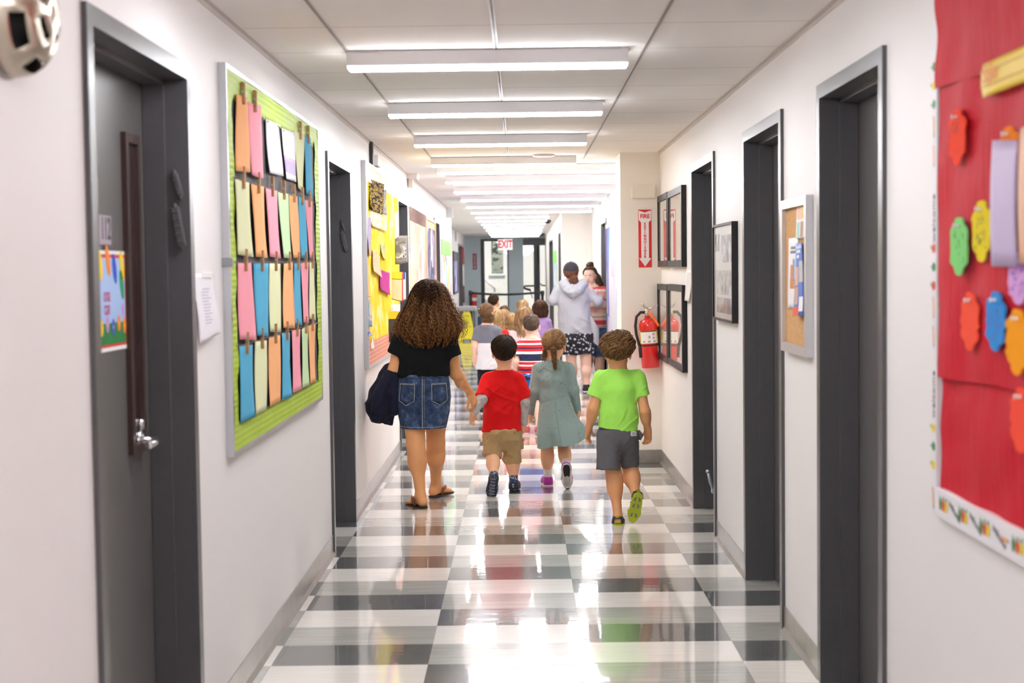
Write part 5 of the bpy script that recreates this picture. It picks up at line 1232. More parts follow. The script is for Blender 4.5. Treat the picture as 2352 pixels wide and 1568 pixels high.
def envelope_hair(c, prof, n=500, th=(-2.3, 2.3), m=40, curl=.008, turns=6, rad=.003, seed=1, inner=.55, zend=(-.25, -.15), ry=.8, back=0.0, k=4, skew=0.0, wob=.02, core=.82, layer=.3, clump=1, ctop=0.0):
    """hanging hair inside a measured outline: prof = [(dz below/above c, half width)], th = angle range round the back (0 = towards the camera)"""
    rs = np.random.RandomState(seed); zs = np.array([p[0] for p in prof])[::-1]; ws = np.array([p[1] for p in prof])[::-1]
    W_ = lambda z: np.interp(z, zs, ws)
    a = rs.uniform(th[0], th[1], n); u = rs.uniform(0, 1, n)**.5; z0 = zs[-1]-rs.uniform(0, layer, n)**1.6*(zs[-1]-zs[0])*.55*(rs.uniform(0, 1, n) < .6); ze = rs.uniform(zend[0], zend[1], n)-rs.uniform(0, .03, n)
    g = np.arange(n)//clump; a, u, z0, ze = a[g], u[g], z0[g], ze[g]-rs.uniform(0, .012, n)*(clump > 1)
    p1, p2 = rs.uniform(0, 6, n)[g][:, None], rs.uniform(0, 6, n)[g][:, None]; tf = rs.uniform(.75, 1.3, n)[g][:, None]; pg = rs.uniform(0, 6.28, n)[g][:, None]
    t = np.linspace(0, 1, m)[None, :]; z = z0[:, None]+(ze-z0)[:, None]*t; r = W_(z)*(inner+(1-inner)*u)[:, None]
    r = r*(1+wob*np.sin(t*5+p1)); A = a[:, None]+.12*np.sin(t*3+p2)
    x = r*np.sin(A)+skew*np.clip(-(z-zs[-1]), 0, 1); y = -r*np.cos(A)*ry-back*t
    P = np.stack([x, y, z], -1)+np.array(c)
    if curl:
        ph = pg+(np.arange(n) % clump)[:, None]*2*np.pi/clump+t*2*np.pi*turns*tf; am = curl*rs.uniform(.7, 1.25, n)[:, None]*np.clip(t*5, .25, 1)
        P[:, :, 0] += am*np.cos(ph); P[:, :, 1] += am*np.sin(ph); P[:, :, 2] += am*.35*np.sin(ph*1.0+1)
    rr = rad*rs.uniform(.7, 1.35, n)[:, None]*np.concatenate([[.6], np.ones(m-4), [.85, .6, .25]])[None, :]
    na, nz = 26, 14; V = []; F = []; zc0 = zs[-1]-ctop*(zs[-1]-zs[0])
    for j in range(nz+1):
        zz = zc0+(max(ze.mean(), zs[0])-zc0)*j/nz; wv = W_(zz)*core*(1 if j < nz else .5)
        for i in range(na+1):
            aa = th[0]+(th[1]-th[0])*i/na; V.append((c[0]+wv*math.sin(aa)+skew*max(0, zs[-1]-zz), c[1]-wv*math.cos(aa)*ry-back*j/nz, c[2]+zz))
    for j in range(nz):
        for i in range(na): F.append((j*(na+1)+i, (j+1)*(na+1)+i, (j+1)*(na+1)+i+1, j*(na+1)+i+1))
    return strand_mesh(P, rr, k, (V, F))
def loft(mb, rings, n=40, ripple=None, th=.003):
    """rings [(centre, rx, ry)] from top to bottom; ripple(theta, t) -> factor"""
    m = len(rings)
    def fn(u, v):
        t = v*(m-1); i = min(int(t), m-2); f = t-i; f = f*f*(3-2*f) if m > 2 else f
        c = rings[i][0]*(1-f)+rings[i+1][0]*f; rx = rings[i][1]*(1-f)+rings[i+1][1]*f; ry = rings[i][2]*(1-f)+rings[i+1][2]*f
        a = 2*PI*u; q = ripple(a, v) if ripple else 0.0
        return (c[0]+rx*math.sin(a)*(1+q), c[1]-ry*math.cos(a)*(1+q), c[2])
    mb.sheet(fn, n, max(16, (m-1)*8), th); return fn
# ================================================================== THE FOUR WALKING NEAREST
# ---- woman with curly hair
def build_woman():
    F = Fig('woman with long curly brown hair, black tee and denim skirt, holding a small boy\'s hand', 9.45, 972); P = F.P
    hc = P(986, 690); R = head_frame(0, .12)
    nk = P(984, 752); ch = P(976, 790, .01); wa = P(973, 850, .0); pe = P(973, 900, -.01)
    shL, elL, wrL = P(921, 783), P(905, 850, -.01), P(893, 868, .20)
    shR, elR, wrR = P(1031, 783), P(1047, 858, .09), P(1080, 903, .27)
    hL, kL, aL = P(950, 915), P(955, 1020, -.06), P(966, 1136, -.14)
    hR, kR, aR = P(1000, 912), P(1001, 1018, .10), P(1001, 1112, .25)
    h = .0042; S = SDF((-.42, -.42, -.02), (.45, .60, 1.46), h); sq = ((0, 1, 0), .72)
    S.chain([P(982, 772), ch, wa, pe], [.10, .128, .135, .160], .05, sq); S.cone(shL, shR, .052, .052, .05); S.cone(P(984, 775), P(986, 725, .01), .050, .046, .04)
    add_head(S, hc, R, 1.04)
    for sh, el, wr in ((shL, elL, wrL), (shR, elR, wrR)): S.cone(sh, el, .049, .037, .03); S.cone(el, wr, .037, .024, .03); S.ell(el+(wr-el)*.3, (.036, .036, .06), None, .03)
    add_hand(S, wrR, P(1094, 932, .30)-wrR, V3(-.55, -.75, .1), .160, .5, rw=.026, curls=[.55, .62, .66, .7])
    add_hand(S, wrL, V3(.35, .9, -.15), V3(.5, -.2, .8), .165, .5, rw=.026)
    add_leg(S, hL, kL, aL, .088, .058, .032, .03, .060); add_leg(S, hR, kR, aR, .088, .058, .032, .03, .060)
    fL, uL = V3(-.55, .83, -.0), V3(0, 0, 1); fR, uR = V3(.62, .78, .04), V3(-.05, -.05, 1)
    add_foot(S, aL, fL, uL, .225, True, side=-1); add_foot(S, aR, fR, uR, .225, True, side=1)
    F.add('body', S.mesh('body'), SKIN_W); add_face(F, hc, R, 1.04)
    # tee: boxy, cropped at the waist
    T = SDF((-.42, -.3, .75), (.42, .3, 1.3), .006)
    T.chain([P(982, 775), P(976, 800), P(973, 845), P(973, 880)], [.115, .148, .158, .168], .05, sq); T.cone(P(930, 776), P(1025, 776), .060, .060, .05)
    a, b = P(921, 786), P(902, 836); T.cone(a, b, .064, .072, .04, cut=[(P(903, 812), b-a)]); a, b = P(1030, 786), P(1045, 842); T.cone(a, b, .062, .068, .04, cut=[(P(1037, 820), b-a)])
    T.cut(P(973, 863), V3(0, 0, -1)); T.cone(P(985, 775), P(986, 730, .02), .058, .07, 0, op='sub')
    F.add('tee_shirt', T.mesh('tee_shirt', wrinkles(.007, 9, 9, 5, 2)), cloth((.006, .006, .007), .95, .1, sheen=0.0))
    # denim skirt
    t = NT('acid_wash_denim'); v = t.coord(); f = t.noise(v, 22, 5, .72); g = t.noise(v, 4, 3); tw = t.noise(t.coord(rot=(.6, .6, .6), scale=(1, 1, 6)), 160, 2)
    f = t.math('ADD', t.math('MULTIPLY', f, .75), t.math('MULTIPLY', g, .3)); t.base(t.ramp(f, [(.40, (.010, .018, .055)), (.55, (.030, .058, .135)), (.68, (.12, .18, .30)), (.8, (.30, .38, .50))])); t.set(Roughness=.85); t.bump(tw, .25, .001); DEN = t.m
    sk = MB()
    def rip(a, v): return .012*math.sin(3*a+1)*v+.010*math.sin(9*a+v*7)*max(0, v-.3)+(-.055*math.exp(-((math.sin(a/2))/.10)**2)*max(0, v-.25))+.006*noise.noise(Vector((math.sin(a)*3, math.cos(a)*3, v*6)))
    rings = [(P(973, 858), .157, .120), (P(973, 880), .168, .130), (P(973, 912, -.005), .177, .138), (P(973, 945), .168, .132), (P(973, 981), .146, .128)]
    fn = loft(sk, rings, 64, rip, .004); so = F.add('denim_skirt', sk, DEN)
    STI = M('#b9b7b0', .7); surf = lambda u, v, d=.004: Vector(fn(u % 1.0, v))+Vector((math.sin(2*PI*u), -math.cos(2*PI*u), 0))*d
    sm = MB(); sm.tube([surf(.0, .02+.96*i/24, .003) for i in range(25)], .0022, 5); sm.tube([surf(.012, .02+.96*i/24, .003) for i in range(25)], .0014, 5); sm.build('seam', STI, so)
    hm = MB(); hm.tube([surf(i/64, .945, .003) for i in range(65)], .0018, 5); hm.build('hem_stitch', STI, so)
    wb = MB(); wb.sheet(lambda u, v: tuple(surf(u, .005+.10*(1-v), .005)), 64, 3, .002); wb.build('waistband', DEN, so)
    for u0, u1 in ((-.155, -.045), (.055, .165)):
        pk = MB(); pk.sheet(lambda u, v: tuple(surf(u0+(u1-u0)*u, .20+.36*(1-v)+(.06*(1-abs(2*u-1)) if v < .01 else 0)*1.0, .0055)), 10, 8, .003); po = pk.build('back_pocket', DEN, so)
        ps = MB(); loop = [(u0, .20), (u0, .56), ((u0+u1)/2, .62), (u1, .56), (u1, .20), (u0, .20)]; pts = []
        for (a, b), (c_, d_) in zip(loop, loop[1:]): pts += [surf(a+(c_-a)*i/8, b+(d_-b)*i/8, .009) for i in range(9)]
        ps.tube(pts, .0016, 5); ps.tube([surf(u0+(u1-u0)*i/8, .235, .009) for i in range(9)], .0014, 5); ps.build('pocket_stitch', STI, po)
    # flip-flops
    SOLE, STRAP = M((.045, .022, .015), .6), M((.20, .065, .030), .5)
    for an, f, u, side in ((aL, fL, uL, -1), (aR, fR, uR, 1)):
        f, u, s = foot_frame(f, u); L = .225; W_ = lambda a, b, c=0: Vector(an+f*a*L+u*b*L+s*c*L*side)
        out = [(-.27, .0), (-.25, .10), (-.15, .155), (.1, .15), (.35, .19), (.55, .19), (.68, .12), (.73, -.03), (.70, -.15), (.55, -.20), (.3, -.17), (.05, -.14), (-.15, -.14), (-.25, -.09)]
        mb = MB(); n = len(out); vs = [W_(a, b, c) for b in (-.36, -.315) for a, c in out]; mb.add(vs, [tuple(range(n-1, -1, -1)), tuple(range(n, 2*n))]+[(k, (k+1) % n, n+(k+1) % n, n+k) for k in range(n)]); mb.add([W_(a, b, c) for b in (-.365, -.36) for a, c in out], []); fo = F.add('flip_flop', mb, SOLE)
        bm = bmesh.new(); bm.from_mesh(fo.data); bmesh.ops.recalc_face_normals(bm, faces=bm.faces); bm.to_mesh(fo.data); bm.free()
        st = MB()
        for q in (-1, 1): st.tube([W_(.52, -.20, -.05), W_(.44, -.125, .02*q-.03), W_(.30, -.10, .10*q), W_(.16, -.17, .155*q), W_(.08, -.31, .16*q)], [.006, .008, .010, .010, .008], 8)
        st.tube([W_(.55, -.31, -.055), W_(.52, -.19, -.05)], .005, 6); st.build('strap', STRAP, fo)
    # hair
    m_ = F.mm; prof = [(50*m_, .0), (47*m_, 16*m_), (38*m_, 30*m_), (22*m_, 40*m_), (5*m_, 47*m_), (-15*m_, 56*m_), (-35*m_, 68*m_), (-52*m_, 76*m_), (-68*m_, 77*m_), (-90*m_, 66*m_), (-112*m_, 48*m_)]
    HM = hair_mat((.008, .003, .0015), (.055, .018, .007), ((.035, .011, .004), (.40, .165, .05)), hc[2]-.22, hc[2]+.09, 'curly_hair')
    me = envelope_hair(hc+V3(-.004, .01, 0), prof, 1240, (-2.35, 2.35), 120, .0054, 14, .0024, 3, .66, (-106*m_, -46*m_), .88, .0, 3, -.02, .05, .74, .75, clump=3, ctop=.3); ho = F.add('hair', me, HM)
    obj('hair_base', short_hair(hc, R, 1.04, 1050, 1.7, .024, .010, .0023, 4, .25, lambda a: hairline(a, 1.2, 1.9, 2.4), .1, .2, 60, clump=3, helix=(.0050, 7.0), cap=.3), HM, ho)
    obj('flyaway_curls', envelope_hair(hc+V3(.004, .01, -.01), [(q[0]*1.04, q[1]*1.07) for q in prof], 150, (-2.0, 2.0), 90, .006, 11, .0011, 12, .9, (-100*m_, -30*m_), .9, .0, 3, -.01, .09, .3, .6), hair_mat((.12, .05, .018), (.40, .19, .07)), ho)
    return F, wrR, wrL, elL
WOMAN, _wr, _wl, _el = build_woman()
# ---- navy jacket over her arm (held: a thing of its own)
def build_jacket():
    P = WOMAN.P; jk = thing('jacket', 'navy blue jacket draped over the forearm of the curly-haired woman', 'jacket', (WOMAN.X, WOMAN.Y, 0)); NAVY = cloth((.010, .011, .028), .85, .15)
    S = SDF((-.45, -.25, .45), (-.05, .35, 1.0), .0055)
    S.chain([P(903, 838, .02), P(893, 865, .05), P(880, 905, .04), P(872, 940, .03)], [.030, .062, .085, .088], .05, ((0, 1, 0), .8)); S.chain([P(908, 850, .06), P(910, 900, .07), P(905, 935, .05)], [.045, .065, .060], .04, ((0, 1, 0), .8))
    S.chain([P(893, 865, -.03), P(875, 905, -.04), P(869, 945, -.04)], [.035, .040, .038], .02); S.chain([P(905, 862, -.02), P(903, 905, -.03), P(908, 940, -.02)], [.03, .042, .046], .02); S.chain([P(893, 915, .03), P(893, 958, .03)], [.04, .034], .02)
    obj('jacket_body', S.mesh('jacket_body', wrinkles(.010, 14, 14, 5, 9)), NAVY, jk)
    S = SDF((-.40, -.2, .40), (-.1, .25, .75), .005); a, b = P(894, 955, .03), P(888, 980, .03); S.cone(a, b, .033, .036, .01, cut=[(P(889, 974, .03), b-a)]); obj('cuff', S.mesh('cuff', wrinkles(.002, 90, 90, 3, 3)), NAVY, jk)
    S = SDF((-.45, -.25, .40), (-.1, .25, .75), .005); a, b = P(866, 940, -.03), P(858, 966, -.03); S.cone(a, b, .038, .034, .01, cut=[(P(860, 961, -.03), b-a)]); obj('cuff', S.mesh('cuff', wrinkles(.002, 90, 90, 3, 3)), NAVY, jk)
    tb = MB(); tb.sheet(lambda u, v: tuple(Vector(P(918+8*u, 832+16*(1-v), -.02))+Vector((0, -.01*math.sin(u*3), 0))), 4, 4, .001); tb.build('care_label', M('#e6e4e2', .6), jk)
build_jacket()

def short_trousers(F, name, mat, hipC, hr, legs, top, h=.006, seed=1, wr=.006, sq=.82, k=.035, tilt=0.0):
    """legs: (hip, cuff, r0, r1)"""
    lo = np.min([l[1]-.12 for l in legs]+[hipC-hr*1.15-.03], 0); hi = np.max([l[0]+.12 for l in legs]+[hipC+hr*1.15+.03], 0)
    S = SDF(lo, hi, h); S.ell(hipC, (hr, hr*sq, hr*.9), None, k)
    for a, b, r0, r1 in legs: S.cone(a, b+unit(b-a)*.05, r0, r1, k, cut=[(b, b-a)])
    S.cut(top, V3(tilt, 0, 1)); return F.add(name, S.mesh(name, wrinkles(wr, 16, 16, 8, seed)), mat)

# ---- boy in red
def build_red_boy():
    F = Fig('small boy in a red tee over grey sleeves with khaki shorts', 9.90, 1155); P = F.P
    hc = P(1157, 808); R = head_frame(.1, .05); s = 1.0
    shL, elL, wrL = P(1121, 871), P(1107, 914, -.09), P(1088, 947, -.13); shR, elR, wrR = P(1190, 871), P(1204, 922, -.01), P(1203, 972, .03)
    hL, kL, aL = P(1139, 992), P(1132, 1046, -.03), P(1134, 1099, -.20); hR, kR, aR = P(1173, 992), P(1177, 1052, .07), P(1180, 1106, .03)
    S = SDF((-.28, -.45, -.02), (.25, .30, 1.1), .0038); sq = ((0, 1, 0), .75)
    S.chain([P(1156, 866), P(1155, 890), P(1154, 940), P(1155, 985)], [.070, .092, .090, .098], .04, sq); S.cone(shL, shR, .034, .034, .03); S.cone(P(1157, 862), P(1157, 828), .036, .037, .03)
    add_head(S, hc, R, s)
    for sh, el, wr in ((shL, elL, wrL), (shR, elR, wrR)): S.cone(sh, el, .034, .029, .02); S.cone(el, wr, .029, .020, .02)
    add_hand(S, wrL, P(1082, 970, -.12)-wrL, V3(.8, .5, .0), .105, .30, rw=.019); add_hand(S, wrR, P(1194, 1000, .03)-wrR, V3(-.85, .4, .1), .110, -.32, rw=.019)
    add_leg(S, hL, kL, aL, .058, .041, .028); add_leg(S, hR, kR, aR, .058, .041, .028)
    fL, uL = unit(V3(-.12, .42, -.9)), V3(.1, .9, .42); fR, uR = V3(.08, 1, 0), V3(0, 0, 1)
    add_foot(S, aL, fL, uL, .15); add_foot(S, aR, fR, uR, .15)
    F.add('body', S.mesh('body'), SKIN_K); add_face(F, hc, R, s)
    T = SDF((-.28, -.25, .40), (.25, .25, .95), .005)
    T.chain([P(1157, 868), P(1155, 895), P(1154, 940), P(1154, 1000)], [.082, .112, .119, .139], .04, sq); T.cone(P(1126, 868), P(1186, 868), .042, .042, .03); T.cone(P(1157, 862), P(1157, 852), .052, .048, .02)
    a, b = P(1119, 872, -.005), P(1103, 924, -.105); T.cone(a, b, .046, .053, .03, cut=[(P(1106, 912, -.085), b-a)]); a, b = P(1192, 872), P(1207, 930); T.cone(a, b, .046, .052, .03, cut=[(P(1200, 915), b-a)])
    T.cut(P(1154, 990), V3(.02, 0, -1)); T.cut(P(1157, 850), V3(0, .1, 1)); RED = cloth((.70, .004, .006), .8)
    F.add('tee_shirt', T.mesh('tee_shirt', wrinkles(.0055, 11, 11, 7, 4)), RED)
    t = NT('grey_jersey'); t.base(t.mix(t.noise(t.coord(), 220, 3), (.42, .39, .39), (.58, .55, .54))); t.set(Roughness=.9); t.bump(t.noise(t.coord(scale=(1, 1, .4)), 30, 3), .4, .006); GJ = t.m
    for a, b, c in ((P(1109, 906, -.07), elL, wrL), (P(1198, 900), elR, wrR)):
        S = SDF(np.minimum(a, c)-.09, np.maximum(a, c)+.09, .0045); S.cone(a, b, .036, .036, .02).cone(b, c, .036, .0285, .02, cut=[(c+unit(c-b)*.006, c-b)]); F.add('undershirt_sleeve', S.mesh('undershirt_sleeve', wrinkles(.004, 30, 30, 22, 6)), GJ)
    KH = cloth((.47, .32, .155), .85, .1, 30)
    so = short_trousers(F, 'cargo_shorts', KH, P(1155, 995), .128, [(hL, P(1129, 1047, -.05), .074, .056), (hR, P(1178, 1060, .06), .074, .056)], P(1155, 984), .0045, 3, .0095, k=.014)
    for q, (px, py, dy) in enumerate([(1119, 1012, -.03), (1193, 1018, .05)]):
        pk = MB(); c = P(px, py, dy); Tm = Matrix.Translation(c) @ Matrix.Rotation((-.9, .9)[q], 4, 'Z') @ Matrix.Rotation(-.05, 4, 'X'); pk.bbox((-.033, -.014, -.042), (.033, .012, .03), .006, Tm); po = pk.build('cargo_pocket', KH, so)
        fl = MB(); fl.bbox((-.036, -.019, .012), (.036, .0, .036), .004, Tm); fl.build('pocket_flap', KH, po)
    NV, GY = M((.018, .022, .055), .5, var=.3, scale=60), M((.50, .52, .56), .4)
    def camo():
        t = NT('navy_sole_pattern'); t.base(t.ramp(t.noise(t.coord(), 26, 2), [(.0, (.018, .022, .05)), (.56, (.16, .18, .24)), (.62, (.018, .022, .05))], 'CONSTANT')); t.set(Roughness=.6); return t.m
    for an, f, u, side, sd in ((aL, fL, uL, -1, 0), (aR, fR, uR, 1, 1)):
        S, W_ = shoe_sdf(an, f, u, .166, .0042, side, wide=1.18); so_ = F.add('shoe', S.mesh('shoe', wrinkles(.0012, 60, 60, 60, 2)), NV)
        S, W_ = shoe_sdf(an, f, u, .169, .0042, side, 'sole', 1.18); so2 = obj('sole', S.mesh('sole'), camo(), so_); tread(W_, .169, MB()).build('tread', M((.16, .18, .23), .6), so2)
        st = MB(); v_ = lambda a, b, c: Vector(W_(a, b, c)); st.tube([v_(-.30, -.22, -.06), v_(-.335, -.14, 0), v_(-.30, -.22, .06)], .0055, 6); st.tube([v_(-.12, -.06, -.165), v_(-.25, -.14, -.13), v_(-.30, -.24, -.08)], .005, 6); st.tube([v_(-.12, -.06, .165), v_(-.25, -.14, .13), v_(-.30, -.24, .08)], .005, 6); st.tube([v_(.12, -.2, -.17), v_(.14, -.0, -.06), v_(.14, -.0, .06), v_(.12, -.2, .17)], [.006, .010, .010, .006], 8); st.tube([v_(-.30, -.05, 0), v_(-.31, -.18, .06), v_(-.2, -.26, .15)], .005, 6); st.tube([v_(-.30, -.05, 0), v_(-.31, -.18, -.06), v_(-.2, -.26, -.15)], .005, 6); st.build('strap', GY, so_)
        k = MB(); up = unit((kL if sd == 0 else kR)-an); n = 14
        tt = NT('patterned_sock'); tt.base(tt.ramp(tt.noise(tt.coord(), 55, 1), [(.0, (.03, .045, .16)), (.55, (.55, .6, .7)), (.62, (.03, .045, .16))], 'CONSTANT')); k.tube([Vector(an+up*x) for x in (-.01, .01, .03, .045)], [.034, .031, .031, .032], 16); F.add('sock', k, tt.m)
    HM = hair_mat((.010, .006, .004), (.040, .022, .012)); F.add('hair', short_hair(hc, R, s, 2400, .75, .014, .006, .0022, 5, .42, lambda a: hairline(a, 1.2, 1.72, 2.28), .5, .16, 8, .25, 5.0, 6), HM)
    return F
build_red_boy()

# ---- girl in the green-grey dress
def build_girl():
    F = Fig('little girl with a plaited ponytail in a speckled sage green dress', 10.12, 1272); P = F.P
    hc = P(1273, 793); R = head_frame(-.12, .12); s = .98
    shL, elL, wrL = P(1236, 846), P(1225, 898, -.01), P(1219, 949, .02); shR, elR, wrR = P(1306, 844), P(1318, 895, -.01), P(1328, 946, .02)
    hL, kL, aL = P(1260, 965), P(1257, 1037, .03), P(1258, 1096, .06); hR, kR, aR = P(1291, 965), P(1296, 1032, .03), P(1301, 1076, -.12)
    S = SDF((-.25, -.40, -.02), (.27, .35, 1.1), .0038); sq = ((0, 1, 0), .75)
    S.chain([P(1272, 845), P(1271, 870), P(1273, 915), P(1275, 965)], [.062, .085, .082, .095], .04, sq); S.cone(shL, shR, .032, .032, .03); S.cone(P(1271, 842), P(1272, 812), .033, .034, .03)
    add_head(S, hc, R, s)
    for sh, el, wr in ((shL, elL, wrL), (shR, elR, wrR)): S.cone(sh, el, .030, .026, .02); S.cone(el, wr, .026, .018, .02)
    add_hand(S, wrL, P(1219, 975, .03)-wrL, V3(.35, .9, 0), .108, .42, rw=.018); add_hand(S, wrR, P(1327, 970, .03)-wrR, V3(-.35, .9, 0), .108, -.45, rw=.018)
    add_leg(S, hL, kL, aL, .055, .039, .025); add_leg(S, hR, kR, aR, .055, .039, .025)
    fL, uL = V3(-.12, 1, 0), V3(0, 0, 1); fR, uR = unit(V3(.05, .22, -1)), V3(0, 1, .22)
    add_foot(S, aL, fL, uL, .150); add_foot(S, aR, fR, uR, .150); F.add('body', S.mesh('body'), SKIN_K); add_face(F, hc, R, s)
    t = NT('speckled_jersey'); v = t.coord(); f = t.noise(v, 300, 2); vo = t.n('ShaderNodeTexVoronoi'); vo.inputs['Scale'].default_value = 34; t.l(v, vo.inputs['Vector'])
    c = t.mix(f, (.19, .275, .26), (.29, .385, .36)); t.base(t.mix(t.math('LESS_THAN', vo.outputs['Distance'], .10), c, (.030, .055, .055))); t.set(Roughness=.9, Sheen_Weight=.2); t.bump(t.noise(t.coord(scale=(1, 1, .35)), 26, 3), .35, .006); DR = t.m
    T = SDF((-.25, -.22, .48), (.27, .25, .95), .0048)
    T.chain([P(1272, 848), P(1271, 872), P(1273, 910), P(1275, 940)], [.074, .098, .101, .106], .035, sq); T.cone(P(1242, 844), P(1302, 843), .038, .038, .03); T.cone(P(1271, 845), P(1271, 832), .044, .042, .02); T.cut(P(1272, 826), V3(0, .1, 1)); T.cut(P(1273, 930), V3(0, 0, -1))
    for sh, el, wr in ((P(1235, 847), elL, wrL), (P(1307, 846), elR, wrR)): T.cone(sh, el, .042, .035, .025); T.cone(el, wr, .035, .025, .02, cut=[(wr+unit(wr-el)*.008, wr-el)])
    do = F.add('dress', T.mesh('dress', wrinkles(.0045, 18, 18, 12, 7)), DR)
    sk = MB(); rp = lambda a, v: v*(.10*math.sin(5*a+.6)+.06*math.sin(8*a+2.0+v)+.05*math.sin(3*a))*(.25+.75*v)
    rings = [(P(1274, 908), .099, .078), (P(1276, 930), .112, .090), (P(1279, 960), .130, .108), (P(1283, 992, -.01), .152, .128), (P(1288, 1023, -.02), .163, .140)]
    m = len(rings)
    fn = loft(sk, rings, 96, rp, .003)
    for i, q in enumerate(sk.v):          # the hem swings up at one side
        x, y, z = q; kx = max(0, x-.07); zz = max(0, (P(0, 955)[2]-z)); wv = math.sin(math.atan2(x, -y)*4+1)*.05*zz; sk.v[i] = (x+kx*zz*1.0, y-kx*.25, z+kx*zz*2.2+wv)
    sk.build('dress_skirt', DR, do)
    WS = M('#ece6e6', .8, var=.04); 
    ts = NT('dotted_sock'); vo = ts.n('ShaderNodeTexVoronoi'); vo.inputs['Scale'].default_value = 85; ts.l(ts.coord(), vo.inputs['Vector']); ts.base(ts.mix(ts.math('LESS_THAN', vo.outputs['Distance'], .22), (.80, .77, .77), (.50, .36, .40))); ts.set(Roughness=.9)
    for an, kn, f, u, side, i in ((aL, kL, fL, uL, -1, 0), (aR, kR, fR, uR, 1, 1)):
        up = unit(kn-an); k = MB(); k.tube([Vector(an+up*x) for x in (-.02, .0, .03, .066)], [.031, .0295, .0295, .0315], 18); k.tube([Vector(an+up*x) for x in (.060, .068)], [.0325, .0325], 18); F.add('sock', k, ts.m)
        S, W_ = shoe_sdf(an, f, u, .166, .0042, side, wide=1.12); so_ = F.add('trainer', S.mesh('trainer', wrinkles(.0012, 60, 60, 60, 2)), M((.38, .012, .30), .5, var=.15, scale=70) if i == 0 else M((.40, .05, .32), .5))
        S, W_ = shoe_sdf(an, f, u, .172, .0042, side, 'sole', 1.12); so2 = obj('sole', S.mesh('sole'), M('#d9d3cf', .5, var=.05), so_)
        hl_ = MB(); out = [(-.30, 0), (-.27, .11), (-.1, .145), (.1, .125), (.24, .10), (.18, .02), (.22, -.10), (.1, -.13), (-.1, -.145), (-.27, -.11)]; hl_.add([Vector(W_(a, -.338, c)) for a, c in out]+[Vector(W_(a, -.350, c)) for a, c in out], [tuple(range(10)), tuple(range(19, 9, -1))]+[(k_, (k_+1) % 10, 10+(k_+1) % 10, 10+k_) for k_ in range(10)]); hl_.build('black_heel_tread', M((.012, .012, .013), .7), so2)
        tr_ = MB()
        for c_ in np.linspace(-.12, .12, 6): tr_.tube([Vector(W_(.26, -.34, c_)), Vector(W_(.62, -.338, c_*.8))], .0016, 4)
        for a_ in np.linspace(.28, .62, 6): tr_.tube([Vector(W_(a_, -.34, -.13)), Vector(W_(a_, -.34, .13))], .0016, 4)
        tr_.build('tread', M('#b8b0ab', .6), so2)
        tp_ = MB(); tp_.tube([Vector(W_(.70, -.30, -.08)), Vector(W_(.75, -.30, 0)), Vector(W_(.70, -.30, .08))], [.006, .009, .006], 8); tp_.build('toe_cap', M((.012, .012, .013), .6), so2)
    HM = hair_mat((.10, .042, .014), (.36, .20, .085), name='fair_brown_hair'); tg = (0, -1.0, -.28)
    ho = F.add('hair', gathered_hair(hc, R, s, tg, 1300, .013, .0028, 4, .2, lambda a: hairline(a, 1.2, 1.75, 2.2), 9, .05, .0035), HM)
    b0 = hc+R @ (V3(0, -.108, -.022)*s); b1 = P(1275, 850, -.10); n = 90; br = MB()
    for q in range(3):
        pts = []; rr = []
        for i in range(n):
            t_ = i/(n-1); w = 2*PI*(t_*5.0+q/3); tp = 1-.45*t_; c = b0*(1-t_)+b1*t_; c = c+V3(0, -.012*math.sin(PI*t_), 0)
            pts.append(Vector(c+V3(.0115*math.sin(w)*tp, -.007*math.sin(2*w)*tp, 0))); rr.append(.0088*tp*(1 if i < n-6 else (n-i)/7))
        br.tube(pts, rr, 8)
    bo = br.build('plait', HM, ho)
    rs = np.random.RandomState(2); nn = 160; t_ = np.linspace(0, 1, 12)[None, :]; st = rs.uniform(0, .85, nn)[:, None]; tt_ = np.clip(st+t_*.16, 0, 1); C = b0[None, None, :]*(1-tt_)[..., None]+b1[None, None, :]*tt_[..., None]; ph = rs.uniform(0, 6.28, nn)[:, None]; rad_ = (.019+.008*np.sin(t_*6+ph))*(1-.45*tt_)
    C = C+np.stack([rad_*np.cos(ph+t_*2), -rad_*.75*np.sin(ph+t_*2)-.008, 0*tt_], -1); obj('plait_wisps', strand_mesh(C, np.full((nn, 12), .0012), 3), HM, bo)
    tl = MB(); tl.tube([Vector(b0*(1-x)+b1*x+V3(0, -.012*math.sin(PI*x), 0)) for x in (.80, .84)], [.0085, .0085], 12); tl.build('hair_tie', M((.05, .025, .015), .5), bo)
    ws = envelope_hair(hc+V3(-.060, .0, -.02), [(.02, .008), (.0, .014), (-.04, .018), (-.09, .020)], 60, (-3.1, 3.1), 24, .006, 3, .0013, 8, .2, (-.09, -.04), 1.0, 0, 3, -.10, .1, .001); F.add('loose_locks', ws, HM)
    cl = MB(); a = hc+R @ (V3(.066, -.045, .0)*s); cl.bbox((-.006, -.022, -.004), (.006, .022, .004), .002, Matrix.Translation(a) @ Matrix.Rotation(.5, 4, 'X')); F.add('hair_clip', cl, M('#d8dbe2', .25, .5))
    return F
build_girl()

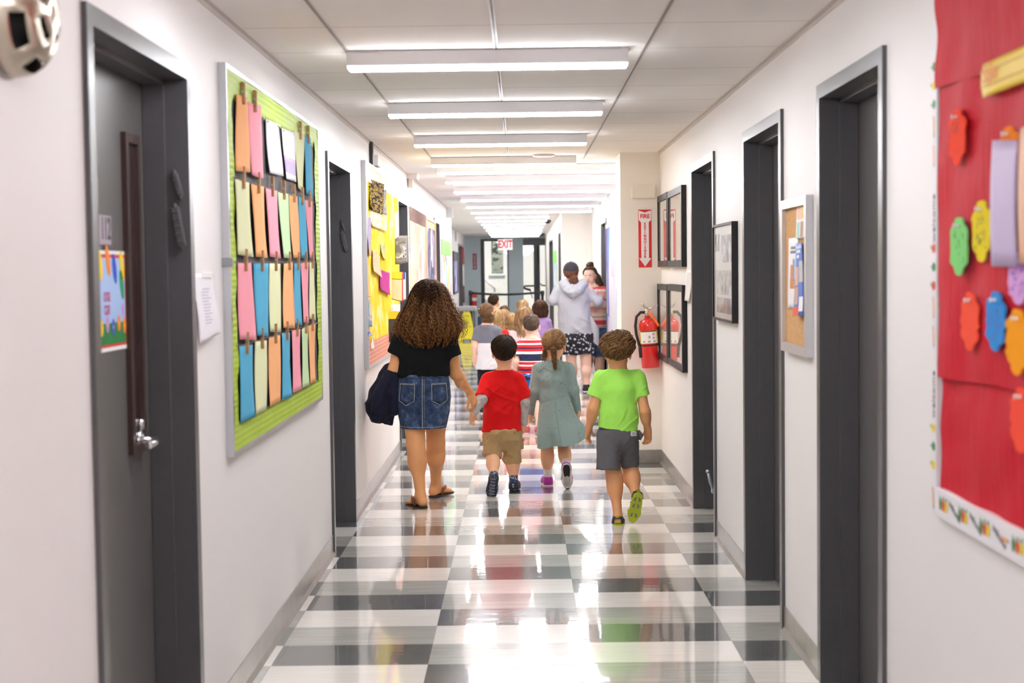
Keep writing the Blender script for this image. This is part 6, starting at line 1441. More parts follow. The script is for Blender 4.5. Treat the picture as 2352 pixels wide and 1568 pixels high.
# ---- boy in lime
def build_lime_boy():
    F = Fig('tousle-haired boy in a lime green tee, grey shorts and yellow-green sandals', 8.62, 1420); P = F.P
    hc = P(1419, 810); R = head_frame(.05, .28); s = .98
    shL, elL, wrL = P(1381, 868), P(1362, 938, -.02), P(1353, 983, .03); shR, elR, wrR = P(1465, 868), P(1481, 944, -.02), P(1488, 988, .03)
    hL, kL, aL = P(1402, 1003), P(1409, 1085, .0), P(1419, 1183, -.05); hR, kR, aR = P(1438, 1000), P(1448, 1077, .07), P(1462, 1143, -.08)
    S = SDF((-.26, -.42, -.02), (.25, .35, 1.15), .0036); sq = ((0, 1, 0), .75)
    S.chain([P(1419, 865, .01), P(1421, 890), P(1420, 945), P(1418, 1000)], [.070, .088, .086, .098], .04, sq); S.cone(shL, shR, .033, .033, .03); S.cone(P(1420, 862), P(1420, 826, .01), .040, .040, .03)
    add_head(S, hc, R, s)
    for sh, el, wr in ((shL, elL, wrL), (shR, elR, wrR)): S.cone(sh, el, .035, .030, .02); S.cone(el, wr, .030, .020, .02); S.ell(el+(wr-el)*.3, (.030, .030, .05), None, .02)
    add_hand(S, wrL, P(1347, 1016, .05)-wrL, V3(.55, .8, -.1), .112, .30, rw=.019); add_hand(S, wrR, P(1489, 1012, .05)-wrR, V3(-.75, .65, -.1), .115, -.55, rw=.019)
    add_leg(S, hL, kL, aL, .062, .043, .026, .03, .044); add_leg(S, hR, kR, aR, .062, .043, .026, .03, .044)
    fL, uL = V3(.10, 1, .0), V3(0, 0, 1); fR, uR = unit(V3(-.20, .28, -.95)), V3(.05, .95, .28)
    add_foot(S, aL, fL, uL, .150, True, side=-1); add_foot(S, aR, fR, uR, .150, True, side=1); F.add('body', S.mesh('body'), SKIN_T); add_face(F, hc, R, s)
    T = SDF((-.26, -.25, .40), (.25, .25, .95), .0048)
    T.chain([P(1419, 868), P(1421, 892), P(1420, 945), P(1417, 1000)], [.078, .102, .105, .127], .04, sq); T.cone(P(1388, 865), P(1458, 865), .041, .041, .03); T.cone(P(1420, 862), P(1420, 850), .054, .052, .02)
    a, b = P(1380, 869), P(1361, 925); T.cone(a, b, .045, .053, .03, cut=[(P(1367, 911), b-a)]); a, b = P(1466, 869), P(1479, 925); T.cone(a, b, .044, .050, .03, cut=[(P(1475, 909), b-a)])
    T.cut(P(1417, 985), V3(-.15, 0, -1)); T.cut(P(1420, 849), V3(0, .25, 1)); LM = cloth((.40, .85, .12), .8, .05); to = F.add('tee_shirt', T.mesh('tee_shirt', wrinkles(.0062, 12, 12, 8, 1)), LM)
    rb_ = MB(); c0 = P(1420, 851, .003); rb_.tube([Vector(c0+V3(.056*math.sin(a), -.044*math.cos(a)+.0, -.006-.004*math.cos(a))) for a in np.linspace(0, 2*PI, 33)], .0048, 6, False); rb_.build('neck_ribbing', LM, to)
    GS = cloth((.125, .122, .132), .9, .14, 25)
    so = short_trousers(F, 'shorts', GS, P(1419, 996), .118, [(P(1398, 1003), P(1397, 1079, -.03), .074, .074), (P(1440, 1000), P(1447, 1069, .06), .070, .054)], P(1418, 981), .0042, 8, .005, k=.016, sq=.74, tilt=.16)
    lb = MB(); c = P(1456, 996, -.105); Tm = Matrix.Translation(c) @ Matrix.Rotation(.42, 4, 'Z'); lb.bbox((-.017, -.003, -.013), (.017, .012, .013), .001, Tm); lo_ = lb.build('fabric_label', M('#cfcfd4', .6), so)
    ll = MB()
    for k in range(3): ll.box((-.011+.008*k, -.0035, -.008+.004*(k % 2)), (-.006+.008*k, -.0028, .008), Tm)
    ll.build('label_print', M('#8e8e96', .6), lo_)
    pc = MB(); pc.tube([Vector(P(1466, 990, -.02)), Vector(P(1472, 1000, -.01)), Vector(P(1469, 1010, -.01))], [.012, .016, .008], 8); pc.build('pocket_edge', GS, so)
    YG, DG = M((.40, .46, .012), .55, var=.06, scale=60), M((.045, .055, .048), .7)
    for an, f, u, side, kn in ((aL, fL, uL, -1, kL), (aR, fR, uR, 1, kR)):
        S, W_ = shoe_sdf(an, f, u, .176, .004, side, 'sole', 1.12); so_ = F.add('sandal', S.mesh('sandal'), YG); v_ = lambda a, b, c: Vector(W_(a, b, c))
        mb = MB()
        for a, sg in ((.47, 1), (.12, -1), (-.12, 1)): 
            for q in (-1, 1): mb.add([v_(a+dx, -.343, q*.02+q*dc) for dx, dc in ((-.07, .0), (-.02, .09), (.08, .10), (.10, .02), (.03, .03))], [(0, 1, 2, 3, 4)])
        mb.build('grey_tread', M((.16, .16, .16), .7), so_)
        st = MB(); st.tube([v_(.40, -.26, -.19), v_(.40, -.12, -.11), v_(.40, -.09, .0), v_(.40, -.12, .11), v_(.40, -.26, .19)], .0085, 8); st.build('toe_strap', DG, so_)
        st = MB(); st.tube([v_(-.12, -.24, -.16), v_(-.20, -.06, -.13), v_(-.275, -.02, 0), v_(-.20, -.06, .13), v_(-.12, -.24, .16)], .0085, 8); st.build('heel_strap', DG, so_)
        st = MB(); st.tube([v_(.10, -.24, -.165), v_(.12, -.03, -.11), v_(.14, .02, 0), v_(.12, -.03, .11), v_(.10, -.24, .165)], .008, 8); st.tube([v_(-.20, -.05, -.13), v_(.0, -.05, -.14), v_(.12, -.05, -.12)], .007, 6); st.tube([v_(-.20, -.05, .13), v_(.0, -.05, .14), v_(.12, -.05, .12)], .007, 6); st.build('ankle_strap', DG, so_)
        hb = MB(); hb.tube([v_(-.295, -.19, -.06), v_(-.325, -.17, 0), v_(-.295, -.19, .06)], .006, 6); hb.tube([v_(-.285, -.02, -.05), v_(-.31, -.0, 0), v_(-.285, -.02, .05)], .005, 6); hb.build('yellow_trim', YG, so_)
    HM = hair_mat((.085, .036, .012), (.34, .18, .07), name='tousled_hair'); F.add('hair', short_hair(hc, R, s, 3200, .95, .019, .020, .0019, 9, .35, lambda a: hairline(a, 1.2, 1.70, 2.12), .8, .9, 14, .9, 6.0, 9), HM)
    return F
build_lime_boy()
# ================================================================== THE CLASS AHEAD
def stripes(name, stops, z0, z1, base_noise=.06):
    t = NT(name); s = t.sep(t.coord()); mr = t.n('ShaderNodeMapRange'); t.l(s[2], mr.inputs[0]); mr.inputs[1].default_value = z0; mr.inputs[2].default_value = z1
    t.base(t.ramp(mr.outputs[0], stops, 'CONSTANT')); t.set(Roughness=.85, Sheen_Weight=.1); t.bump(t.noise(t.coord(), 300, 2), .1, .001); return t.m
def build_kid(label, Y, px, top_py, top_mat, leg_mat, hairf, h=.0075, skinm=None, sleeve='short', legs='trousers', yaw=0.0, pitch=.05, step=.12, wide=1.0, shoe='#3a3c46', hem=None, Hs=None, dx=0.0, extra=None):
    """a child walking away: proportions of a five-year-old scaled to the measured height"""
    F = Fig(label, Y, px, 'children of the class walking ahead'); z = at_depth(px, top_py, Y)[1]; k = (z-.012)/1.10; w = k*wide
    Q = lambda x, y, zz: V3(x*w+dx*(zz/1.1), y*k, zz*k)
    hc = Q(0, .01, .985); R = head_frame(yaw, pitch); s = k*(Hs or 1.0)
    shL, elL, wrL = Q(-.105, 0, .806), Q(-.142, -.02, .665), Q(-.150, .05, .525); shR, elR, wrR = Q(.105, 0, .806), Q(.142, .02, .665), Q(.150, .07, .525)
    hL, kL, aL = Q(-.055, 0, .53), Q(-.058, step*.5, .29), Q(-.060, step*.4, .058); hR, kR, aR = Q(.055, 0, .53), Q(.058, .02, .29), Q(.060, -step*.9, .068)
    S = SDF((-.26*w-.1, -.30, -.02), (.26*w+.1, .30, 1.14*k+.05), h); sq = ((0, 1, 0), .75)
    S.chain([Q(0, 0, .835), Q(0, 0, .76), Q(0, 0, .65), Q(0, 0, .54)], [.068*k, .088*w, .086*w, .094*w], .04, sq); [S.cone(Q(0, 0, .842), e, .045*k, .033*k, .03) for e in (shL, shR)]; S.cone(Q(0, 0, .84), Q(0, .005, .93), .036*k, .037*k, .03)
    add_head(S, hc, R, s)
    for q, (sh, el, wr) in ((-1, (shL, elL, wrL)), (1, (shR, elR, wrR))):
        S.cone(sh, el, .033*k, .029*k, .02); S.cone(el, wr, .029*k, .020*k, .02); add_hand(S, wr, V3(-.05*q, .2, -1), V3(-q*.4, .9, 0), .112*k, -.35*q, rw=.019*k)
    add_leg(S, hL, kL, aL, .060*k, .042*k, .028*k); add_leg(S, hR, kR, aR, .060*k, .042*k, .028*k)
    f, u = V3(0, 1, 0), V3(0, 0, 1); fb, ub = unit(V3(0, .93, -.12)), V3(0, .12, .93)
    add_foot(S, aL, f, u, .155*k); add_foot(S, aR, fb, ub, .155*k); F.add('body', S.mesh('body'), skinm or SKIN_P); add_face(F, hc, R, s)
    T = SDF((-.26*w-.08, -.22, .38), (.26*w+.08, .22, .95*k+.05), h*.9); hz = (hem or .50)
    T.chain([Q(0, 0, .832), Q(0, 0, .76), Q(0, 0, .65), Q(0, 0, hz-.02)], [.078*k, .102*w, .110*w, (.125 if hz > .49 else .142)*w], .04, sq); [T.cone(Q(0, 0, .842), e, .052*k, .040*k, .03) for e in (shL+V3(.008, 0, 0), shR-V3(.008, 0, 0))]; T.cone(Q(0, 0, .84), Q(0, 0, .868), .052*k, .048*k, .02)
    for sh, el, wr in ((shL, elL, wrL), (shR, elR, wrR)):
        if sleeve == 'long': T.cone(sh, el, .042*k, .037*k, .025); T.cone(el, wr, .037*k, .027*k, .02, cut=[(wr, wr-el)])
        else: T.cone(sh, el, .044*k, .052*k, .03, cut=[(sh+(el-sh)*.66, el-sh)])
    T.cut(Q(0, 0, hz), V3(0, 0, -1)); T.cut(Q(0, 0, .868), V3(0, .1, 1)); to = F.add('top', T.mesh('top', wrinkles(.005, 12, 12, 8, px % 7)), top_mat)
    lg = [(hL, (aL if legs == 'trousers' else kL)+V3(0, 0, .03), .066*k, .040*k if legs == 'trousers' else .062*k), (hR, (aR if legs == 'trousers' else kR)+V3(0, 0, .03), .066*k, .040*k if legs == 'trousers' else .062*k)]
    if legs == 'trousers':
        S = SDF((-.2*w-.05, -.30, 0), (.2*w+.05, .25, .62*k), h); S.ell(Q(0, 0, .53), (.100*w, .072*w, .09*k), None, .02)
        for a, m_, b in ((hL, kL, aL), (hR, kR, aR)): S.cone(a, m_, .066*k, .049*k, .02); S.cone(m_, b, .049*k, .036*k, .02, cut=[(b+V3(0, 0, .015), b-m_)])
        S.cut(Q(0, 0, .56 if hz > .49 else .475), V3(0, 0, 1)); F.add('leggings', S.mesh('leggings', wrinkles(.003, 20, 20, 14, 3)), leg_mat)
    else: short_trousers(F, 'shorts', leg_mat, Q(0, 0, .53), .115*w, lg, Q(0, 0, .56), h, 5, .005, k=.018)
    for an, ff, uu, sd in ((aL, f, u, -1), (aR, fb, ub, 1)):
        S, W_ = shoe_sdf(an, ff, uu, .168*k, h*.8, sd, wide=1.15); so = F.add('shoe', S.mesh('shoe'), M(shoe, .6, var=.3, scale=50)); S, W_ = shoe_sdf(an, ff, uu, .172*k, h*.8, sd, 'sole', 1.15); obj('sole', S.mesh('sole'), M('#d6d2d0', .6), so)
    hairf(F, hc, R, s); 
    if extra: extra(F, hc, R, s, Q)
    return F
def crop_hair(lo, hi, n=700, **kw):
    def fn(F, c, R, s): F.add('hair', short_hair(c, R, s, n, seed=3, rad=.0036, **kw), hair_mat(lo, hi))
    return fn
def hang_hair(lo, hi, prof, zend, n=260, ry=.95, curl=.004, turns=4, tail=None, th=(-2.2, 2.2)):
    """hair combed from the crown and hanging inside an outline (in head sizes)"""
    def fn(F, c, R, s):
        hm = hair_mat(lo, hi); ho = F.add('hair', short_hair(c, R, s, 500, 1.0, .014, .004, .0036, 6, .3, lambda a: hairline(a, 1.15, 1.75, 2.3), .1, .1), hm)
        obj('hair_length', envelope_hair(c, [(a*s, b*s) for a, b in prof], n, th, 26, curl, turns, .0040, 7, .75, (zend[0]*s, zend[1]*s), ry, .0, 4, 0, .04, .9, .12), hm, ho)
    return fn
BR_D, BR_M, BLD, DKB = ((.022, .011, .006), (.085, .042, .020)), ((.075, .035, .015), (.24, .13, .06)), ((.30, .17, .07), (.62, .42, .21)), ((.016, .009, .006), (.06, .03, .016))
# boy in stripes, just ahead of the four
NVY, RD, WH = '#1a1f45', '#d51f2c', '#ececef'
Y_ = 13.42; zt_, zb_ = at_depth(1222, 768, Y_)[1], at_depth(1222, 869, Y_)[1]
sv = lambda py: (at_depth(1222, py, Y_)[1]-zb_)/(zt_-zb_)
seq = [(869, NVY), (859, WH), (855, RD), (848, NVY), (845, RD), (841, WH), (837, NVY), (834, WH), (832, RD), (826, WH), (828, NVY), (811, WH), (806, RD), (799, NVY), (796, RD), (791, WH), (787, RD), (782, WH), (779, NVY)]
seq = [(869, NVY), (861, WH), (856, RD), (850, NVY), (846, RD), (840, WH), (836, RD), (830, WH), (828, NVY), (812, WH), (806, RD), (800, NVY), (797, RD), (791, WH), (787, RD), (781, WH), (778, NVY)]
STR = stripes('striped_jersey', [(max(0, min(1, sv(p))), c) for p, c in seq], zb_, zt_)
build_kid('boy with cropped brown hair in a navy, red and white striped tee', Y_, 1222, 716, STR, cloth((.02, .14, .55), .8), crop_hair((.055, .035, .025), (.15, .10, .075), 900, length=.35, infl=.006, lift=.002), .0055, SKIN_P, 'short', 'shorts', .0, .1, .10, 1.0, '#b04a52')
# girl in grey and white
Y_ = 15.4; z_s = at_depth(1118, 787, Y_)[1]
GW = stripes('two_tone_jersey', [(0, '#dddde2'), (.5, '#6c6f7b')], z_s-.5, z_s+.5)
def clip(F, c, R, s, Q):
    m = MB(); p = c+R @ (V3(-.01, -.095, .045)*s); m.bbox((-.035, -.006, -.008), (.035, .006, .008), .004, Matrix.Translation(p)); F.add('hair_clip', m, M('#ece4e2', .3))
def tied(lo, hi, bun=.045, n=800):
    def fn(F, c, R, s):
        hm = hair_mat(lo, hi); ho = F.add('hair', gathered_hair(c, R, s, (.1, -1, -.45), n, .014, .0036, 4, .2, lambda a: hairline(a, 1.15, 1.75, 2.25), 8, .06, .004), hm)
        obj('hair_length', envelope_hair(c+V3(.005, -.02, -.02), [(.05*s, .03*s), (.0, .072*s), (-.05*s, .070*s), (-.10*s, .05*s)], 200, (-1.9, 1.9), 20, .006, 3, .0038, 5, .6, (-.11*s, -.06*s), .8, 0, 4, 0, .06, .85, .02), hm, ho)
    return fn
build_kid('girl with a white hair clip in a grey and white tee and black leggings', Y_, 1121, 689, GW, cloth((.012, .013, .02), .8), tied(*BR_M), .0065, SKIN_P, 'short', 'trousers', -.6, .1, .10, .86, '#2c2c30', hem=.435, Hs=.80, extra=clip)
# the rest, further along
build_kid('fair-haired child in a plain red top, half hidden behind the grey and white tee', 16.6, 1143, 706, cloth((.62, .025, .02), .8), cloth((.05, .07, .16), .8), hang_hair(BLD[0], BLD[1], [(.09, .0), (.07, .06), (.03, .085), (-.05, .09), (-.15, .085)], (-.17, -.12), 160), .008, SKIN_P, 'short', 'trousers', 0, .05, .1, .95)
build_kid('small girl with fair straight hair in an orange-red top', 18.4, 1160, 708, cloth((.66, .06, .03), .8), cloth((.06, .09, .2), .8), hang_hair(BLD[0], BLD[1], [(.095, .0), (.075, .06), (.03, .085), (-.04, .088), (-.10, .08)], (-.13, -.09), 200), .008, SKIN_P, 'short', 'trousers', -.3)
build_kid('girl with wavy ginger-blonde ponytail in a white tee', 17.5, 1178, 716, cloth((.74, .72, .73), .8), cloth((.45, .20, .25), .8), hang_hair((.28, .15, .06), (.58, .37, .17), [(.09, .0), (.06, .07), (.02, .085), (-.05, .075), (-.14, .06)], (-.17, -.10), 220, curl=.010, turns=4), .008, SKIN_P, 'short', 'trousers', .3)
build_kid('girl with very long light brown hair in a pale pink top', 15.0, 1206, 700, cloth((.74, .50, .52), .8), cloth((.5, .22, .28), .8), hang_hair((.16, .085, .04), (.42, .26, .13), [(.095, .0), (.075, .06), (.02, .088), (-.06, .095), (-.2, .09), (-.33, .07)], (-.36, -.25), 420, curl=.006, turns=3), .0065, SKIN_P, 'short', 'trousers', .1, hem=.48)
build_kid('child with short blond hair ahead of the long-haired girl', 20.3, 1203, 686, cloth((.18, .26, .42), .8), cloth((.10, .11, .14), .8), crop_hair(BLD[0], BLD[1], 500, length=.7, infl=.012), .009, SKIN_P)
build_kid('boy with cropped brown head ahead of the orange-red top', 21.1, 1161, 699, cloth((.03, .03, .04), .8), cloth((.06, .07, .1), .8), crop_hair(BR_D[0], BR_M[1], 500, length=.4, infl=.007), .009, SKIN_P)
TIE = stripes('navy_blue_jersey', [(0, '#3e64a5'), (.45, '#242f66'), (.55, '#3e64a5'), (.62, '#222a5e')], .4, 1.0)
build_kid('brown-haired boy in navy and blue farthest along on the near side of the sign', 22.3, 1138, 673, TIE, cloth((.02, .03, .07), .8), crop_hair(DKB[0], BR_D[1], 600, length=.6, infl=.010), .009, SKIN_K, 'short', 'trousers', -.5)
build_kid('dark-haired girl in a lilac long-sleeved top beside the woman in grey', 19.4, 1243, 685, cloth((.52, .33, .66), .8), cloth((.05, .07, .18), .8), hang_hair((.040, .016, .010), (.13, .058, .034), [(.10, .0), (.075, .07), (.03, .10), (-.04, .105), (-.10, .095), (-.15, .06)], (-.155, -.11), 320), .008, SKIN_P, 'long', 'trousers')

# ---- the two grown women by the far doorway
def build_grey_woman():
    F = Fig('woman in a grey hooded top, dark cap and floral shorts, seen from behind', 18.1, 1325, name='person'); P = F.P; h = .0075
    hc = P(1312, 627); R = head_frame(-.15, -.02); s = 1.12
    shL, elL, wrL = P(1283, 662), P(1270, 690, -.05), P(1288, 692, .20); shR, elR, wrR = P(1350, 662), P(1373, 694, -.02), P(1370, 684, .22)
    hL, kL, aL = P(1311, 770), P(1312, 838, .05), P(1318, 882, .18); hR, kR, aR = P(1341, 770), P(1346, 838, .02), P(1347, 884, -.02)
    S = SDF((-.45, -.35, -.02), (.45, .55, 1.75), h); sq = ((0, 1, 0), .68)
    S.chain([P(1317, 660), P(1318, 690), P(1322, 735), P(1326, 775)], [.12, .165, .155, .185], .06, sq); S.cone(shL, shR, .06, .06, .05); S.cone(P(1316, 655), P(1313, 635), .055, .054, .04); add_head(S, hc, R, s)
    for q, (sh, el, wr) in ((-1, (shL, elL, wrL)), (1, (shR, elR, wrR))): S.cone(sh, el, .052, .043, .03); S.cone(el, wr, .042, .028, .02)
    add_hand(S, wrL, V3(.5, .6, .1), V3(.2, .2, 1), .18, -.4, rw=.028); add_hand(S, wrR, V3(-.1, .6, .3), V3(-.2, .2, 1), .18, .4, rw=.028)
    add_leg(S, hL, kL, aL, .095, .060, .042, .03, .066); add_leg(S, hR, kR, aR, .095, .060, .042, .03, .066)
    fL, fR, u = V3(-.1, 1, 0), V3(.15, 1, 0), V3(0, 0, 1); add_foot(S, aL, fL, u, .24); add_foot(S, aR, fR, u, .24); F.add('body', S.mesh('body'), SKIN_P); add_face(F, hc, R, s)
    GR = cloth((.44, .44, .465), .9, .06, 40); T = SDF((-.45, -.30, .60), (.45, .45, 1.55), h)
    T.chain([P(1317, 660), P(1318, 692), P(1320, 735), P(1324, 800)], [.135, .190, .202, .240], .06, ((0, 1, 0), .66)); T.cone(P(1291, 662), P(1342, 662), .066, .066, .05)
    for sh, el, wr in ((shL, elL, wrL), (shR, elR, wrR)): T.cone(sh, el, .064, .054, .04); T.cone(el, wr, .054, .040, .03, cut=[(wr, wr-el)])
    T.cone(P(1316, 655), P(1315, 646), .085, .080, .03); T.cut(P(1322, 780), V3(.10, 0, -1)); T.cut(P(1316, 646), V3(0, .2, 1)); hd = F.add('hooded_top', T.mesh('hooded_top', wrinkles(.014, 7, 7, 4, 3)), GR)
    T = SDF((-.25, -.30, 1.15), (.25, .15, 1.60), h); T.chain([P(1293, 652, -.05), P(1306, 668, -.115), P(1316, 674, -.13), P(1328, 668, -.115), P(1342, 652, -.05)], [.055, .055, .058, .055, .055], .03); T.chain([P(1300, 650, -.06), P(1317, 661, -.10), P(1336, 650, -.06)], [.05, .05, .05], .03); obj('hood', T.mesh('hood', wrinkles(.010, 12, 12, 10, 6)), GR, hd)
    ck = MB(); ck.sheet(lambda u_, v: tuple(Vector(P(1352+24*u_, 778+18*u_+(-60)*v*(1-.3*u_), -.02-.05*math.sin(u_*3)))), 8, 10, .006); ck.build('side_drape', GR, hd)
    t = NT('floral_print'); v = t.coord(); vo = t.n('ShaderNodeTexVoronoi'); vo.inputs['Scale'].default_value = 26; t.l(v, vo.inputs['Vector']); n_ = t.noise(v, 45, 2)
    t.base(t.mix(t.math('LESS_THAN', t.math('ADD', vo.outputs['Distance'], t.math('MULTIPLY', n_, .5)), .60), (.014, .013, .018), (.55, .55, .60))); t.set(Roughness=.85)
    short_trousers(F, 'floral_shorts', t.m, P(1326, 775), .215, [(P(1309, 778), P(1308, 812, .02), .115, .125), (P(1342, 778), P(1345, 812, .0), .115, .125)], P(1326, 765), h, 4, .008)
    for an, f, sd in ((aL, fL, -1), (aR, fR, 1)):
        S, W_ = shoe_sdf(an, f, u, .255, h*.8, sd); so = F.add('canvas_shoe', S.mesh('canvas_shoe'), M((.03, .03, .035), .8)); S, W_ = shoe_sdf(an, f, u, .265, h*.8, sd, 'sole'); obj('sole', S.mesh('sole'), M('#e8e6e4', .5), so)
    hm = hair_mat((.06, .022, .012), (.20, .085, .045)); ho = F.add('hair', gathered_hair(hc, R, s, (.1, -1, -.75), 700, .012, .004, 4, .2, lambda a: hairline(a, 1.15, 1.75, 2.4), 8, .04, .003), hm)
    obj('low_ponytail', envelope_hair(hc+V3(.025, -.10, -.045), [(.02, .015), (-.01, .045), (-.06, .058), (-.11, .05), (-.15, .03)], 220, (-3.1, 3.1), 24, .006, 3, .004, 5, .5, (-.15, -.10), .7, 0, 4, 0, .06, .8, .01), hm, ho)
    cp = SDF(hc-.2, hc+.2, .006); cp.ell(hc+R @ (V3(0, -.014, .040)*s), np.array((.086, .106, .088))*s, R, 0); cp.cut(hc+R @ (V3(0, 0, -.036)*s), R @ V3(0, .15, -1)); F_c = F.add('cap', cp.mesh('cap'), cloth((.040, .036, .042), .8)); 
    bm_ = MB(); bm_.sheet(lambda a, b: tuple(Vector(hc+R @ (V3((a-.5)*.14, .075+.075*b*(1-(2*a-1)**2*.6), .030-.02*b-.03*(2*a-1)**2)*s))), 10, 5, .004); bm_.build('cap_peak', cloth((.040, .036, .042), .8), F_c)
    bt = MB(); bt.ball(hc+R @ (V3(0, -.014, .128)*s), .008, 8); bt.build('cap_button', M((.04, .036, .04), .7), F_c)
build_grey_woman()
def build_bun_woman():
    F = Fig('woman facing this way with a topknot, striped pink top and denim shorts, arms folded', 18.75, 1366); P = F.P; h = .0075
    hc = P(1355, 634); R = head_frame(PI-.35, .12, .06); s = 1.10
    shL, elL, wrL = P(1347, 672), P(1352, 702, -.08), P(1378, 692, -.13); shR, elR, wrR = P(1384, 668), P(1388, 704, -.05), P(1360, 702, -.17)
    hL, kL, aL = P(1362, 765), P(1352, 828, -.04), P(1340, 876, -.02); hR, kR, aR = P(1380, 765), P(1378, 830, .02), P(1376, 878, .08)
    S = SDF((-.40, -.50, -.02), (.36, .40, 1.75), h); sq = ((0, 1, 0), .68)
    S.chain([P(1365, 668), P(1367, 692), P(1370, 732), P(1371, 768)], [.10, .130, .118, .15], .06, sq); S.cone(shL, shR, .052, .052, .05); S.cone(P(1364, 660), P(1358, 640), .050, .048, .04); add_head(S, hc, R, s)
    for sh, el, wr in ((shL, elL, wrL), (shR, elR, wrR)): S.cone(sh, el, .047, .039, .03); S.cone(el, wr, .039, .026, .02)
    add_hand(S, wrL, P(1382, 674, -.12)-wrL, V3(-1, -.2, .2), .17, .35, rw=.026); add_hand(S, wrR, V3(-1, .1, .05), V3(0, -.3, 1), .17, .4, rw=.026)
    add_leg(S, hL, kL, aL, .088, .056, .036, .03, .06, (0, 1, 0)); add_leg(S, hR, kR, aR, .088, .056, .036, .03, .06, (0, 1, 0))
    f, u = V3(-.25, -1, 0), V3(0, 0, 1); add_foot(S, aL, f, u, .235); add_foot(S, aR, f, u, .235); F.add('body', S.mesh('body'), SKIN_P); add_face(F, hc, R, s)
    z0_, z1_ = P(1370, 752)[2], P(1370, 652)[2]; q = lambda py: (P(1370, py)[2]-z0_)/(z1_-z0_)
    ST = stripes('pink_striped_jersey', [(0, '#eab7ac'), (q(745), '#c83a48'), (q(735), '#e8c9bd'), (q(728), '#a8894f'), (q(726), '#ecd2c4'), (q(718), '#e9b4a8'), (q(690), '#dd7a78'), (q(686), '#ecc6ba'), (q(676), '#e2807c'), (q(670), '#edd0c8'), (q(664), '#d8555a')], z0_, z1_)
    T = SDF((-.40, -.30, .60), (.36, .30, 1.6), h); T.chain([P(1365, 668), P(1367, 692), P(1370, 728), P(1371, 760)], [.115, .145, .138, .165], .06, ((0, 1, 0), .70)); T.cone(P(1351, 672), P(1380, 669), .062, .062, .05)
    for sh, el in ((shL, elL), (shR, elR)): T.cone(sh, el, .062, .064, .04, cut=[(sh+(el-sh)*.55, el-sh)])
    T.cut(P(1370, 748), V3(0, 0, -1)); T.cut(P(1365, 655), V3(0, -.3, 1)); F.add('tee_shirt', T.mesh('tee_shirt', wrinkles(.008, 9, 9, 6, 2)), ST)
    t = NT('blue_denim'); t.base(t.ramp(t.noise(t.coord(), 14, 4), [(.35, (.035, .065, .15)), (.65, (.10, .16, .28))])); t.set(Roughness=.85); DJ = t.m
    short_trousers(F, 'denim_shorts', DJ, P(1371, 768), .178, [(hL, P(1354, 815, -.03), .10, .082), (hR, P(1379, 818, .01), .10, .082)], P(1371, 752), h, 3, .006)
    for an, sd in ((aL, 1), (aR, -1)):
        S, W_ = shoe_sdf(an, f, u, .25, h*.8, sd); so = F.add('canvas_shoe', S.mesh('canvas_shoe'), M('#d8d6d4', .7)); S, W_ = shoe_sdf(an, f, u, .26, h*.8, sd, 'sole'); obj('sole', S.mesh('sole'), M('#e8e6e4', .5), so)
    hm = hair_mat((.035, .016, .010), (.12, .06, .035)); ho = F.add('hair', gathered_hair(hc, R, s, (0, -.35, 1), 800, .013, .004, 4, .25, lambda a: hairline(a, 1.0, 1.75, 2.3), 8, .04, .003), hm)
    tk = SDF(hc-.05, hc+.30, .007); b = hc+R @ (V3(0, -.035, .125)*s); tk.ell(b, (.050, .050, .040), None, .02); tk.ell(b+V3(.012, .01, .022), (.032, .032, .026), None, .02); obj('topknot', tk.mesh('topknot', wrinkles(.010, 40, 40, 40, 3)), hm, ho)
    obj('loose_hair', envelope_hair(hc+V3(.075, .01, .0), [(.04, .03), (.0, .055), (-.10, .07), (-.20, .075), (-.27, .05)], 300, (-3.1, 3.1), 24, .008, 3, .004, 5, .4, (-.27, -.20), .7, 0, 4, .12, .06, .8, .02), hm, ho)
build_bun_woman()
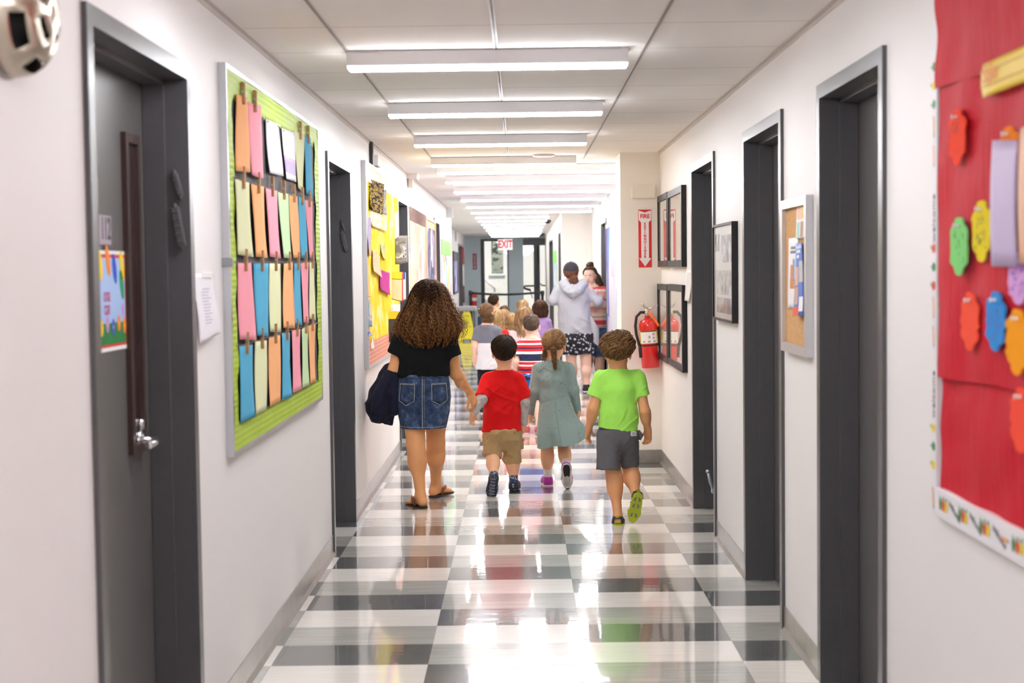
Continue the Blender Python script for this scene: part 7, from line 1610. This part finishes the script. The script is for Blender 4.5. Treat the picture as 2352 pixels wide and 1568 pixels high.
# unidentified tall black form in the doorway behind her, given a bag-like shape
bg_ = thing('tall_black_form', 'unidentified tall black form standing in the doorway behind the woman with a topknot', 'bag', (0, 0, 0)); Yb = 19.15
S = SDF((.92, 18.9, -.01), (1.24, 19.36, .95), .010); zx_ = lambda px, py: (lambda q: V3(min(q[0], 1.14), Yb, q[1]))(at_depth(px, py, Yb))
S.chain([zx_(1385, 742), zx_(1381, 790), V3(zx_(1380, 850)[0], Yb, .30), V3(zx_(1380, 850)[0], Yb, .07)], [.045, .075, .085, .080], .05); S.cut((0, 0, 0), (0, 0, -1))
obj('form_body', S.mesh('form_body', wrinkles(.010, 9, 9, 6, 2)), cloth((.006, .006, .007), .8), bg_)
m = MB(); c = zx_(1385, 740); m.tube([c+V3(-.03, 0, .03), c+V3(-.02, 0, .08), c+V3(.02, 0, .08), c+V3(.03, 0, .03)], .008, 8); m.build('top_loop', M((.008, .008, .009), .7), bg_)
# ================================================================== LIGHT, CAMERA, VIEW
W = bpy.data.worlds.new('World'); SC.world = W; W.use_nodes = True
nt = W.node_tree; bg = nt.nodes['Background']
sky = nt.nodes.new('ShaderNodeTexSky'); sky.sky_type = 'NISHITA'; sky.sun_elevation = math.radians(48); sky.sun_rotation = math.radians(160); sky.sun_disc = True; sky.sun_intensity = .25
nt.links.new(sky.outputs[0], bg.inputs[0]); bg.inputs[1].default_value = .085
cd = bpy.data.cameras.new('camera'); co = bpy.data.objects.new('camera', cd); COL.objects.link(co)
cd.sensor_fit = 'HORIZONTAL'; cd.sensor_width = 36; cd.lens = F_PX/2352*36; cd.clip_start = .05; cd.clip_end = 300
Rm = Matrix([[RGT[i], UPV[i], -FWD[i]] for i in range(3)]).to_4x4(); co.matrix_world = Matrix.Translation((0, 0, EYE)) @ Rm
cd.dof.use_dof = True; cd.dof.focus_distance = 9.3; cd.dof.aperture_fstop = 3.6
SC.camera = co
vs = SC.view_settings; vs.view_transform = 'Standard'; vs.look = 'None'; vs.gamma = 1.0; vs.exposure = 0.46; vs.use_curve_mapping = False
SC.cycles.max_bounces = 16; SC.cycles.diffuse_bounces = 12; SC.cycles.glossy_bounces = 5; SC.cycles.transmission_bounces = 8
SC.cycles.caustics_reflective = False; SC.cycles.caustics_refractive = False
SC.cycles.sample_clamp_indirect = 8.0; SC.cycles.use_denoising = True
